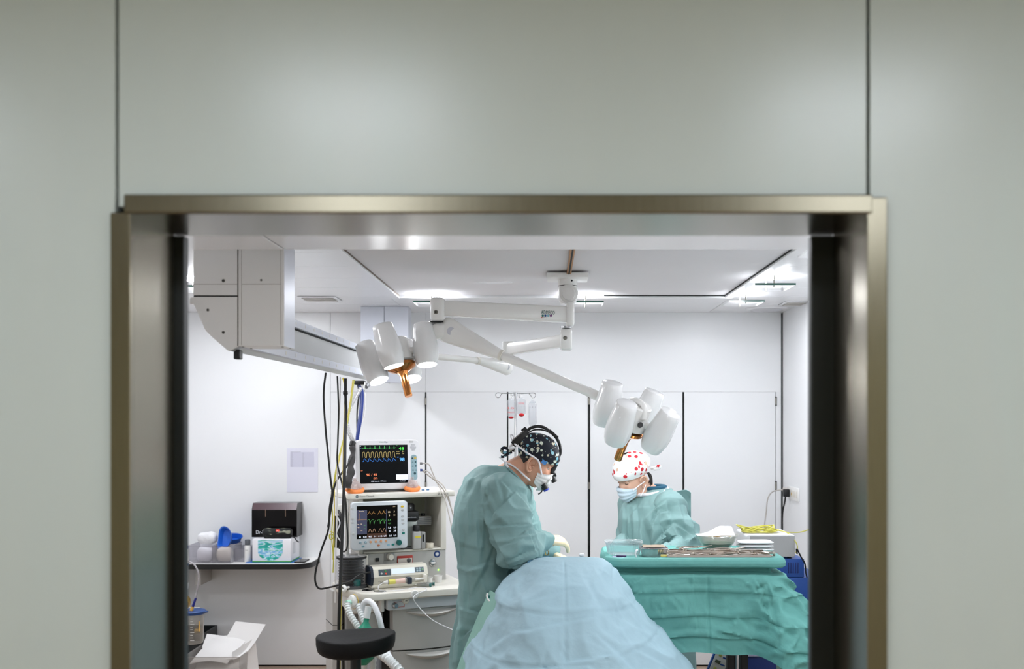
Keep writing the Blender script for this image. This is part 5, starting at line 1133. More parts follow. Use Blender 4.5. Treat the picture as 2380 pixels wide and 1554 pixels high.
# collar, scrub neckline
cc = Vector((0.575, 5.505, 1.352))
def oval(c, a, b, dz_f, n=18, ph=0.0): return [c + fa * (a * math.cos(t)) + la * (b * math.sin(t)) + Vector((0, 0, -dz_f * math.cos(t))) for t in (2 * math.pi * k / n for k in range(n))]
MB().tube(oval(cc + Vector((-0.004, -0.004, -0.003)), 0.098, 0.097, 0.016), 0.0095, 10, 4, closed=True).build('collar', M_strap, gowna)
MB().tube(oval(cc + Vector((0.012, 0.008, 0.016)), 0.070, 0.066, 0.004), 0.013, 12, 4, closed=True).build('scrub_collar', M_scrub, pa)
q = cc + la * 0.085 - fa * 0.035 + Vector((0, 0, -0.004))
MB().solid([[P(1530 + 17 * u - 3 * v, 1159 - 26 * u + (10 * v), 5.37 + 0.05 * u - 0.012 * v) for u in (0, 0.25, 0.5, 0.75, 1)] for v in (0, 0.5, 1)], 0.002).build('collar_tab', M_strap, gowna)
# cap
capz2 = lambda th: 0.014 + 0.20 * HA.loc(th, 0.0, 0, False)[1]
rows = HA.patch(0, 2 * math.pi, capz2, lambda th: 0.1185, lambda th, v: 0.008 + 0.018 * math.sin(math.pi * min(v * 0.95 + 0.03, 1)) + 0.010 * max(0, -math.cos(th)) * math.sin(math.pi * min(v + .1, 1)), 80, 34, fn=lambda p, th, v: (p[0], p[1] - 0.012 * soft(v, 0, 1), p[2] + 0.022 * soft(v, 0.35, 1)))
cpa = MB().surf(bag_folds(rows, 0.008, 16, 3)).build('cap', M_cap2, pa, ang=80)
rows = HA.patch(0, 2 * math.pi, lambda th: capz2(th) - 0.004, lambda th: capz2(th) + 0.016, lambda th, v: 0.0095 + 0.002 * math.sin(math.pi * v), 80, 4)
MB().surf(rows).build('cap_band', M_cap2, cpa, ang=80)
MB().tube([P(1513, 1088, 5.50), P(1522, 1086, 5.49), P(1533, 1082, 5.48), P(1532, 1088, 5.48), P(1520, 1090, 5.49)], 0.008, 8).build('cap_tie', M_cap2, cpa)
hr = MB()
for k in range(5):
    a = k / 4 * 0.6; hr.tube([P(1506 + 8 * a, 1098 + 6 * a, 5.43 + 0.06 * a), P(1511 + 7 * a, 1112, 5.44 + 0.05 * a), P(1508 + 14 * a, 1122 + 10 * math.sin(3 * a), 5.44 + 0.05 * a)], lambda t: 0.0065 * (1 - 0.8 * t), 8)
hr.build('hair', M_hair, pa)
# mask with ear loops
rows = HA.patch(math.radians(-72), math.radians(72), lambda th: -0.116 + 0.026 * math.sin(th) ** 2, lambda th: -0.016 - 0.026 * math.sin(th) ** 2, 0.006, 48, 26, fn=lambda p, th, v: (p[0], p[1] + 0.012 * math.cos(th) * math.sin(math.pi * v) + 0.002 * math.sin(v * 24) + 0.016 * math.cos(th), p[2]))
mka = MB().solid(rows, 0.0012).build('face_mask', M_maskb, pa, ang=60)
strap([P(1472, 1139, 5.36), P(1484, 1129, 5.37), P(1499, 1118, 5.40)], 0.0028, par=mka)
strap([P(1489, 1153, 5.38), P(1496, 1140, 5.385), P(1503, 1119, 5.41)], 0.0028, par=mka)
for sd in (-1, 1):
    ec = HA.w((sd * 0.031, 0.0655, 0.003)); ey = MB().ell(ec, 0.0115, 16, 10).build('eye', mat('eye_white', (226, 220, 214), 0.2), bodya)
    rows = []
    for j in range(9):
        ph = math.radians(62 - 84 * j / 8); rows.append([ec + (HA.r * math.sin(a) * math.cos(ph) + HA.f * math.cos(a) * math.cos(ph) + HA.u * math.sin(ph)) * 0.0128 for a in (math.radians(-72 + 144 * i / 12) for i in range(13))])
    MB().solid(rows, 0.001).build('eyelid', M_skin2, bodya)
    MB().tube([ec + (HA.r * math.sin(a) * 0.94 + HA.f * math.cos(a) * 0.94 - HA.u * 0.36) * 0.0138 for a in (math.radians(-70 + 140 * i / 6) for i in range(7))], 0.0014, 6).build('eyelash', M_hair, bodya)
    MB().tube([HA.w(HA.loc(sd * a, 0.024 + 0.004 * math.sin((a - 0.2) * 4), 0.002, True)) for a in (0.18, 0.35, 0.52, 0.68)], 0.0024, 8).build('eyebrow', mat('brow_brown', (120, 84, 66), 0.7), bodya)
# ================================================================ DRAPES
def cloth_mat(name, c, bs=26, b=0.25):
    return mat(name, c, 0.8, var=0.05, vscale=4, bump=b, bscale=bs)
M_blue = cloth_mat('drape_blue', (160, 190, 202)); M_tealc = cloth_mat('drape_teal', (100, 165, 158)); M_greenc = cloth_mat('drape_green', (134, 178, 166))
LV = [(1.153, 0.06, 0.14, 4.38, 4.8), (1.151, 0.0, 0.20, 4.30, 4.95), (1.142, -0.05, 0.243, 4.20, 5.05), (1.115, -0.095, 0.268, 4.10, 5.12), (1.07, -0.145, 0.295, 4.00, 5.15), (1.0, -0.215, 0.354, 3.91, 5.18), (0.9, -0.26, 0.434, 3.83, 5.2), (0.8, -0.30, 0.524, 3.78, 5.2), (0.7, -0.34, 0.614, 3.74, 5.2), (0.45, -0.42, 0.74, 3.68, 5.2), (0.13, -0.47, 0.84, 3.64, 5.2)]
def tent(th, k, e=0.95):
    K = len(LV) - 1; t = k * K
    z, xl, xr_, yf, yb_ = (float(np.interp(t, range(K + 1), [l[j] for l in LV])) for j in range(5))
    c, s_ = math.cos(th), math.sin(th)
    cx_, cy_ = (xl + xr_) / 2, 4.42
    x = cx_ + math.copysign(abs(c) ** 0.95, c) * (xr_ - xl) / 2
    y = cy_ + (math.copysign(abs(s_) ** e, s_) * ((yb_ - cy_) if s_ > 0 else (cy_ - yf)))
    z -= 0.142 * max(0.0, y - 4.31) * soft(z, 0.6, 1.05)
    b = soft(y, 4.36, 4.55); x = x * (1 - b) + min(max(x, -0.07), 0.215) * b
    return x, y, z
def drape_mesh(inset=0.0):
    rows = []; nu, nv = 300, 150
    for j in range(nv + 1):
        r = []
        for i in range(nu):
            th = 2 * math.pi * i / nu; k = j / nv; x, y, z = tent(th, k)
            n = Vector((math.cos(th), math.sin(th) * 0.8, 0.5)).normalized(); p = Vector((x, y, z)); f = soft(k, 0.05, 0.45)
            d = f * (0.016 * noise.noise((th * 2.5, z * 1.2, 1.0)) + 0.013 * cre((x * 3.5 + z * 2.5, y * 3.5, z * 3.5 - x * 2)) + 0.008 * cre((x * 6 - z * 3, y * 5, z * 6 + x * 3)) + 0.003 * cre((x * 13, y * 11, z * 9)))
            d += f * 0.03 * noise.noise((th * 2.2 + 9, k * 1.5, 0.2)) * soft(k, 0.3, 1.0)
            g = 0
            for (val, w) in ((x - 0.075, 0.004), (x - 0.275, 0.004), (z - (0.985 - 0.22 * (x - 0.12) ** 2 - 0.03 * x), 0.004), (z - (0.80 + 0.10 * x), 0.0045)):
                g += math.exp(-(val / w) ** 2) - 0.5 * math.exp(-((val - 0.01) / 0.008) ** 2)
            d -= 0.0035 * g * soft(k, 0.1, 0.3) * (1 if math.sin(th) < 0 else 0)
            r.append(p + n * d)
        rows.append(r)
    SD = [(1190, 1470, 1245, 1452, .012, .02), (1245, 1452, 1320, 1436, .008, .014), (1320, 1438, 1385, 1424, .008, .014), (1120, 1540, 1190, 1470, .016, .025), (1150, 1552, 1240, 1535, .010, .02), (1230, 1537, 1310, 1524, .012, .016), (1305, 1520, 1440, 1500, .010, .014), (1305, 1450, 1306, 1530, .006, .012), (1435, 1370, 1442, 1500, .007, .014), (1385, 1330, 1430, 1400, .010, .03), (1440, 1440, 1530, 1500, .010, .018), (1530, 1440, 1535, 1500, .008, .012), (1470, 1500, 1560, 1560, .014, .02), (1540, 1500, 1600, 1552, .012, .02), (1390, 1300, 1420, 1345, .010, .02),
          (1230, 1345, 1160, 1430, .008, .04), (1135, 1470, 1100, 1552, .012, .02), (1170, 1400, 1120, 1500, .010, .03), (1350, 1340, 1400, 1420, .006, .03), (1380, 1460, 1470, 1540, .008, .02), (1230, 1400, 1330, 1372, .006, .02), (1270, 1480, 1250, 1552, .008, .02), (1360, 1520, 1400, 1552, .008, .02)]
    AA = np.array([[tuple(p) for p in r] for r in rows]); fld = crease_field(AA[..., 0], AA[..., 2], pxsegs(SD, 3.95)); front = np.clip((4.25 - AA[..., 1]) / 0.12, 0, 1)
    AA[..., 1] -= fld * front * 0.85; AA[..., 2] += fld * front * 0.5
    rows = [[Vector(p) for p in r] for r in AA]
    rows = [[Vector((0.10, 4.5, 1.1535 - 0.142 * 0.19)) * (1 - k) + Vector(p) * k for p in rows[0]] for k in (0.001, 0.5)] + rows
    return rows
ot = thing('operating_table', 'operating table under the drapes between the two people', 'table', (0.1, 4.6, 0))
MB().rbox(-0.05, 0.20, 4.40, 5.10, 0.92, 1.0, 0.03).build('table_top', mat('table_pad', (30, 32, 36), 0.6), ot)
MB().rbox(0.0, 0.16, 4.6, 4.8, 0.08, 0.92, 0.02).build('column', M_steel, ot)
MB().rbox(-0.07, 0.21, 4.35, 5.1, 0.0, 0.08, 0.02).build('foot', M_mgrey, ot)
dr = drape_mesh()
MB().surf(dr, closed_u=True).build('patient_drape', M_blue, None, ang=75, label='large pale blue drape tented over the patient, nearest the doorway', cat='drape')
# green under-drape showing along the left edge
rows = []
for j in range(60):
    k = 0.5 + 0.5 * j / 59; r = []
    for i in range(40):
        th = math.radians(172 + 50 * i / 39); x, y, z = tent(th, k); a = i / 39
        o_ = 0.045 * (1 - a) + 0.004 - 0.02 * a
        r.append(Vector((x - o_ - 0.006 * rid((th * 6, z * 3, 2)), y + 0.02 + 0.04 * a, z - 0.002)))
    rows.append(r)
MB().solid(rows, 0.002).build('under_drape', M_greenc, None, ang=75, label='narrow green drape edge along the left of the pale blue drape', cat='drape')
tc_ = thing('towel_clip', 'small white and teal towel clip at left edge of drape', 'clip', P(1136, 1386, 4.12))
MB().rbox(*sum(([v - 0.006, v + 0.006] for v in P(1136, 1386, 4.13)), []), 0.003).build('jaw', M_teal, tc_)
MB().tube([P(1133, 1378, 4.12), P(1131.5, 1384, 4.12), P(1134, 1392, 4.12), P(1138, 1396, 4.12)], 0.0035, 8).build('handle', M_white, tc_)
def sheet(name, pts, label, m, cat_, amp=0.006, fr=18, n=24, t=0.002, group=None):
    """soft sheet over four corner points"""
    a, b, c, d = (Vector(p) for p in pts); rows = []
    for j in range(n + 1):
        v = j / n; r = []
        for i in range(n + 1):
            u = i / n; p = (a * (1 - u) + b * u) * (1 - v) + (d * (1 - u) + c * u) * v
            p = p + Vector((0, 0, amp * noise.noise(p * fr) + amp * 0.5 * rid(p * fr * 0.6))); r.append(p)
        rows.append(r)
    return MB().solid(rows, t).build(name, m, None, ang=70, label=label, cat=cat_, group=group)
M_gauze = mat('gauze_white', (243, 243, 244), 0.85, var=0.02, bump=0.2, bscale=160)
def pad(name, c, sx, sy, sz, label, m=M_gauze, seed=0, group=None, rz=0.0, layers=1, cat_='gauze'):
    c = Vector(c); t = thing(name, label, cat_, c, group, rz=rz, local=True)
    for q in range(layers):
        rows = []; nz = 10; h = sz / layers; z0 = h * q
        for j in range(nz + 1):
            ph = math.pi * j / nz - math.pi / 2; r = []
            for i in range(40):
                a = 2 * math.pi * i / 40; k = abs(math.cos(ph)) ** 0.5
                x = math.copysign(abs(math.cos(a)) ** 0.45, math.cos(a)) * sx * k; y = math.copysign(abs(math.sin(a)) ** 0.45, math.sin(a)) * sy * k
                z = z0 + h / 2 + h / 2 * math.sin(ph) * (0.97 + (0.25 if j > nz / 2 else 0) * noise.noise((x * 25 + seed, y * 25, q)))
                w = 1 + 0.05 * noise.noise((x * 30, y * 30 + seed, z * 40 + q))
                r.append((x * w, y * w, z))
            rows.append(r)
        MB().surf(rows, closed_u=True).build('layer', m, t, ang=70)
    return t
pad('gauze_pad', (0.155, 4.36, 1.1455), 0.012, 0.01, 0.014, 'small bright white gauze tuft on top of the blue drape')
sheet('drape_fold', [P(1238, 1297, 4.42) + Vector((0, 0, 0.004)), P(1276, 1294, 4.44), P(1268, 1303, 4.33), P(1222, 1311, 4.31)], 'dark blue drape fold beside the surgeon\'s sleeve', cloth_mat('fold_blue', (70, 118, 146)), 'drape', 0.006, 26, 14)
# ================================================================ INSTRUMENT TABLE
TX0, TX1, TY0, TY1, TZ = 0.275, 1.065, 4.46, 4.90, 1.12
it = thing('instrument_table', 'wheeled instrument table hidden under the teal drape', 'table', (0.67, 4.7, 0))
MB().rbox(TX0 + 0.02, TX1 - 0.02, TY0 + 0.02, TY1 - 0.02, TZ - 0.022, TZ - 0.004, 0.004).build('tray', M_steel, it)
px_ = P(1713, 0, 4.68).x
MB().cyl((px_, 4.68, 0.06), (px_, 4.68, TZ - 0.0225), 0.0135, n=20).build('post', M_steel, it)
for q in (-0.03, 0.034): MB().rbox(px_ + q - 0.017, px_ + q + 0.017, 4.67, 4.71, 0.05, 0.86, 0.004).build('rail', M_black, it)
MB().rbox(px_ - 0.36, px_ + 0.03, 4.66, 4.72, 0.03, 0.058, 0.008).build('foot', M_black, it)
PRF = [(-0.03, 0.0), (-0.012, 0.006), (0.004, 0.004), (0.014, -0.005), (0.020, -0.018), (0.019, -0.031), (0.008, -0.037), (-0.03, -0.039), (-0.046, -0.044), (-0.046, -0.062), (-0.02, -0.066), (0.010, -0.068), (0.020, -0.075), (0.026, -0.105), (0.033, -0.142), (0.029, -0.147), (0.036, -0.195), (0.046, -0.249), (0.041, -0.255), (0.052, -0.30), (0.066, -0.338), (0.054, -0.346), (0.056, -0.38), (0.060, -0.41)]
cr = 0.06; per = []
def addl(a, b, n, nrm): per.extend([(Vector(a).lerp(Vector(b), i / n), Vector(nrm)) for i in range(n)])
def adda(c, a0, n): per.extend([(Vector(c) + Vector((math.cos(t), math.sin(t), 0)) * cr, Vector((math.cos(t), math.sin(t), 0))) for t in (math.radians(a0 + 90 * i / n) for i in range(n))])
addl((TX0 + cr, TY0, 0), (TX1 - cr, TY0, 0), 160, (0, -1, 0)); adda((TX1 - cr, TY0 + cr, 0), -90, 40); addl((TX1, TY0 + cr, 0), (TX1, TY1 - cr, 0), 40, (1, 0, 0)); adda((TX1 - cr, TY1 - cr, 0), 0, 14)
addl((TX1 - cr, TY1, 0), (TX0 + cr, TY1, 0), 60, (0, 1, 0)); adda((TX0 + cr, TY1 - cr, 0), 90, 14); addl((TX0, TY1 - cr, 0), (TX0, TY0 + cr, 0), 40, (-1, 0, 0)); adda((TX0 + cr, TY0 + cr, 0), 180, 20)
def skirt():
    lens = len(PRF); rows = []
    sub = []
    for a, b in zip(PRF, PRF[1:]):
        for q in range(4): sub.append((a[0] + (b[0] - a[0]) * q / 4, a[1] + (b[1] - a[1]) * q / 4))
    sub.append(PRF[-1]); m_ = len(sub)
    for j, (o_, dz) in enumerate(sub):
        r = []
        for i, (c, n) in enumerate(per):
            t = i / len(per); rf = math.exp(-(((c.x - TX1) / 0.12) ** 2 + ((c.y - TY0) / 0.12) ** 2)); rt = soft(c.x, TX1 - 0.16, TX1); back = soft(c.y, TY1 - 0.2, TY1)
            lf = soft(c.x, TX0 + 0.12, TX0)
            g = soft(-dz, 0.06, 0.4)
            of = o_ * (1 - 0.6 * back) + g * (0.12 * rf + 0.10 * rt * (1 - back) - 0.05 * back)
            hem = 1.0 + (0.02 * math.sin(c.x * 17) - 0.03 * (c.x - 0.6)) * (1 - rt) + 0.10 * rt - 0.1 * back
            of -= lf * soft(-dz, 0.05, 0.15) * (0.05 + max(o_, 0))
            p = c + n * of + Vector((0, 0, TZ + dz * hem))
            w = soft(-dz, 0.03, 0.12)
            d = w * (0.022 * noise.noise((p.x * 5, p.y * 5, p.z * 7)) + 0.010 * cre((p.x * 4, p.y * 4, p.z * 6 + p.x)) + 0.004 * cre((p.x * 11 + p.z * 5, p.y * 11, p.z * 9))) + 0.018 * w * (rf * 1.6 + 0.4 * rt) * cre((p.x * 11 + p.z * 6, p.y * 11, p.z * 12 - p.x * 6))
            d += 0.0025 * noise.noise(p * 30) + lf * w * 0.016 * cre((p.x * 10, p.y * 9 + p.z * 4, p.z * 10))
            d += -0.006 * w * math.exp(-((p.x - 0.72) / 0.006) ** 2) * (1 if n.y < -0.5 else 0)
            r.append(p + n * d)
        rows.append(r)
    return rows
sk = skirt()
ST = [(1460, 1374, 1760, 1371, .010, .012), (1500, 1432, 1690, 1428, .011, .012), (1690, 1428, 1770, 1412, .012, .012), (1540, 1474, 1680, 1470, .012, .014), (1664, 1470, 1745, 1486, -.020, .02), (1619, 1335, 1617, 1370, .006, .012), (1617, 1376, 1622, 1430, .007, .014), (1622, 1436, 1624, 1470, .008, .014), (1440, 1345, 1500, 1330, .010, .014), (1450, 1372, 1500, 1345, .010, .012), (1465, 1395, 1510, 1372, .008, .012), (1560, 1395, 1590, 1420, .008, .016), (1600, 1430, 1612, 1412, .010, .014), (1612, 1412, 1628, 1432, .008, .012),
      (1740, 1360, 1790, 1335, .014, .016), (1750, 1385, 1795, 1360, .014, .014), (1765, 1400, 1800, 1440, .016, .016), (1790, 1340, 1800, 1390, .012, .016), (1800, 1405, 1860, 1395, .008, .014), (1775, 1440, 1830, 1470, .014, .016), (1760, 1470, 1830, 1448, .012, .014), (1810, 1370, 1870, 1390, .007, .012), (1800, 1450, 1890, 1440, .014, .02), (1840, 1480, 1890, 1470, .016, .02), (1750, 1490, 1800, 1500, .014, .014), (1770, 1510, 1830, 1480, .012, .014), (1820, 1420, 1890, 1425, .008, .012), (1760, 1350, 1775, 1375, .012, .012), (1780, 1380, 1770, 1410, .012, .012), (1690, 1460, 1720, 1440, .012, .02), (1720, 1440, 1745, 1465, .010, .016), (1545, 1365, 1600, 1355, .006, .012), (1520, 1410, 1550, 1440, .008, .016), (1640, 1400, 1700, 1410, .006, .014), (1560, 1490, 1600, 1515, .008, .014), (1660, 1500, 1700, 1520, .008, .014)]
AA = np.array([[tuple(p) for p in r] for r in sk]); PN = np.array([tuple(n) for c, n in per]); fld = crease_field(AA[..., 0], AA[..., 2], pxsegs(ST, 4.36)); fr_ = np.clip((4.75 - AA[..., 1]) / 0.2, 0, 1) * np.clip((TZ - 0.06 - AA[..., 2]) / 0.02, 0, 1)
AA += (fld * fr_)[..., None] * PN[None]
sk = [[Vector(p) for p in r] for r in AA]
mb = MB().surf(sk, closed_u=True)
cen = Vector(((TX0 + TX1) / 2, (TY0 + TY1) / 2, TZ - 0.001)); inn = [[Vector(p) for p in sk[0]]] + [[Vector(p) * (1 - k) + Vector((cen.x, cen.y, TZ - 0.001)) * k for p in sk[0]] for k in (0.04, 0.3, 0.6, 0.98)]
mb.surf(inn, closed_u=True)
mb.build('instrument_drape', M_tealc, None, ang=75, label='crumpled teal sterile drape hanging over the instrument table', cat='drape')
sheet('drape_tail', [P(1800, 1512, 4.62), P(1905, 1490, 4.80), P(1910, 1680, 4.80), P(1818, 1690, 4.62)], 'pale green cloth tail below right corner of teal drape', M_greenc, 'drape', 0.01, 9, 26)
Z0 = TZ + 0.0005
# steel tray and instruments
M_inst = mat('instrument_steel', (196, 186, 176), 0.14, 1.0, var=0.05)
tr = thing('steel_tray', 'shallow steel tray full of instruments at front of teal table', 'tray', (0.78, 4.56, Z0))
MB().rbox(0.545, 1.01, 4.475, 4.66, Z0, Z0 + 0.005, 0.002, 1).build('floor', M_inst, tr)
for (a, b, c, d) in ((0.545, 1.01, 4.473, 4.476), (0.545, 1.01, 4.659, 4.662), (0.543, 0.546, 4.475, 4.66), (1.009, 1.012, 4.475, 4.66)):
    MB().rbox(a, b, c, d, Z0 + 0.002, Z0 + 0.016, 0.001, 1).build('wall', M_inst, tr)
def forceps(label, loc, rz, s=1.0, openk=0.10):
    t = thing('forceps', label, 'surgical tool', loc, 'ring-handled steel instruments in the tray', rz=rz, local=True)
    for sd in (-1, 1):
        MB().tube([(-0.075 * s, sd * 0.018 * s, 0.006), (-0.04 * s, sd * 0.011 * s, 0.008 + 0.002 * sd), (0.0, 0.0, 0.007 + 0.002 * sd), (0.035 * s, -sd * 0.003 * s, 0.008), (0.07 * s, -sd * 0.001 * s, 0.012)], lambda q: 0.0032 * (1 - 0.5 * q), 8).build('shank', M_inst, t)
        MB().tube([(-0.088 * s + 0.013 * math.cos(a), sd * 0.020 * s + 0.010 * math.sin(a), 0.006) for a in (2 * math.pi * k / 10 for k in range(10))], 0.0022, 6, 3, closed=True).build('finger_ring', M_inst, t)
    MB().lathe([(0, 0.0125), (0.005, 0.012), (0.0058, 0.0095), (0.0058, 0.003), (0, 0.0025)], (0, 0, 0), (0, 0, 1), 14).build('pivot', M_inst, t)
    return t
F0 = [(0.66, 4.52, 0.1, 'leftmost'), (0.64, 4.57, -0.15, 'second from the left'), (0.70, 4.60, 0.25, 'third from the left'), (0.745, 4.53, -0.2, 'fourth from the left'), (0.79, 4.59, 2.9, 'middle right'), (0.835, 4.53, 0.15, 'beneath the glass bowl'), (0.88, 4.575, 3.3, 'right of the glass bowl'), (0.93, 4.51, 2.95, 'rightmost, before the white gauze')]
for i, (x, y, a, w) in enumerate(F0):
    forceps('ring-handled steel forceps in the tray, %s' % w, (x, y, Z0 + 0.0055 + 0.012 * (i % 3)), a, 1.0)
for i, (x, y, a, w) in enumerate(((0.80, 4.49, 0.03, 'front middle'), (0.60, 4.49, 0.0, 'front left, yellow ended'), (0.96, 4.50, 0.12, 'front right'))):
    t = thing('retractor', 'flat steel retractor bar lying in the tray, %s' % w, 'surgical tool', (x, y, Z0 + 0.006), rz=a, local=True)
    MB().rbox(-0.075, 0.075, -0.008, 0.008, 0.0, 0.004, 0.0015, 1).build('blade', M_inst, t)
    MB().rbox(0.068, 0.076, -0.008, 0.008, 0.004, 0.018, 0.002, 1).build('hook', M_inst, t)
    if i == 1: MB().rbox(-0.085, -0.05, -0.009, 0.009, -0.0002, 0.009, 0.002, 1).build('sleeve', mat('sleeve_yellow', (226, 206, 120), 0.5), t)
# fluted containers
def fluted(name, c, sx, sy, h, m, label, fl=34, rz=0.0, cat_='container'):
    t = thing(name, label, cat_, c, rz=rz, local=True); rows = []
    def rg(k, z, f):
        r = []
        for i in range(136):
            a = 2 * math.pi * i / 136; w = k * (1 + f * math.cos(a * fl)); r.append((math.copysign(abs(math.cos(a)) ** 0.6, math.cos(a)) * sx * w, math.copysign(abs(math.sin(a)) ** 0.6, math.sin(a)) * sy * w, z))
        return r
    rows = [rg(0.02, 0.003, 0), rg(0.80, 0.003, 0.0), rg(0.82, 0.0008, 0.012), rg(0.86, h * 0.3, 0.022), rg(0.92, h * 0.8, 0.022), rg(0.94, h * 0.86, 0)]
    MB().surf(rows, closed_u=True).build('bowl', m, t, ang=70)
    MB().surf([rg(0.94, h * 0.86, 0), rg(1.0, h * 0.9, 0), rg(1.02, h * 0.96, 0), rg(1.0, h, 0), rg(0.97, h * 0.97, 0)], closed_u=True).build('rim', m, t, ang=70)
    return t
M_foil = mat('foil_silver', (206, 206, 208), 0.22, 0.75, var=0.06, vscale=30, bump=0.1, bscale=60); M_cl = clear('clear_tub', (236, 242, 244), 0.72, 0.1)
q = P(1450, 0, 4.60); fluted('plastic_tub', (q.x, 4.62, Z0), 0.088, 0.07, 0.062, M_cl, 'fluted clear plastic tub at left end of the teal table', 34)
q = P(1520, 0, 4.55); fluted('foil_container', (q.x, 4.565, Z0), 0.064, 0.055, 0.04, M_foil, 'fluted silver foil container between clear tub and tray', 30)
sheet('paper_strip', [(q.x - 0.05, 4.53, Z0 + 0.043), (q.x + 0.05, 4.53, Z0 + 0.043), (q.x + 0.05, 4.60, Z0 + 0.047), (q.x - 0.05, 4.60, Z0 + 0.047)], 'brown paper strip lying across the foil container', mat('paper_brown', (156, 138, 118), 0.7), 'paper', 0.002, 20, 8, 0.001)
q = P(1478, 0, 4.50); MB().tube([(q.x, 4.488, Z0 + 0.004), (q.x - 0.004, 4.484, Z0 + 0.02), (q.x, 4.482, Z0 + 0.034), (q.x + 0.006, 4.49, Z0 + 0.036)], 0.0045, 8).build('white_band', M_strap, None, label='short white band standing between the clear tub and foil', cat='strap')
pk = thing('suture_packet', 'flat purple and white suture packet beside the clear tub', 'packet', (P(1438, 0, 4.5).x, 4.505, Z0))
q = P(1438, 0, 4.5); MB().rbox(q.x - 0.028, q.x + 0.026, 4.485, 4.525, Z0, Z0 + 0.005, 0.002, 1).build('sleeve', mat('packet_lilac', (178, 170, 206), 0.4), pk)
MB().rbox(q.x - 0.01, q.x + 0.034, 4.492, 4.52, Z0 + 0.0052, Z0 + 0.011, 0.002, 1).build('label_flap', mat('packet_purple', (52, 34, 82), 0.4), pk)
# glass bowl with liquid and a folded paper
q = P(1667, 0, 4.75); bc = Vector((q.x, 4.76, Z0))
bw = thing('glass_bowl', 'clear glass bowl with greenish liquid behind the instruments', 'bowl', bc)
M_bowl = clear('bowl_glass', (244, 245, 241), 0.88, 0.05)
pr = [(0.0, 0.004), (0.045, 0.003), (0.055, 0.006), (0.078, 0.034), (0.092, 0.058), (0.101, 0.071), (0.103, 0.073), (0.1, 0.074), (0.088, 0.06), (0.074, 0.036), (0.05, 0.009), (0, 0.0075)]
MB().lathe(pr, bc, (0, 0, 1), 44).build('shell', M_bowl, bw)
MB().lathe([(0, 0.0095), (0.049, 0.011), (0.068, 0.030), (0.073, 0.036), (0, 0.0362)], bc, (0, 0, 1), 40).build('liquid', clear('green_liquid', (150, 190, 160), 0.5, 0.05), bw)
rows = []
for j in range(15):
    r = []
    for i in range(19):
        u, v = i / 18, j / 14; x = bc.x - 0.10 + 0.175 * u; y = bc.y - 0.07 + 0.10 * v; z = Z0 + 0.0765 + (0.002 + 0.034 * v) * soft(u, 0.15, 0.75) + 0.003 * noise.noise((x * 30, y * 30, 1)); r.append((x, y, z))
    rows.append(r)
fp = MB().solid(rows, 0.0015).build('folded_paper', M_gauze, None, ang=70, label='folded white paper laid over the glass bowl', cat='paper')
MB().surf([[Vector(p) - Vector((0, 0.001, 0.004 - 0.002 * math.sin(k))) for k, p in enumerate(r[5:17])] for r in rows[:9]]).build('liner', mat('paper_buff', (226, 194, 140), 0.7), fp)
pad('gauze_stack', (P(1757, 0, 4.72).x, 4.745, Z0), 0.085, 0.05, 0.05, 'folded stack of white gauze at right end of teal table', layers=3, rz=0.05)
# ================================================================ RIGHT SIDE EQUIPMENT
ct = thing('equipment_cart', 'blue equipment cart behind the instrument table', 'cart', (1.28, 5.65, 0))
M_navy = mat('cart_blue', (28, 74, 150), 0.4, var=0.03); M_navy2 = mat('cart_navy', (16, 40, 104), 0.45, var=0.03)
MB().rbox(1.07, 1.55, 5.48, 5.92, 0.06, 0.44, 0.012).build('cabinet', M_navy2, ct)
MB().rbox(1.06, 1.56, 5.47, 5.93, 0.441, 0.458, 0.005).build('shelf', mat('cart_shelf', (170, 172, 200), 0.4), ct)
for (x, y) in ((1.09, 5.90), (1.53, 5.90), (1.53, 5.50), (1.12, 5.50)): MB().cyl((x, y, 0.458), (x, y, 0.713), 0.012, n=12).build('upright', M_mgrey, ct)
MB().rbox(1.06, 1.56, 5.47, 5.93, 0.714, 0.730, 0.005).build('top_shelf', mat('cart_shelf', (170, 172, 200), 0.4), ct)
for (x, y) in ((1.12, 5.52), (1.50, 5.52), (1.12, 5.88), (1.50, 5.88)): MB().cyl((x - 0.015, y, 0.0305), (x + 0.015, y, 0.0305), 0.03, n=16).build('caster', M_rub, ct)
u2 = thing('suction_unit', 'larger blue device box under the vented blue box', 'medical device', (1.30, 5.65, 0.7305))
MB().rbox(1.10, 1.535, 5.50, 5.86, 0.7305, 0.872, 0.008).build('case', M_navy, u2); MB().rbox(1.15, 1.3, 5.497, 5.5005, 0.77, 0.83, 0.001, 1).build('front_plate', M_mgrey, u2)
u1 = thing('power_unit', 'smaller blue device box with vent slots under grey generator', 'medical device', (1.28, 5.62, 0.8725))
MB().rbox(1.12, 1.425, 5.50, 5.80, 0.8725, 0.975, 0.005).build('case', M_navy, u1)
for k in range(5): MB().rbox(1.335 + k * 0.013, 1.341 + k * 0.013, 5.498, 5.502, 0.895, 0.955, 0.001, 1).build('vent_slot', M_navy2, u1)
es = thing('generator', 'grey and white generator box with a yellow cable coil on top', 'medical device', (1.25, 5.65, 0.9755))
rounded(MB(), 1.105, 1.374, 0.985, 1.106, 5.50, 5.80, 0.012).build('case', mat('generator_white', (226, 226, 226), 0.35), es)
MB().rbox(1.125, 1.372, 5.4975, 5.501, 0.988, 1.100, 0.001, 1).build('side_panel', mat('generator_grey', (172, 172, 172), 0.5), es)
for (x, y) in ((1.14, 5.53), (1.35, 5.53), (1.14, 5.77), (1.35, 5.77)): MB().cyl((x, y, 0.9755), (x, y, 0.986), 0.012, n=12).build('foot', M_rub, es)
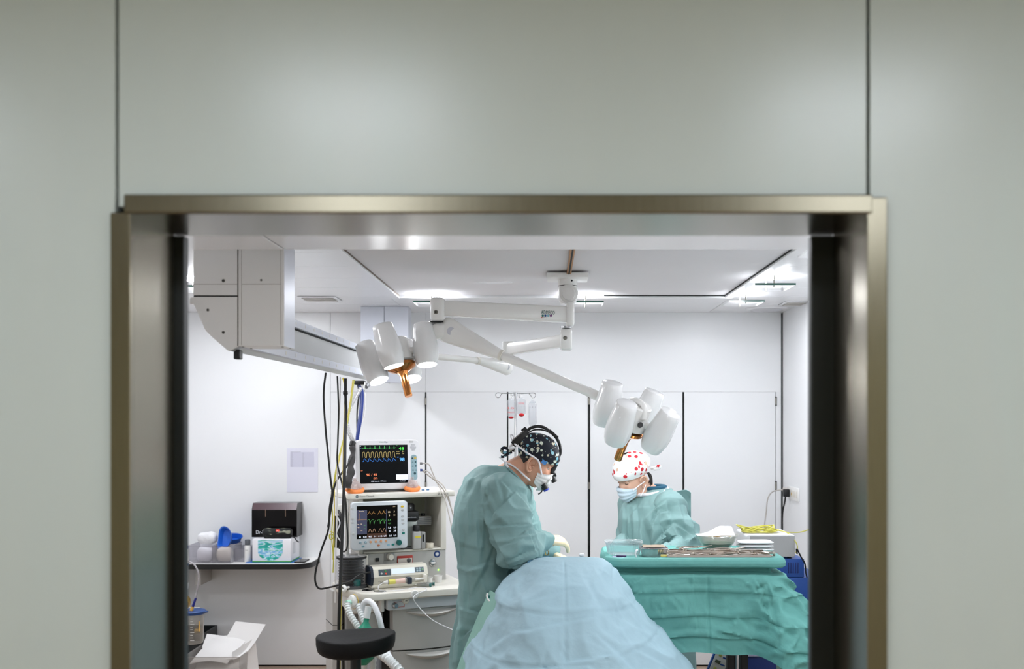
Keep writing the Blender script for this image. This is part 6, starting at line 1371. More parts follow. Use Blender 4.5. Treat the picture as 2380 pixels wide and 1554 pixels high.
for k, (y, z) in enumerate(((5.56, 1.05), (5.60, 1.05), (5.56, 1.02), (5.62, 1.02))): MB().lathe([(0, 0.004), (0.008, 0.003), (0.009, 0)], (1.1045, y, z), (-1, 0, 0), 14).build('button', mat('button_pale', (196, 200, 206), 0.4), es)
M_yg = mat('cable_yellow_green', (206, 200, 84), 0.45, var=0.25, vscale=40)
pts = []
for k in range(9):
    for a in range(8):
        t = 2 * math.pi * a / 8; r = 0.95 + 0.4 * noise.noise((k * 1.7, a * 0.6, 3)); pts.append((1.20 + 0.02 * noise.noise((k * 2.1, 5, 1)) + 0.10 * r * math.cos(t), 5.63 + 0.07 * r * math.sin(t), 1.111 + 0.0048 * k * (0.55 + 0.45 * math.sin(t * 2 + k)) ))
pts += [(1.30, 5.60, 1.122), (1.345, 5.54, 1.112), (1.375, 5.492, 1.07), (1.384, 5.489, 1.035), (1.374, 5.486, 1.01)]
MB().tube(pts, 0.0030, 6, 4).build('coiled_cable', M_yg, None, label='yellow green cable coiled on the grey generator', cat='cable')
MB().tube([(1.26, 5.70, 1.128), P(1800, 1233, 5.75), P(1835, 1237, 5.85), P(1860, 1236, 6.0), P(1890, 1228, 6.1), P(1930, 1222, 6.2)], 0.0034, 6, 5).build('trailing_cable', M_yg, None, label='yellow cable trailing from the coil towards right door edge', cat='cable')
MB().tube([(1.382, 5.489, 1.005), P(1852, 1275, 5.47), P(1862, 1294, 5.478), P(1871, 1310, 5.478), P(1873, 1330, 5.478), P(1876, 1342, 5.49)], 0.0045, 6, 5).build('black_cable', M_rub, None, label='short black cable down the side of blue boxes', cat='cable')
MB().tube([P(1893, 1225, 6.05), P(1889, 1290, 6.0), P(1886, 1330, 5.95), P(1883, 1345, 5.87), P(1883, 1400, 5.87), P(1883, 1500, 5.95), P(1890, 1560, 6.0)], 0.004, 6, 5).build('hanging_cable', mat('cable_olive', (120, 118, 60), 0.5), None, label='olive cable hanging beside the right door edge', cat='cable')
# wall outlet on the right wall
so = thing('wall_outlet', 'white multi socket outlet on the right wall', 'outlet', (XR, 6.70, 1.23))
MB().rbox(XR - 0.010, XR - 0.0005, 6.56, 6.85, 1.20, 1.288, 0.003).build('plate', M_white, so)
for y in (6.60, 6.66, 6.72):
    MB().rbox(XR - 0.0125, XR - 0.0102, y - 0.02, y + 0.02, 1.222, 1.266, 0.002, 1).build('socket', M_cream, so)
MB().box(XR - 0.0135, XR - 0.0126, 6.715, 6.735, 1.232, 1.25).build('sticker', mat('sticker_gold', (206, 170, 90), 0.5), so)
bp = thing('power_lead', 'black plug and cord in the right wall outlet', 'cord', (XR - 0.03, 6.80, 1.0))
MB().rbox(XR - 0.052, XR - 0.0105, 6.78, 6.815, 1.215, 1.268, 0.006).build('plug', M_black, bp)
MB().tube([(XR - 0.035, 6.80, 1.222), (XR - 0.04, 6.80, 1.18), (XR - 0.05, 6.82, 1.1), (XR - 0.045, 6.85, 0.98), (XR - 0.04, 6.85, 0.7), (XR - 0.04, 6.85, 0.3)], 0.0052, 8).build('cord', M_rub, bp)
wp_ = thing('power_lead', 'pale grey cord drooping from the right wall outlet', 'cord', (XR - 0.06, 6.85, 1.0))
M_cord = mat('cord_grey', (190, 184, 178), 0.5)
MB().rbox(XR - 0.045, XR - 0.0105, 6.825, 6.848, 1.24, 1.275, 0.006).build('plug', M_cord, wp_)
MB().tube([(XR - 0.04, 6.84, 1.258), (XR - 0.07, 6.85, 1.258), (XR - 0.11, 6.88, 1.24), (XR - 0.135, 6.90, 1.19), (XR - 0.14, 6.92, 1.1), (XR - 0.155, 6.92, 0.95), (XR - 0.155, 6.92, 0.6), (XR - 0.15, 6.92, 0.3)], 0.0042, 8).build('cord', M_cord, wp_)
# control box with labels standing under the instrument table
cbx = thing('control_box', 'tilted white and blue control box with yellow keys under the drape', 'control box', (P(1670, 0, 5.0).x, 5.0, 0))
MB().cyl((cbx.location.x, 5.05, 0.0), (cbx.location.x, 5.05, 0.02), 0.10, n=28).build('foot', M_mgrey, cbx)
MB().cyl((cbx.location.x, 5.05, 0.02), (cbx.location.x, 5.05, 0.40), 0.012, n=14).build('post', M_steel, cbx)
c0 = P(1668, 1548, 5.0); ux = Vector((1, 0, -0.45)); uz = Vector((0.3, 0.12, 1))
obox(c0, ux, uz, 0.045, 0.012, 0.10, 0.005).build('case', M_navy, cbx)
ux = ux.normalized(); uz = (uz - ux * uz.dot(ux)).normalized(); nn_ = ux.cross(uz)
nn_ = nn_ if nn_.y < 0 else -nn_
obox(c0 + nn_ * 0.0115 - uz * 0.004, ux, uz, 0.037, 0.002, 0.088, 0.002).build('face_plate', M_white, cbx)
for k, (a, b, c) in enumerate(((-0.012, 0.058, (208, 206, 120)), (-0.012, 0.022, (90, 100, 80)), (-0.012, -0.014, (208, 206, 120)), (-0.012, -0.05, (90, 100, 80)))):
    obox(c0 + nn_ * 0.0145 + ux * a + uz * b, ux, uz, 0.008 if k % 2 == 0 else 0.014, 0.002, 0.008, 0.002).build('key', mat('key_c%d' % (k % 2), c, 0.5), cbx)
    obox(c0 + nn_ * 0.0138 + ux * 0.016 + uz * (b - 0.006), ux, uz, 0.012, 0.0008, 0.004, 0.0006).build('print', M_navy, cbx)
# ================================================================ IV STAND
dI = 6.30; ip = P(1198, 0, dI)
iv = thing('iv_stand', 'chrome drip stand with wire hooks in front of cupboard doors', 'drip stand', (ip.x, dI, 0))
MB().cyl((ip.x, dI, 0.06), (ip.x, dI, H + 58 / F * dI), 0.0075, n=16).build('pole', M_steel, iv)
MB().cyl((ip.x, dI, 0.06), (ip.x, dI, 1.1), 0.011, n=16).build('lower_pole', M_steel, iv)
MB().cyl((ip.x, dI, H + 52 / F * dI), (ip.x, dI, H + 60.5 / F * dI), 0.012, n=16).build('hub', M_steel, iv)
I = lambda x, y: P(x, y, dI)
for pts in ([(1198, 913), (1178, 914), (1167, 913.5), (1157, 912.5), (1152.5, 915), (1152, 919), (1156, 923.5), (1161, 922.5), (1164, 917.5), (1167.5, 914)], [(1199, 914), (1215, 914), (1229, 913.5), (1240, 913), (1244.5, 915.5), (1244.5, 920), (1240, 924.5), (1236, 923), (1233, 918), (1229.5, 914.5)]):
    MB().tube([I(*p) for p in pts], 0.0024, 8).build('hook', M_steel, iv)
for x in (1188.5, 1207.5):
    MB().tube([I(x, 913) + Vector((0, -0.0, 0)), I(x - 1.5, 918), I(x - 0.5, 923), I(x + 1.5, 921), I(x + 1.5, 917)], 0.0024, 8).build('hook', M_steel, iv)
for k in range(5):
    a = 2 * math.pi * k / 5 + 0.3
    l_ = MB().tube([(ip.x, dI, 0.075), (ip.x + 0.16 * math.cos(a), dI + 0.16 * math.sin(a), 0.07), (ip.x + 0.26 * math.cos(a), dI + 0.26 * math.sin(a), 0.055)], 0.011, 10).build('leg', M_mgrey, iv)
    MB().cyl((ip.x + 0.26 * math.cos(a) - 0.01, dI + 0.26 * math.sin(a), 0.0255), (ip.x + 0.26 * math.cos(a) + 0.01, dI + 0.26 * math.sin(a), 0.0255), 0.025, n=14).build('caster', M_rub, l_)
M_bag = clear('drip_bag', (244, 245, 247), 0.82, 0.1)
def bag(px, py0, py1, w, label, red, txt, soft_=True):
    c = I(px, py0); L_ = (py1 - py0) / F * dI; sx = w / 2 / F * dI; t = thing('drip_bag', label, 'drip bag', c + Vector((0, -0.012, -L_)), 'clear bags on the drip stand')
    rows = []
    for j in range(17):
        v = j / 16; r = []; k = (0.3 + 0.7 * soft(v, 0, 0.18)) * (1 - 0.45 * soft(v, 0.84, 1.0))
        for i in range(24):
            a = 2 * math.pi * i / 24; r.append((c.x + sx * k * math.copysign(abs(math.cos(a)) ** 0.8, math.cos(a)), dI - 0.012 + 0.016 * math.sin(a) * math.sin(math.pi * min(v * 0.9 + 0.1, 1)), c.z - L_ * v))
        rows.append(r)
    b = MB().surf(rows, closed_u=True).build('pouch', M_bag, t)
    MB().tube([(c.x - 0.004, dI - 0.004, c.z), (c.x - 0.004, dI - 0.002, c.z + 0.012), (c.x + 0.004, dI - 0.002, c.z + 0.012), (c.x + 0.004, dI - 0.004, c.z)], 0.0014, 6).build('hanger', M_white, t)
    if red: MB().ell((c.x, dI - 0.012, c.z - L_ * (0.95 if red == 1 else 0.98)), (sx * 0.62, 0.013, 0.012 if red == 1 else 0.007)).build('red_fluid', mat('fluid_red', (176, 12, 18), 0.2), t)
    for (s_, v, h, c_) in txt: lettering(MB(), s_, (c.x - sx * 0.7, dI - 0.0295, c.z - L_ * v), (1, 0, 0), (0, 0, 1), h, sx * 1.4).build('lettering', mat('bag_print_%d' % c_[0], c_, 0.6), t, smooth=False)
bag(1188, 925, 971, 20, 'clear drip bag with red rim, left of the drip pole', 2, [('10', 0.55, 0.012, (206, 80, 70)), ('NaCl', 0.75, 0.009, (204, 70, 60))])
bag(1212, 923, 966, 20, 'clear drip bag with red fluid, right of the drip pole', 1, [('ISOTONIC', 0.38, 0.012, (206, 96, 84)), ('- - -', 0.55, 0.012, (120, 136, 150))])
bag(1238, 928, 992, 19, 'empty clear measuring bag at right end of drip hooks', 0, [('ml', 0.12, 0.007, (120, 120, 124)), ('I I I', 0.30, 0.008, (124, 124, 128))])
# ================================================================ STOOL
dS = 4.6; sc_ = P(827, 1478, dS)
stl = thing('stool', 'round black padded stool with chrome column in front of machine', 'stool', (sc_.x, dS, 0))
zt_ = 0.752; M_pad = mat('stool_vinyl', (14, 14, 15), 0.6, var=0.1, bump=0.15, bscale=180, spec=0.2)
rows = []
for (k, z) in ((0.01, 0.002), (0.6, 0.003), (0.93, 0.001), (0.985, -0.003), (1.0, -0.009), (0.998, -0.030), (1.0, -0.036), (0.985, -0.052), (0.95, -0.070), (0.9, -0.078), (0.6, -0.080), (0.01, -0.080)):
    r = []
    for i in range(56):
        a = 2 * math.pi * i / 56; d_ = -0.012 * math.cos(a) * math.cos(a) * 0 - 0.018 * (k ** 2) * max(0, math.sin(a)) * 0
        wob = 1 + 0.012 * (noise.noise((math.cos(a) * 3, math.sin(a) * 3, z * 30)) if z < -0.02 else 0)
        r.append((sc_.x + 0.182 * k * wob * math.cos(a), dS + 0.165 * k * wob * math.sin(a), zt_ + z + 0.007 * math.cos(a) * k + 0.006 * k * k * math.cos(2 * a)))
    rows.append(r)
MB().surf(rows, closed_u=True).build('seat', M_pad, stl, ang=50)
MB().cyl((sc_.x, dS, 0.56), (sc_.x, dS, zt_ - 0.075), 0.0255, n=24).build('sleeve', M_black, stl)
MB().cyl((sc_.x, dS, 0.1), (sc_.x, dS, 0.56), 0.0235, n=24).build('column', M_steel, stl)
MB().tube([(sc_.x - 0.02, dS - 0.02, zt_ - 0.086), (sc_.x - 0.07, dS - 0.05, zt_ - 0.092), (sc_.x - 0.11, dS - 0.06, zt_ - 0.09)], 0.0045, 8).build('lever', M_steel, stl)
for k in range(5):
    a = 2 * math.pi * k / 5
    l_ = MB().tube([(sc_.x, dS, 0.11), (sc_.x + 0.15 * math.cos(a), dS + 0.15 * math.sin(a), 0.095), (sc_.x + 0.27 * math.cos(a), dS + 0.27 * math.sin(a), 0.065)], 0.016, 10).build('leg', M_steel, stl)
    MB().cyl((sc_.x + 0.27 * math.cos(a) - 0.012, dS + 0.27 * math.sin(a), 0.0285), (sc_.x + 0.27 * math.cos(a) + 0.012, dS + 0.27 * math.sin(a), 0.0285), 0.028, n=16).build('caster', M_rub, l_)
# ================================================================ THINGS ON THE MACHINE
def lobj(name, label, cat_, x, y, z, group=None, rz=0.0): return thing(name, label, cat_, MW((x, y, z)), group, rz=MTH + rz, local=True)
M_orange = mat('mask_orange', (244, 140, 66), 0.45, var=0.03); M_dome = clear('mask_dome', (246, 238, 236), 0.7, 0.06)
def resp(label, px, py, w):
    q = ML(px, py, 0.028); t = lobj('breathing_mask', label, 'mask', q.x, 0.045, 1.3365, 'orange rimmed masks on the top shelf')
    sx, sy = w, 0.032; rows = []
    for j in range(11):
        ph = 2 * math.pi * j / 10; r = []
        for i in range(40):
            a = 2 * math.pi * i / 40; dz = 0.007 * math.cos(2 * a); r.append(((sx + 0.011 * math.cos(ph)) * math.cos(a), (sy + 0.010 * math.cos(ph)) * math.sin(a), 0.0135 + dz * 0.8 + 0.013 * math.sin(ph)))
        rows.append(r)
    MB().surf(rows, closed_u=True).build('cushion', M_orange, t)
    MB().surf([[(sx * k * math.cos(2 * math.pi * i / 36), sy * k * math.sin(2 * math.pi * i / 36), z + 0.006 * math.cos(4 * math.pi * i / 36) * k) for i in range(36)] for k, z in ((1.0, 0.024), (0.93, 0.034), (0.72, 0.05), (0.45, 0.062), (0.26, 0.066), (0.24, 0.082), (0.2, 0.083))], closed_u=True).build('dome', M_dome, t)
resp('orange rimmed clear breathing mask at left end of the top shelf', 827, 1130, 0.042)
resp('orange rimmed clear breathing mask right of the patient monitor', 960, 1128, 0.036)
# syringe pump on the worktop
sp_ = lobj('syringe_pump', 'cream syringe pump with small screen on the machine worktop', 'syringe pump', 0.25, -0.07, WZ, rz=0.03)
M_pump = mat('pump_cream', (226, 222, 208), 0.4)
MB().rbox(-0.155, 0.155, -0.045, 0.06, 0.0005, 0.022, 0.008, 3).build('foot', M_pump, sp_)
pr_ = [(-0.04, 0.02), (-0.055, 0.065), (-0.04, 0.105), (-0.02, 0.118), (0.05, 0.118), (0.06, 0.10), (0.06, 0.02)]
MB().prism(pr_, 'x', -0.148, 0.16).build('body', M_pump, sp_, ang=25)
MB().prism([(a * 1.04, b * 1.01) for a, b in pr_], 'x', -0.162, -0.147).build('end_cheek', mat('pump_navy', (30, 40, 56), 0.4), sp_, ang=25)
def onpump(x, z): return Vector((x, -0.055 + (z - 0.065) * (0.015 / 0.04), z))
def pq(x0, x1, z0, z1, m, nm, e=0.0015):
    return MB().add([onpump(x, z) - Vector((0, e * k, 0)) for k in (1, 0) for x, z in ((x0, z0), (x1, z0), (x1, z1), (x0, z1))], [(0, 1, 2, 3), (4, 7, 6, 5), (0, 4, 5, 1), (1, 5, 6, 2), (2, 6, 7, 3), (3, 7, 4, 0)]).build(nm, m, sp_, smooth=False)
pq(-0.118, -0.05, 0.072, 0.104, mat('panel_slate', (70, 82, 92), 0.4), 'key_panel')
pq(-0.046, 0.085, 0.076, 0.104, E('lcd', (176, 186, 204), 0.55), 'screen'); pq(0.088, 0.138, 0.078, 0.104, mat('panel_slate2', (96, 112, 122), 0.4), 'key_panel')
for (x, z, c) in ((-0.102, 0.083, (200, 200, 200)), (-0.08, 0.094, (60, 140, 70)), (-0.078, 0.081, (226, 90, 60)), (0.1, 0.096, (170, 190, 200)), (0.115, 0.096, (170, 190, 200)), (0.1, 0.085, (170, 190, 200)), (0.115, 0.085, (170, 190, 200)), (0.13, 0.09, (120, 170, 130))):
    MB().lathe([(0, 0.003), (0.005, 0.0025), (0.006, 0)], onpump(x, z) - Vector((0, 0.001, 0)), (0, -1, 0.3), 12).build('key', mat('pk_%d_%d' % (c[0], c[2]), c, 0.4), sp_)
lettering(MB(), 'TIVA', onpump(-0.125, 0.032) - Vector((0, -0.004, 0)), (1, 0, 0), (0, 0, 1), 0.012).build('lettering', mat('grey_print', (90, 90, 90), 0.5), sp_, smooth=False)
sy = lobj('syringe', 'yellow and pink labelled syringe clamped in the pump', 'syringe', 0.25, -0.155, WZ + 0.04)
MB().cyl((-0.075, 0, 0), (0.075, 0, 0.004), 0.0125, n=18).build('barrel', clear('syringe_clear', (238, 236, 232), 0.6), sy)
MB().cyl((-0.07, 0, 0), (-0.035, 0, 0.001), 0.0131, n=18).build('label_yellow', mat('label_lemon', (224, 216, 110), 0.5), sy); MB().cyl((-0.034, 0, 0.001), (0.02, 0, 0.003), 0.0131, n=18).build('label_pink', mat('label_pink', (228, 196, 186), 0.5), sy)
MB().cyl((-0.098, 0, 0), (-0.076, 0, 0), 0.0065, 0.0115, n=14).build('tip', M_white, sy)
MB().rbox(0.03, 0.055, -0.022, 0.02, -0.016, 0.02, 0.004).build('clamp', mat('pump_navy', (30, 40, 56), 0.4), sy)
MB().cyl((0.076, 0, 0.004), (0.125, 0, 0.006), 0.006, n=12).build('plunger', M_white, sy); MB().rbox(0.125, 0.142, -0.018, 0.025, -0.014, 0.03, 0.006).build('plunger_grip', M_cream, sy)
M_line = mat('infusion_line', (232, 232, 236), 0.35)
MB().tube([MW((0.155, -0.155, WZ + 0.04)), MW((0.12, -0.17, WZ + 0.025)), MW((0.125, -0.20, WZ + 0.005)), MW((0.22, -0.22, WZ + 0.004)), MW((0.33, -0.225, WZ + 0.012)), MW((0.36, -0.262, WZ + 0.004)), P(962, 1385, 5.2), P(972, 1408, 5.2), P(1005, 1440, 5.15), P(1050, 1462, 5.1), P(1090, 1480, 4.95)], 0.0022, 6, 6).build('infusion_line', M_line, None, label='thin white infusion line curving off the machine worktop', cat='tube')
# small bits on the worktop
bt = lobj('bottle', 'small bottle with ribbed teal cap at left of the worktop', 'bottle', 0.03, -0.06, WZ)
MB().lathe([(0, 0.0), (0.018, 0.0), (0.019, 0.004), (0.019, 0.012), (0.016, 0.016), (0, 0.0165)], (0, 0, 0), (0, 0, 1), 22).build('base', M_white, bt)
MB().lathe([(0, 0.0166), (0.02, 0.0166), (0.0215, 0.022), (0.0205, 0.045), (0.015, 0.049), (0, 0.05)], (0, 0, 0), (0, 0, 1), 22).build('cap', M_teal, bt)
for i, (x, y, r, h, w) in enumerate(((0.435, -0.06, 0.021, 0.034, 'left'), (0.50, -0.03, 0.022, 0.036, 'right'))):
    t = lobj('medicine_cup', 'small white medicine cup at right of worktop, %s one of two' % w, 'cup', x, y, WZ, 'white cups on the worktop')
    MB().lathe([(0, 0.001), (r * 0.85, 0.0005), (r, h), (r * 0.96, h), (r * 0.8, 0.003), (0, 0.0035)], (0, 0, 0), (0, 0, 1), 24).build('cup', M_white, t)
    MB().lathe([(r * 1.0, h - 0.001), (r * 1.06, h), (r * 1.06, h + 0.002), (r * 0.97, h + 0.001)], (0, 0, 0), (0, 0, 1), 24).build('rim', M_white, t)
for i, (x, y, a, w) in enumerate(((0.375, -0.15, 2.6, 'nearer'), (0.40, -0.125, 2.75, 'farther'))):
    t = lobj('syringe', 'clear syringe with green plunger on the worktop, %s one' % w, 'syringe', x, y, WZ + 0.011, 'green syringes on the worktop', rz=a)
    MB().cyl((-0.035, 0, 0), (0.035, 0, 0), 0.0095, n=16).build('barrel', clear('syringe_clear', (238, 236, 232), 0.6), t); MB().cyl((-0.042, 0, 0), (0.01, 0, 0), 0.0085, n=16).build('plunger', M_teal, t); MB().cyl((-0.046, 0, 0), (-0.042, 0, 0), 0.0105, n=16).build('thumb_rest', M_teal, t); MB().cyl((0.035, 0, 0), (0.046, 0, 0), 0.003, n=10).build('tip', M_white, t)
t = lobj('pen', 'dark pen lying at the back of the worktop', 'pen', 0.36, -0.09, WZ + 0.005); MB().cyl((-0.05, 0, 0), (0.06, 0.012, 0), 0.004, n=10).build('barrel', mat('pen_navy', (36, 34, 60), 0.4), t); MB().cyl((0.06, 0.012, 0), (0.07, 0.0132, 0), 0.004, 0.001, n=10).build('tip', M_white, t)
# breathing hoses
def corr(pts, r, label, m, per_=14):
    pp = catmull(pts, per_); mb = MB(); n_ = len(pp)
    return MB().tube(pp, lambda t: r * (1 + 0.16 * math.sin(t * n_ * 2.1)), 12, spline=False).build('breathing_hose', m, None, label=label, cat='hose', ang=60)
M_hose = mat('hose_white', (226, 230, 230), 0.4, var=0.03)
hb = thing('breathing_filter', 'round white filter with yellow edge at the machine hose port', 'filter', P(820, 1396, 5.25))
c = P(818, 1398, 5.24); MB().lathe([(0, -0.012), (0.03, -0.01), (0.038, 0.0), (0.03, 0.01), (0, 0.014)], c, (-0.7, -0.7, 0.1), 28).build('disc', M_white, hb); MB().lathe([(0.0375, -0.004), (0.0395, -0.002), (0.0375, 0.0)], c + Vector((0.008, 0.008, 0)), (-0.7, -0.7, 0.1), 28).build('edge', mat('edge_yellow', (220, 190, 60), 0.5), hb)
MB().cyl(P(813, 1399, 5.22), P(806, 1402, 5.2), 0.014, 0.016, 16).build('port', mat('port_mint', (160, 210, 190), 0.4), hb)
corr([P(806, 1402, 5.19), P(812, 1425, 5.15), P(828, 1450, 5.12), P(843, 1474, 5.1), P(850, 1500, 5.1), P(846, 1560, 5.15)], 0.0165, 'left corrugated white breathing hose hanging behind the stool', M_hose)
corr([P(832, 1405, 5.22), P(840, 1428, 5.18), P(850, 1452, 5.15), P(858, 1474, 5.12), P(868, 1505, 5.12), P(866, 1560, 5.15)], 0.0155, 'right corrugated white breathing hose hanging behind the stool', M_hose)
MB().tube([P(846, 1440, 5.2), P(843, 1410, 5.2), P(852, 1396, 5.18), P(866, 1402, 5.15), P(878, 1425, 5.12), P(886, 1455, 5.1), P(892, 1490, 5.1), P(905, 1525, 5.0), P(930, 1560, 4.95)], 0.0145, 12).build('breathing_hose', mat('hose_milky', (232, 234, 238), 0.35), None, label='smooth milky white hose arching below the worktop', cat='hose')
corr([P(880, 1516, 5.0), P(905, 1535, 4.95), P(930, 1560, 4.9), P(950, 1600, 4.9)], 0.022, 'thick ribbed hose running down right behind the stool', M_hose)
bgm = thing('breathing_bag', 'green rubber breathing bag hanging behind the stool', 'breathing bag', P(845, 1500, 5.0))
mb = MB(); c = P(845, 1492, 5.03); mb.lathe([(0, -0.115), (0.03, -0.11), (0.062, -0.075), (0.07, -0.03), (0.055, 0.03), (0.03, 0.075), (0.014, 0.1), (0.014, 0.12), (0, 0.121)], c, (0.1, 0.15, 1), 28); mb.build('bag', mat('bag_green', (24, 140, 110), 0.4), bgm)
MB().cyl(c + Vector((0.012, 0.018, 0.118)), c + Vector((0.02, 0.028, 0.175)), 0.0165, n=16).build('neck', M_hose, bgm)
t = thing('hose_elbow', 'white hooked bracket at the left of the worktop', 'bracket', P(797, 1366, 5.4)); MB().tube([P(790, 1362, 5.4), P(796, 1360, 5.38), P(803, 1366, 5.36), P(800, 1373, 5.36), P(794, 1370, 5.36)], 0.009, 10).build('hook', M_white, t); MB().cyl(P(803, 1366, 5.36), P(812, 1364, 5.37), 0.006, n=10).build('pin', M_white, t)
# dark clutter left of the machine: reel of cuffs and leads
t = thing('cable_holder', 'black clip holder with tangled leads at left of machine', 'holder', P(795, 1240, 5.5))
MB().rbox(*sum(([v - w, v + w] for v, w in zip(P(787, 1235, 5.55), (0.02, 0.02, 0.09))), []), 0.006).build('bar', M_black, t)
MB().tube([P(785, 1185, 5.5), P(792, 1200, 5.45), P(786, 1225, 5.45), P(794, 1250, 5.45), P(790, 1275, 5.45)], 0.008, 8).build('lead_loop', M_black, t); MB().tube([P(780, 1195, 5.45), P(790, 1215, 5.43), P(782, 1240, 5.43), P(795, 1262, 5.43)], 0.0035, 6).build('white_lead', M_line, t)
MB().rbox(*sum(([v - w, v + w] for v, w in zip(P(790, 1185, 5.5), (0.025, 0.01, 0.03))), []), 0.006).build('tag', M_white, t)
# ================================================================ CABLES FROM THE SUPPLY BEAM
M_cblk = mat('cable_black', (14, 14, 15), 0.5); M_cwht = mat('cable_white', (226, 224, 222), 0.45); M_cyel = mat('cable_yellow', (216, 190, 60), 0.45); M_cblu = mat('cable_blue', (22, 48, 120), 0.4)
def cable(pts, r, m, label, nm='cable', d=None):
    return MB().tube([P(*(p if len(p) == 3 else (p[0], p[1], d))) for p in pts], r, 8, 5).build(nm, m, None, label=label, cat='cable')
cable([(757, 866, 5.2), (752, 920, 5.22), (757, 1000, 5.25), (762, 1050, 5.25), (768, 1110, 5.25), (772, 1145, 5.25), (766, 1180, 5.25), (763, 1230, 5.25), (746, 1280, 5.25), (734, 1325, 5.25), (733, 1352, 5.25), (742, 1367, 5.25), (762, 1365, 5.25), (790, 1358, 5.25), (815, 1350, 5.27), (835, 1335, 5.34), (862, 1329, 5.36)], 0.0052, M_cblk, 'leftmost black cable looping down past the wall shelf to pump')
cable([(803, 879, 5.35), (803, 915, 5.35), (804, 960, 5.3), (802, 1010, 5.25), (801, 1080, 5.2), (799, 1150, 5.18), (795, 1250, 5.15), (789, 1400, 5.1), (787, 1490, 5.1), (785, 1600, 5.1)], 0.0085, M_cblk, 'thick black cable hanging straight in front of the machine')
t = thing('cable_clip', 'black square clip on the thick hanging cable', 'clip', P(803, 913, 5.35)); q = P(803, 913, 5.35); MB().rbox(q.x - 0.011, q.x + 0.011, q.y - 0.014, q.y + 0.012, q.z - 0.012, q.z + 0.012, 0.004).build('block', M_cblk, t); MB().rbox(q.x - 0.0125, q.x + 0.0125, q.y - 0.0155, q.y + 0.0135, q.z - 0.002, q.z + 0.002, 0.001, 1).build('seam', M_rub, t)
cable([(797, 878, 5.42), (801, 900, 5.40), (801, 960, 5.33), (799, 1010, 5.27), (798, 1080, 5.22), (797, 1180, 5.2), (794, 1300, 5.17), (792, 1400, 5.13), (790, 1500, 5.12), (789, 1600, 5.12)], 0.0045, M_cyel, 'yellow cable running alongside the thick black one')
cable([(784, 874, 5.3), (786, 920, 5.32), (787, 960, 5.32), (785, 1030, 5.32), (784, 1075, 5.32), (794, 1120, 5.32), (803, 1160, 5.3), (805, 1200, 5.3), (808, 1250, 5.3), (806, 1275, 5.3), (799, 1282, 5.32)], 0.0044, M_cblk, 'thin black cable with a bend left of the monitor')
cable([(791, 876, 5.36), (789, 950, 5.36), (786, 1020, 5.34), (784, 1110, 5.33), (783, 1200, 5.33), (780, 1300, 5.33), (779, 1400, 5.35)], 0.004, M_cwht, 'white cable hanging beside the thin black cable')
cable([(823, 883, 5.6), (815, 940, 5.5), (805, 995, 5.42), (793, 1040, 5.38), (782, 1085, 5.36), (775, 1130, 5.35), (771, 1165, 5.35), (773, 1200, 5.35), (771, 1250, 5.36), (776, 1300, 5.38)], 0.0034, M_yg, 'yellow green cable sweeping left below the beam')
cable([(820, 883, 5.62), (812, 945, 5.55), (802, 1000, 5.48), (790, 1060, 5.42), (778, 1120, 5.38), (777, 1200, 5.38), (774, 1300, 5.4)], 0.0030, M_cyel, 'thin yellow cable sweeping left beside the yellow green one')
cable([(768, 1235, 5.34), (775, 1238, 5.34), (774, 1250, 5.34), (767, 1252, 5.34), (766, 1242, 5.34), (776, 1246, 5.34), (776, 1280, 5.36), (774, 1330, 5.38)], 0.003, M_yg, 'small curled yellow green cable left of the lower screen')
cable([(837, 892, 6.0), (842, 912, 5.98), (842, 935, 5.95), (839, 970, 5.9), (834, 1000, 5.86), (829, 1030, 5.84), (826, 1070, 5.84)], 0.0088, M_cblu, 'right blue hose descending behind the patient monitor')
cable([(834, 892, 6.02), (838, 915, 6.0), (838, 950, 5.97), (833, 985, 5.92), (829, 1020, 5.88), (825, 1070, 5.86)], 0.0075, M_cblu, 'left blue hose descending behind the patient monitor')
cable([(831, 892, 6.04), (834, 915, 6.03), (830, 955, 6.0), (830, 1000, 5.95), (832, 1040, 5.9)], 0.0048, M_cblk, 'black cable behind the blue hoses')
cable([(846, 900, 6.02), (849, 930, 6.0), (846, 965, 5.98), (836, 1000, 5.95), (834, 1040, 5.92)], 0.004, M_cwht, 'pale thin cable right of the blue hoses')
cable([(820, 1060, 5.45), (806, 1083, 5.4), (792, 1102, 5.36), (781, 1120, 5.34), (775, 1140, 5.34), (772, 1165, 5.34), (768, 1190, 5.34), (762, 1225, 5.34)], 0.005, M_cblk, 'short black cable crossing diagonally left of the monitor')
corr([P(838, 903, 5.9), P(822, 930, 5.8), P(808, 962, 5.72), P(808, 995, 5.65), (P(816, 1015, 5.6)), P(821, 1026, 5.58)], 0.011, 'clear ribbed hose drooping from beam to the monitor', clear('hose_clear', (228, 228, 228), 0.55, 0.15), 14)
t = thing('hose_sleeve', 'dark grey fabric sleeve beside the left edge of monitor', 'sleeve', P(812, 1135, 5.5))
MB().cyl(P(820, 1026, 5.57), P(818, 1036, 5.56), 0.016, n=16).build('cuff', M_cblk, t)
MB().tube([P(818, 1036, 5.56), P(820, 1055, 5.54), P(815, 1080, 5.5), P(815, 1100, 5.48), P(808, 1118, 5.46), P(805, 1132, 5.46)], lambda q: 0.013 + 0.013 * q + 0.003 * math.sin(q * 25), 12).build('fabric', mat('sleeve_grey', (52, 50, 50), 0.7, var=0.2, vscale=40), t)
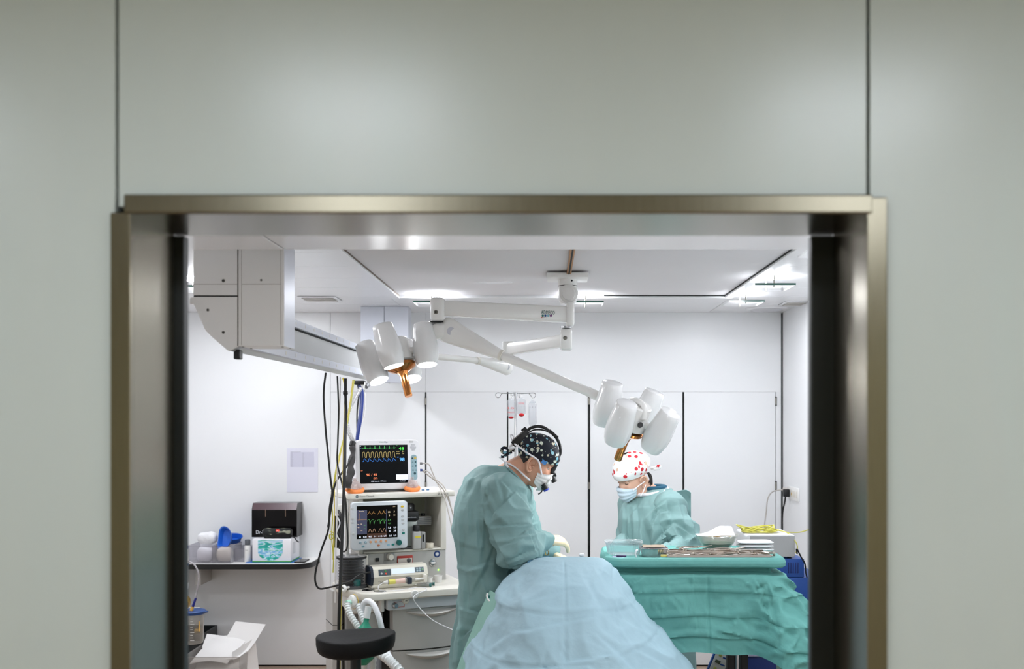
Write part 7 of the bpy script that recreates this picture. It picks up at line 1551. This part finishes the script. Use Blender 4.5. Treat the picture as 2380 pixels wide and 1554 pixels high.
# leads from the monitor's right side
for i, (pts, r, m, lb) in enumerate(([[(980, 1076, 5.74), (996, 1078, 5.75), (1003, 1092, 5.75), (1015, 1120, 5.74), (1026, 1140, 5.64), (1036, 1165, 5.6), (1048, 1215, 5.55), (1058, 1260, 5.5), (1066, 1290, 5.4)], 0.0035, M_cord, 'upper grey lead curving off the monitor to the right'],
                                     [[(981, 1092, 5.74), (995, 1096, 5.75), (1010, 1112, 5.74), (1030, 1128, 5.72), (1044, 1160, 5.7), (1056, 1210, 5.6), (1066, 1250, 5.5)], 0.0034, M_cord, 'middle grey lead curving off the monitor to the right'],
                                     [[(982, 1094, 5.72), (990, 1100, 5.72), (1000, 1108, 5.7), (1015, 1120, 5.68), (1035, 1145, 5.64), (1050, 1185, 5.6), (1062, 1230, 5.5), (1070, 1260, 5.4)], 0.003, mat('lead_taupe', (150, 142, 132), 0.5), 'lower taupe lead curving off the monitor to the right'])):
    cable(pts, r, m, lb, 'monitor_lead')
# ================================================================ WALL SHELF AND ITS THINGS
SZ = 0.770; SY = 6.715
sh = thing('wall_shelf', 'white wall shelf with thick black edge along the far wall', 'shelf', (-2.15, 6.87, SZ - 0.04))
po = [(-2.74, YB - 0.002), (-2.74, SY), (-1.73, SY)] + [(-1.73 + 0.13 * math.sin(math.radians(a)), SY + 0.13 - 0.13 * math.cos(math.radians(a))) for a in range(15, 91, 15)] + [(-1.60, YB - 0.002)]
MB().prism(po, 'z', SZ - 0.038, SZ - 0.004).build('edge', M_black, sh, ang=25)
MB().prism([(x - (0.004 if x > -1.9 else 0), y + (0.004 if y < 6.9 else 0)) for x, y in po], 'z', SZ - 0.0039, SZ).build('top', M_white, sh, ang=25)
MB().rbox(-2.4, -2.36, 6.80, YB - 0.002, SZ - 0.16, SZ - 0.0385, 0.004).build('bracket', M_mgrey, sh)
# glove carton with a wavy window print
def wave_mat():
    m = bpy.data.materials.new('glove_print'); m.use_nodes = True; nt = m.node_tree; N = nt.nodes; L = nt.links; b = N['Principled BSDF']; b.inputs['Roughness'].default_value = 0.5
    tc = N.new('ShaderNodeTexCoord'); mp = N.new('ShaderNodeMapping'); mp.inputs['Scale'].default_value = (1.6, 1, 6); w = N.new('ShaderNodeTexNoise'); w.inputs['Scale'].default_value = 6; w.inputs['Detail'].default_value = 2; w.inputs['Distortion'].default_value = 1.2
    L.new(tc.outputs['Object'], mp.inputs[0]); L.new(mp.outputs[0], w.inputs['Vector']); cr_ = N.new('ShaderNodeValToRGB'); el_ = cr_.color_ramp.elements
    el_[0].position = 0.32; el_[0].color = lin((20, 150, 140)) + (1,); el_[1].position = 0.68; el_[1].color = lin((206, 232, 242)) + (1,)
    for p_, c_ in ((0.44, (60, 190, 180)), (0.5, (226, 240, 246)), (0.56, (96, 176, 222))): e = el_.new(p_); e.color = lin(c_) + (1,)
    L.new(w.outputs['Fac'], cr_.inputs[0]); L.new(cr_.outputs[0], b.inputs['Base Color']); return m
gx0, gx1, gy = P(586.5, 0, 6.76).x, P(676, 0, 6.76).x, 6.76
mt_ = thing('blue_mat', 'thin blue mat under the glove carton', 'mat', ((gx0 + gx1) / 2, 6.86, SZ)); MB().rbox(gx0 - 0.045, gx1 + 0.02, 6.745, 6.99, SZ, SZ + 0.003, 0.001, 1).build('sheet', mat('mat_blue', (60, 120, 196), 0.5), mt_); MB().rbox(gx0 - 0.044, gx0 - 0.03, 6.746, 6.989, SZ + 0.0031, SZ + 0.0036, 0.0002, 1).build('hem', mat('mat_navy', (40, 90, 160), 0.5), mt_)
gz = SZ + 0.0035; gh = 0.158
gb = thing('glove_carton', 'white glove carton with teal and blue rounded window print', 'carton', ((gx0 + gx1) / 2, 6.87, gz))
MB().rbox(gx0, gx1, gy, 7.0, gz, gz + gh, 0.003).build('carton', mat('carton_white', (234, 234, 238), 0.5), gb)
MB().rbox(gx0 - 0.0005, gx1 + 0.0005, gy - 0.0006, 7.0005, gz + 0.001, gz + 0.009, 0.0005, 1).build('green_band', mat('band_green', (70, 160, 70), 0.5), gb)
wx0, wx1, wt_ = gx0 + 0.038, gx1 - 0.055, gz + gh - 0.008; wc = (wx0 + wx1) / 2; wr = (wx1 - wx0) / 2
shp = [(wx0, wt_), (wx0, gz + 0.075)] + [(wc - wr * math.cos(math.radians(a)), gz + 0.075 - 0.062 * math.sin(math.radians(a))) for a in range(12, 180, 12)] + [(wx1, gz + 0.075), (wx1, wt_)]
MB().prism(shp, 'y', gy - 0.0015, gy + 0.001).build('window_print', wave_mat(), gb, smooth=False)
MB().rbox(gx1 + 0.0002, gx1 + 0.0012, gy + 0.05, gy + 0.12, gz + 0.05, gz + 0.13, 0.0005, 1).build('side_print', mat('print_faint', (206, 208, 212), 0.6), gb)
kz = gz + gh + 0.001
bb = thing('black_carton', 'glossy black carton standing on the glove carton', 'carton', ((gx0 + gx1) / 2, 6.9, kz))
bx0, bx1 = P(585, 0, 6.86).x, P(690, 0, 6.86).x; bh = 0.232
M_gloss = mat('gloss_black', (7, 5, 6), 0.16, var=0.1, spec=0.25)
MB().prism([(6.86, kz), (6.86, kz + bh - 0.045), (6.89, kz + bh), (7.015, kz + bh), (7.015, kz)], 'x', bx0, bx1).build('carton', M_gloss, bb, ang=20)
MB().prism([(6.8593, kz + bh - 0.044), (6.8893, kz + bh + 0.0008), (6.892, kz + bh + 0.0008), (6.862, kz + bh - 0.046)], 'x', bx0 + 0.003, bx1 - 0.003).build('lid_edge', mat('lid_mauve', (78, 56, 62), 0.3), bb, ang=20)
for fx_ in (0.3, 0.74): MB().box(bx0 + (bx1 - bx0) * fx_, bx0 + (bx1 - bx0) * fx_ + 0.005, 6.857, 6.8592, kz + bh - 0.09, kz + bh - 0.04).build('tape', mat('tape_tan', (122, 100, 84), 0.5), bb)
lettering(MB(), 'Dr-K', (bx0 + 0.03, 6.8592, kz + 0.022), (1, 0, 0), (0, 0, 1), 0.026, 0.062).build('lettering', mat('print_white', (225, 228, 232), 0.5), bb, smooth=False)
spk = thing('portable_speaker', 'camouflage cylinder speaker with red badge on glove carton', 'speaker', (P(645, 0, 6.80).x, 6.805, kz))
s0, s1 = P(613.5, 0, 6.80).x, P(677, 0, 6.80).x; sr = 0.034
def camo():
    m = bpy.data.materials.new('camo_fabric'); m.use_nodes = True; nt = m.node_tree; N = nt.nodes; L = nt.links; b = N['Principled BSDF']; b.inputs['Roughness'].default_value = 0.8
    tc = N.new('ShaderNodeTexCoord'); n = N.new('ShaderNodeTexNoise'); n.inputs['Scale'].default_value = 28; n.inputs['Detail'].default_value = 1; mp = N.new('ShaderNodeMapping'); mp.inputs['Scale'].default_value = (0.6, 1, 1.3); L.new(tc.outputs['Object'], mp.inputs[0]); L.new(mp.outputs[0], n.inputs['Vector'])
    c = N.new('ShaderNodeValToRGB'); c.color_ramp.interpolation = 'CONSTANT'; c.color_ramp.elements[0].color = lin((14, 16, 16)) + (1,); c.color_ramp.elements[1].position = 0.54; c.color_ramp.elements[1].color = lin((52, 58, 50)) + (1,); e = c.color_ramp.elements.new(0.6); e.color = lin((136, 138, 120)) + (1,)
    L.new(n.outputs['Fac'], c.inputs[0]); L.new(c.outputs[0], b.inputs['Base Color']); return m
MB().lathe([(0, 0), (sr * 0.8, 0.0), (sr * 0.97, 0.006), (sr, 0.02), (sr, s1 - s0 - 0.02), (sr * 0.97, s1 - s0 - 0.006), (sr * 0.8, s1 - s0), (0, s1 - s0)], (s0, 6.80, kz + sr + 0.001), (1, 0, 0), 32).build('barrel', camo(), spk)
for x in (s0 - 0.003, s1 - 0.003): MB().lathe([(0, 0), (sr * 0.7, 0), (sr * 0.78, 0.006), (0, 0.0062)], (x, 6.80, kz + sr + 0.001), (1, 0, 0), 24).build('end_cap', M_rub, spk)
bx_ = P(644.5, 0, 6.766).x
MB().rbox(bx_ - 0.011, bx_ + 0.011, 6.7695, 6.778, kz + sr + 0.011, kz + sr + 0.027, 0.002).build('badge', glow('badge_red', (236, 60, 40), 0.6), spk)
lettering(MB(), 'JBL', (bx_, 6.7690, kz + sr + 0.0165), (1, 0, 0), (0, 0, 1), 0.006, center=True).build('lettering', mat('print_white', (225, 228, 232), 0.5), spk, smooth=False)
MB().tube([(s1 + 0.004, 6.79, kz + 0.02), (s1 + 0.03, 6.775, kz + 0.004), (s1 + 0.045, 6.765, kz - 0.012), (s1 + 0.062, 6.755, kz - 0.02)], 0.004, 8).build('strap', M_rub, spk)
ph = thing('smartphone', 'dark smartphone lying flat at the right end of wall shelf', 'phone', (P(701, 0, 6.8).x, 6.82, SZ)); q = P(701, 0, 6.82).x
MB().rbox(q - 0.036, q + 0.036, 6.75, 6.90, SZ, SZ + 0.009, 0.004).build('body', M_black, ph); MB().box(q - 0.033, q + 0.033, 6.754, 6.896, SZ + 0.009, SZ + 0.0094).build('screen', mat('phone_glass', (50, 46, 44), 0.06), ph)
bo = thing('spray_bottle', 'slim white bottle with grey cap left of glove carton', 'bottle', (P(575.5, 0, 6.8).x, 6.80, SZ)); q = P(575.5, 0, 6.80).x
MB().lathe([(0, 0.0), (0.019, 0.0), (0.021, 0.004), (0.021, 0.105), (0.017, 0.115), (0, 0.116)], (q, 6.80, SZ), (0, 0, 1), 24).build('body', M_white, bo); MB().lathe([(0, 0.116), (0.0175, 0.1162), (0.0182, 0.15), (0.016, 0.153), (0, 0.1535)], (q, 6.80, SZ), (0, 0, 1), 24).build('cap', mat('cap_grey', (84, 86, 92), 0.5), bo)
lettering(MB(), 'ALC', (q, 6.7785, SZ + 0.08), (1, 0, 0), (0, 0, 1), 0.008, center=True).build('lettering', mat('grey_print', (90, 90, 90), 0.5), bo, smooth=False)
# clear bins
M_binc = clear('bin_clear', (246, 245, 248), 0.88, 0.08)
def clear_bin(x0, x1, y0, y1, z0, z1, label, name='storage_bin', m=M_binc):
    t = thing(name, label, 'bin', ((x0 + x1) / 2, (y0 + y1) / 2, z0)); w = 0.003
    MB().rbox(x0, x1, y0, y1, z0, z0 + w, 0.001, 1).build('floor', m, t)
    for (a, b, c, d) in ((x0, x1, y0, y0 + w), (x0, x1, y1 - w, y1), (x0, x0 + w, y0 + w, y1 - w), (x1 - w, x1, y0 + w, y1 - w)): MB().rbox(a, b, c, d, z0 + w, z1, 0.001, 1).build('wall', m, t)
    MB().tube([(x0, y0, z1), (x1, y0, z1), (x1, y1, z1), (x0, y1, z1)], 0.0028, 6, closed=True, spline=False).build('rim', m, t)
    return t
e1_, e2_, e3_ = P(435, 0, 6.73).x, P(493.5, 0, 6.73).x, P(536, 0, 6.73).x
clear_bin(e1_, e2_ - 0.003, 6.73, 6.98, SZ, SZ + 0.118, 'left clear plastic bin with white pack on wall shelf')
clear_bin(e2_, e3_, 6.73, 6.98, SZ, SZ + 0.115, 'middle clear plastic bin with beige pack on wall shelf')
clear_bin(e3_ + 0.004, e3_ + 0.09, 6.80, 7.0, SZ, SZ + 0.09, 'small clear bin behind the bottle on wall shelf')
pad('wipe_pack', ((e1_ + e2_) / 2 + 0.018, 6.80, SZ + 0.0035), 0.055, 0.045, 0.10, 'white wipe pack inside the left clear bin', M_gauze, 4, cat_='pack')
pad('compress_pack', ((e2_ + e3_) / 2, 6.80, SZ + 0.0035), 0.052, 0.045, 0.10, 'beige compress pack inside the middle clear bin', mat('pack_beige', (220, 212, 196), 0.8, bump=0.2, bscale=60), 8, cat_='pack')
pad('crumpled_bag', ((e1_ + e2_) / 2 + 0.02, 6.83, SZ + 0.118), 0.062, 0.05, 0.085, 'crumpled white plastic bag on top of the left bin', mat('bag_white', (240, 240, 243), 0.35, bump=0.6, bscale=40), 2, cat_='bag')
M_kid = mat('kidney_blue', (34, 102, 206), 0.35, var=0.03)
def kidney(label, c, rx, n_dir, L_=0.125, W=0.062):
    t = thing('kidney_dish', label, 'dish', c, 'blue kidney dishes in the bins'); a, u, w = basis(n_dir); u = (Vector((0, 0, 1)) - a * a.z).normalized(); w = a.cross(u)
    def rg(k, h):
        r = []
        for i in range(48):
            t_ = 2 * math.pi * i / 48; x = math.cos(t_) * L_ * 0.5 * k; y = math.sin(t_) * W * 0.5 * k * (1 + 0.1 * math.cos(2 * t_)) + 0.014 * (x / (L_ * 0.5)) ** 2
            r.append(Vector(c) + u * x + w * y + a * h)
        return r
    MB().surf([rg(0.02, -0.035), rg(0.72, -0.035), rg(0.8, -0.03), rg(0.95, 0.0), rg(1.06, 0.003), rg(1.06, 0.006), rg(0.97, 0.004), rg(0.78, -0.028), rg(0.02, -0.032)], closed_u=True).build('basin', M_kid, t)
    MB().surf([rg(1.055, 0.0062), rg(1.075, 0.0075), rg(1.085, 0.004), rg(1.06, 0.001)], closed_u=True).build('rim', M_kid, t)
    return t
kidney('blue kidney dish standing upright in the middle bin', P(523, 1250, 6.80), 0, (-0.25, -1, 0.25), 0.15, 0.10)
kidney('blue kidney dish lying open behind the upright one', P(545, 1248, 6.93), 0, (0.1, -0.45, 0.95), 0.085, 0.115)
# notice on the wall
nt_ = thing('wall_notice', 'white paper notice with faint printed table on the far wall', 'notice', (P(703, 0, YB).x, YB - 0.001, 1.23))
n0, n1 = P(667, 1041, YB - 0.002), P(739, 1143, YB - 0.002)
MB().box(n0.x, n1.x, YB - 0.0025, YB - 0.0008, n1.z, n0.z).build('sheet', mat('paper_lilac', (224, 224, 236), 0.8), nt_)
q0, q1 = P(675, 1050, YB - 0.003), P(730, 1085, YB - 0.003)
MB().box(q0.x, q1.x, YB - 0.0029, YB - 0.0026, q1.z, q0.z).build('table_print', mat('print_grey_lilac', (206, 206, 222), 0.8), nt_)
for (px, w, n) in ((675, 6, 16), (703, 4, 16)):
    mb = MB()
    for k in range(n): a = P(px, 1052 + k * 2.1, YB); mb.box(a.x, a.x + (w + 2.5 * noise.noise((k * 0.9, px, 0))) / F * YB, YB - 0.0033, YB - 0.003, a.z - 0.002, a.z)
    o_ = mb.build('print_lines', mat('print_mid', (168, 168, 182), 0.8), nt_); o_['kind'] = 'stuff'
lettering(MB(), 'Telefoonnummers OK', P(675, 1050.5, YB - 0.003), (1, 0, 0), (0, 0, 1), 0.006, 0.073).build('lettering', mat('print_dark', (120, 120, 130), 0.8), nt_, smooth=False)
# ================================================================ LOW LEFT CORNER
cp_ = thing('suction_stand', 'steel suction stand partly hidden by the left door edge', 'stand', (P(413, 0, 6.1).x, 6.12, 0)); q = P(413, 0, 6.1).x
MB().cyl((q, 6.12, 0.03), (q, 6.12, 1.12), 0.012, n=16).build('pole', M_steel, cp_); MB().rbox(q - 0.16, q + 0.16, 5.96, 6.28, 0.0, 0.03, 0.008).build('base', M_mgrey, cp_)
cn = thing('suction_canister', 'clear suction canister with dark blue lid and yellow port', 'canister', P(449, 1495, 6.0)); dC = 6.0
c = P(448, 1420, dC); zc_ = P(448, 1494, dC).z; s_ = F / dC
M_can = clear('canister_clear', (240, 238, 234), 0.78, 0.1)
MB().lathe([(0, zc_), (0.056, zc_ + 0.002), (0.061, zc_ + 0.008), (0.067, c.z - 0.012), (0.068, c.z - 0.006)], (c.x, dC, 0), (0, 0, 1), 36).build('jar', M_can, cn)
ld = MB().lathe([(0.066, c.z - 0.014), (0.074, c.z - 0.013), (0.076, c.z - 0.004), (0.078, c.z + 0.002), (0.074, c.z + 0.006), (0.066, c.z + 0.003), (0.06, c.z + 0.004), (0, c.z + 0.006)], (c.x, dC, 0), (0, 0, 1), 36).build('lid', mat('lid_blue', (30, 70, 130), 0.4), cn)
MB().rbox(c.x + 0.06, c.x + 0.095, dC - 0.02, dC + 0.0, c.z - 0.004, c.z + 0.004, 0.002).build('tab', mat('lid_blue', (30, 70, 130), 0.4), ld)
MB().cyl((c.x - 0.005, dC - 0.01, c.z + 0.006), (c.x + 0.004, dC - 0.01, c.z + 0.03), 0.011, 0.008, 14).build('port', mat('port_amber', (226, 176, 80), 0.4), cn); MB().rbox(c.x - 0.04, c.x - 0.018, dC - 0.05, dC - 0.03, c.z + 0.004, c.z + 0.012, 0.003).build('plug', mat('port_amber', (226, 176, 80), 0.4), cn)
for k in range(9): z = zc_ + 0.03 + k * 0.016; MB().box(c.x + 0.010, c.x + (0.026 if k % 3 else 0.034), dC - 0.0705, dC - 0.069, z, z + 0.002).build('scale_mark', M_white, cn)
MB().box(c.x + 0.0535, c.x + 0.0555, dC - 0.05, dC - 0.03, zc_ + 0.08, zc_ + 0.14).build('amber_strip', mat('port_amber', (226, 176, 80), 0.4), cn)
MB().rbox(q + 0.005, c.x - 0.06, 6.0, 6.13, c.z - 0.03, c.z - 0.02, 0.003).build('holder_arm', M_steel, cn)
MB().tube([P(447, 1408, 5.99), P(453, 1392, 5.99), P(458, 1372, 6.0), P(462, 1345, 6.0), P(459, 1325, 6.0), P(450, 1310, 6.02), P(438, 1304, 6.05)], 0.0052, 10, 6).build('suction_tube', clear('tube_clear', (226, 222, 226), 0.45, 0.1), None, label='clear bent suction tube above the canister', cat='tube')
t = thing('tube_connector', 'dark blue connector on the suction tube end', 'connector', P(453, 1400, 5.99)); MB().cyl(P(448, 1409, 5.99), P(455, 1389, 5.99), 0.0078, 0.0068, 14).build('sleeve', mat('conn_blue', (24, 36, 130), 0.4), t); MB().lathe([(0.0078, 0), (0.009, 0.002), (0.0078, 0.004)], P(449, 1407, 5.99), P(455, 1389, 5.99) - P(449, 1407, 5.99), 14).build('collar', mat('conn_blue', (24, 36, 130), 0.4), t)
rg_ = thing('suction_regulator', 'white suction regulator with clear chamber at the left door edge', 'regulator', P(429, 1365, 6.05)); dR = 6.08
def cz_(px, pa, pb, ra, rb, m, nm): return MB().cyl(P(px, pa, dR), P(px, pb, dR), ra, rb, 20).build(nm, m, rg_)
cz_(428, 1262, 1275, 0.018, 0.022, mat('lid_blue', (30, 70, 130), 0.4), 'cap'); cz_(428, 1275, 1308, 0.024, 0.028, M_white, 'body'); cz_(428, 1308.5, 1313, 0.0265, 0.0265, mat('lid_blue', (30, 70, 130), 0.4), 'ring'); cz_(428, 1313.5, 1354, 0.024, 0.024, M_can, 'chamber'); cz_(428, 1354.5, 1368, 0.026, 0.024, M_white, 'foot')
MB().rbox(q + 0.005, P(424, 0, dR).x, dR, dR + 0.04, P(0, 1295, dR).z, P(0, 1285, dR).z, 0.003).build('holder_arm', M_steel, rg_)
gbag = pad('foil_bag', P(428, 1414, 6.12), 0.035, 0.03, 0.075, 'crumpled gold foil bag behind the suction canister', mat('foil_gold', (206, 160, 40), 0.22, 0.9, var=0.25, vscale=30, bump=0.8, bscale=40), 5, cat_='bag')
MB().rbox(P(405, 0, 6.12).x, P(455, 0, 6.12).x, 6.06, 6.2, P(0, 1420, 6.12).z, P(0, 1415.5, 6.12).z, 0.003).build('stand_shelf', M_mgrey, cp_)
# black crate and paper tub on the floor
tb = clear_bin(P(428, 0, 6.35).x, P(560, 0, 6.35).x, 6.32, 6.66, 0.0, 0.235, 'clear floor tub heaped with white papers', 'paper_tub', clear('tub_clear', (240, 238, 236), 0.75, 0.1))
def crate(x0, x1, y0, y1, z0, z1, lb):
    t = thing('crate', lb, 'crate', ((x0 + x1) / 2, (y0 + y1) / 2, z0)); w = 0.008; m = mat('crate_black', (16, 22, 24), 0.4)
    MB().rbox(x0, x1, y0, y1, z0, z0 + w, 0.002, 1).build('floor', m, t)
    for (a, b, c, d) in ((x0, x1, y0, y0 + w), (x0, x1, y1 - w, y1), (x0, x0 + w, y0 + w, y1 - w), (x1 - w, x1, y0 + w, y1 - w)): MB().rbox(a, b, c, d, z0 + w, z1, 0.002, 1).build('wall', m, t)
crate(-2.60, P(478, 0, 6.75).x, 6.68, 6.99, 0.0, 0.30, 'black open crate behind the paper tub')
pad('foil_packet', (P(462, 0, 6.8).x, 6.80, 0.27), 0.028, 0.03, 0.05, 'small gold foil packet in the black crate', mat('foil_gold', (206, 160, 40), 0.22, 0.9), 9, cat_='packet'); pad('crate_filling', (-2.45, 6.83, 0.009), 0.13, 0.14, 0.26, 'dark green cloth filling the black crate', mat('cloth_dark_green', (20, 62, 60), 0.7), 6, cat_='cloth'); pad('blue_packet', (P(432, 0, 6.72).x, 6.73, 0.26), 0.03, 0.03, 0.03, 'small blue packet at left of the black crate', mat('packet_blue', (40, 110, 180), 0.5), 3, cat_='packet')
M_pap = mat('paper_pale', (232, 230, 228), 0.75, var=0.03)
def paper(label, fn, nu=16, nv=20):
    rows = [[fn(i / nu, j / nv) for i in range(nu + 1)] for j in range(nv + 1)]; return MB().solid(rows, 0.003).build('paper_sheet', M_pap, None, ang=70, label=label, cat='paper', group='papers heaped in the floor tub')
xa = P(430, 0, 6.35).x; xc = P(558, 0, 6.35).x
paper('tall curled white paper sheet at the right of tub', lambda u, v: Vector((-2.06 + 0.20 * u - 0.16 * v + 0.02 * v * v, 6.60 - 0.22 * v, 0.405 - 0.20 * v - 0.05 * math.sin(math.pi * v) - 0.02 * u + 0.02 * v * u)))
paper('broad white paper sheet sloping down the front of tub', lambda u, v: Vector((-2.20 + 0.24 * u - 0.08 * v, 6.56 - 0.20 * v, 0.30 - 0.09 * v + 0.02 * math.sin(3 * u) - 0.03 * v * v)))
paper('short white paper sheet at the back left of tub', lambda u, v: Vector((-2.26 + 0.16 * u, 6.63 - 0.10 * v, 0.315 - 0.07 * v - 0.02 * u)))
paper('white paper roll lying low in the tub', lambda u, v: Vector((-2.25 + 0.30 * u, 6.42 + 0.05 * math.cos(v * 6.0), 0.12 + 0.05 * math.sin(v * 6.0) + 0.01 * u)))
paper('white paper sheet hanging over right side of tub', lambda u, v: Vector((-2.02 + 0.10 * u + 0.03 * v, 6.40 + 0.16 * u, 0.25 - 0.22 * v + 0.06 * u * (1 - v))))
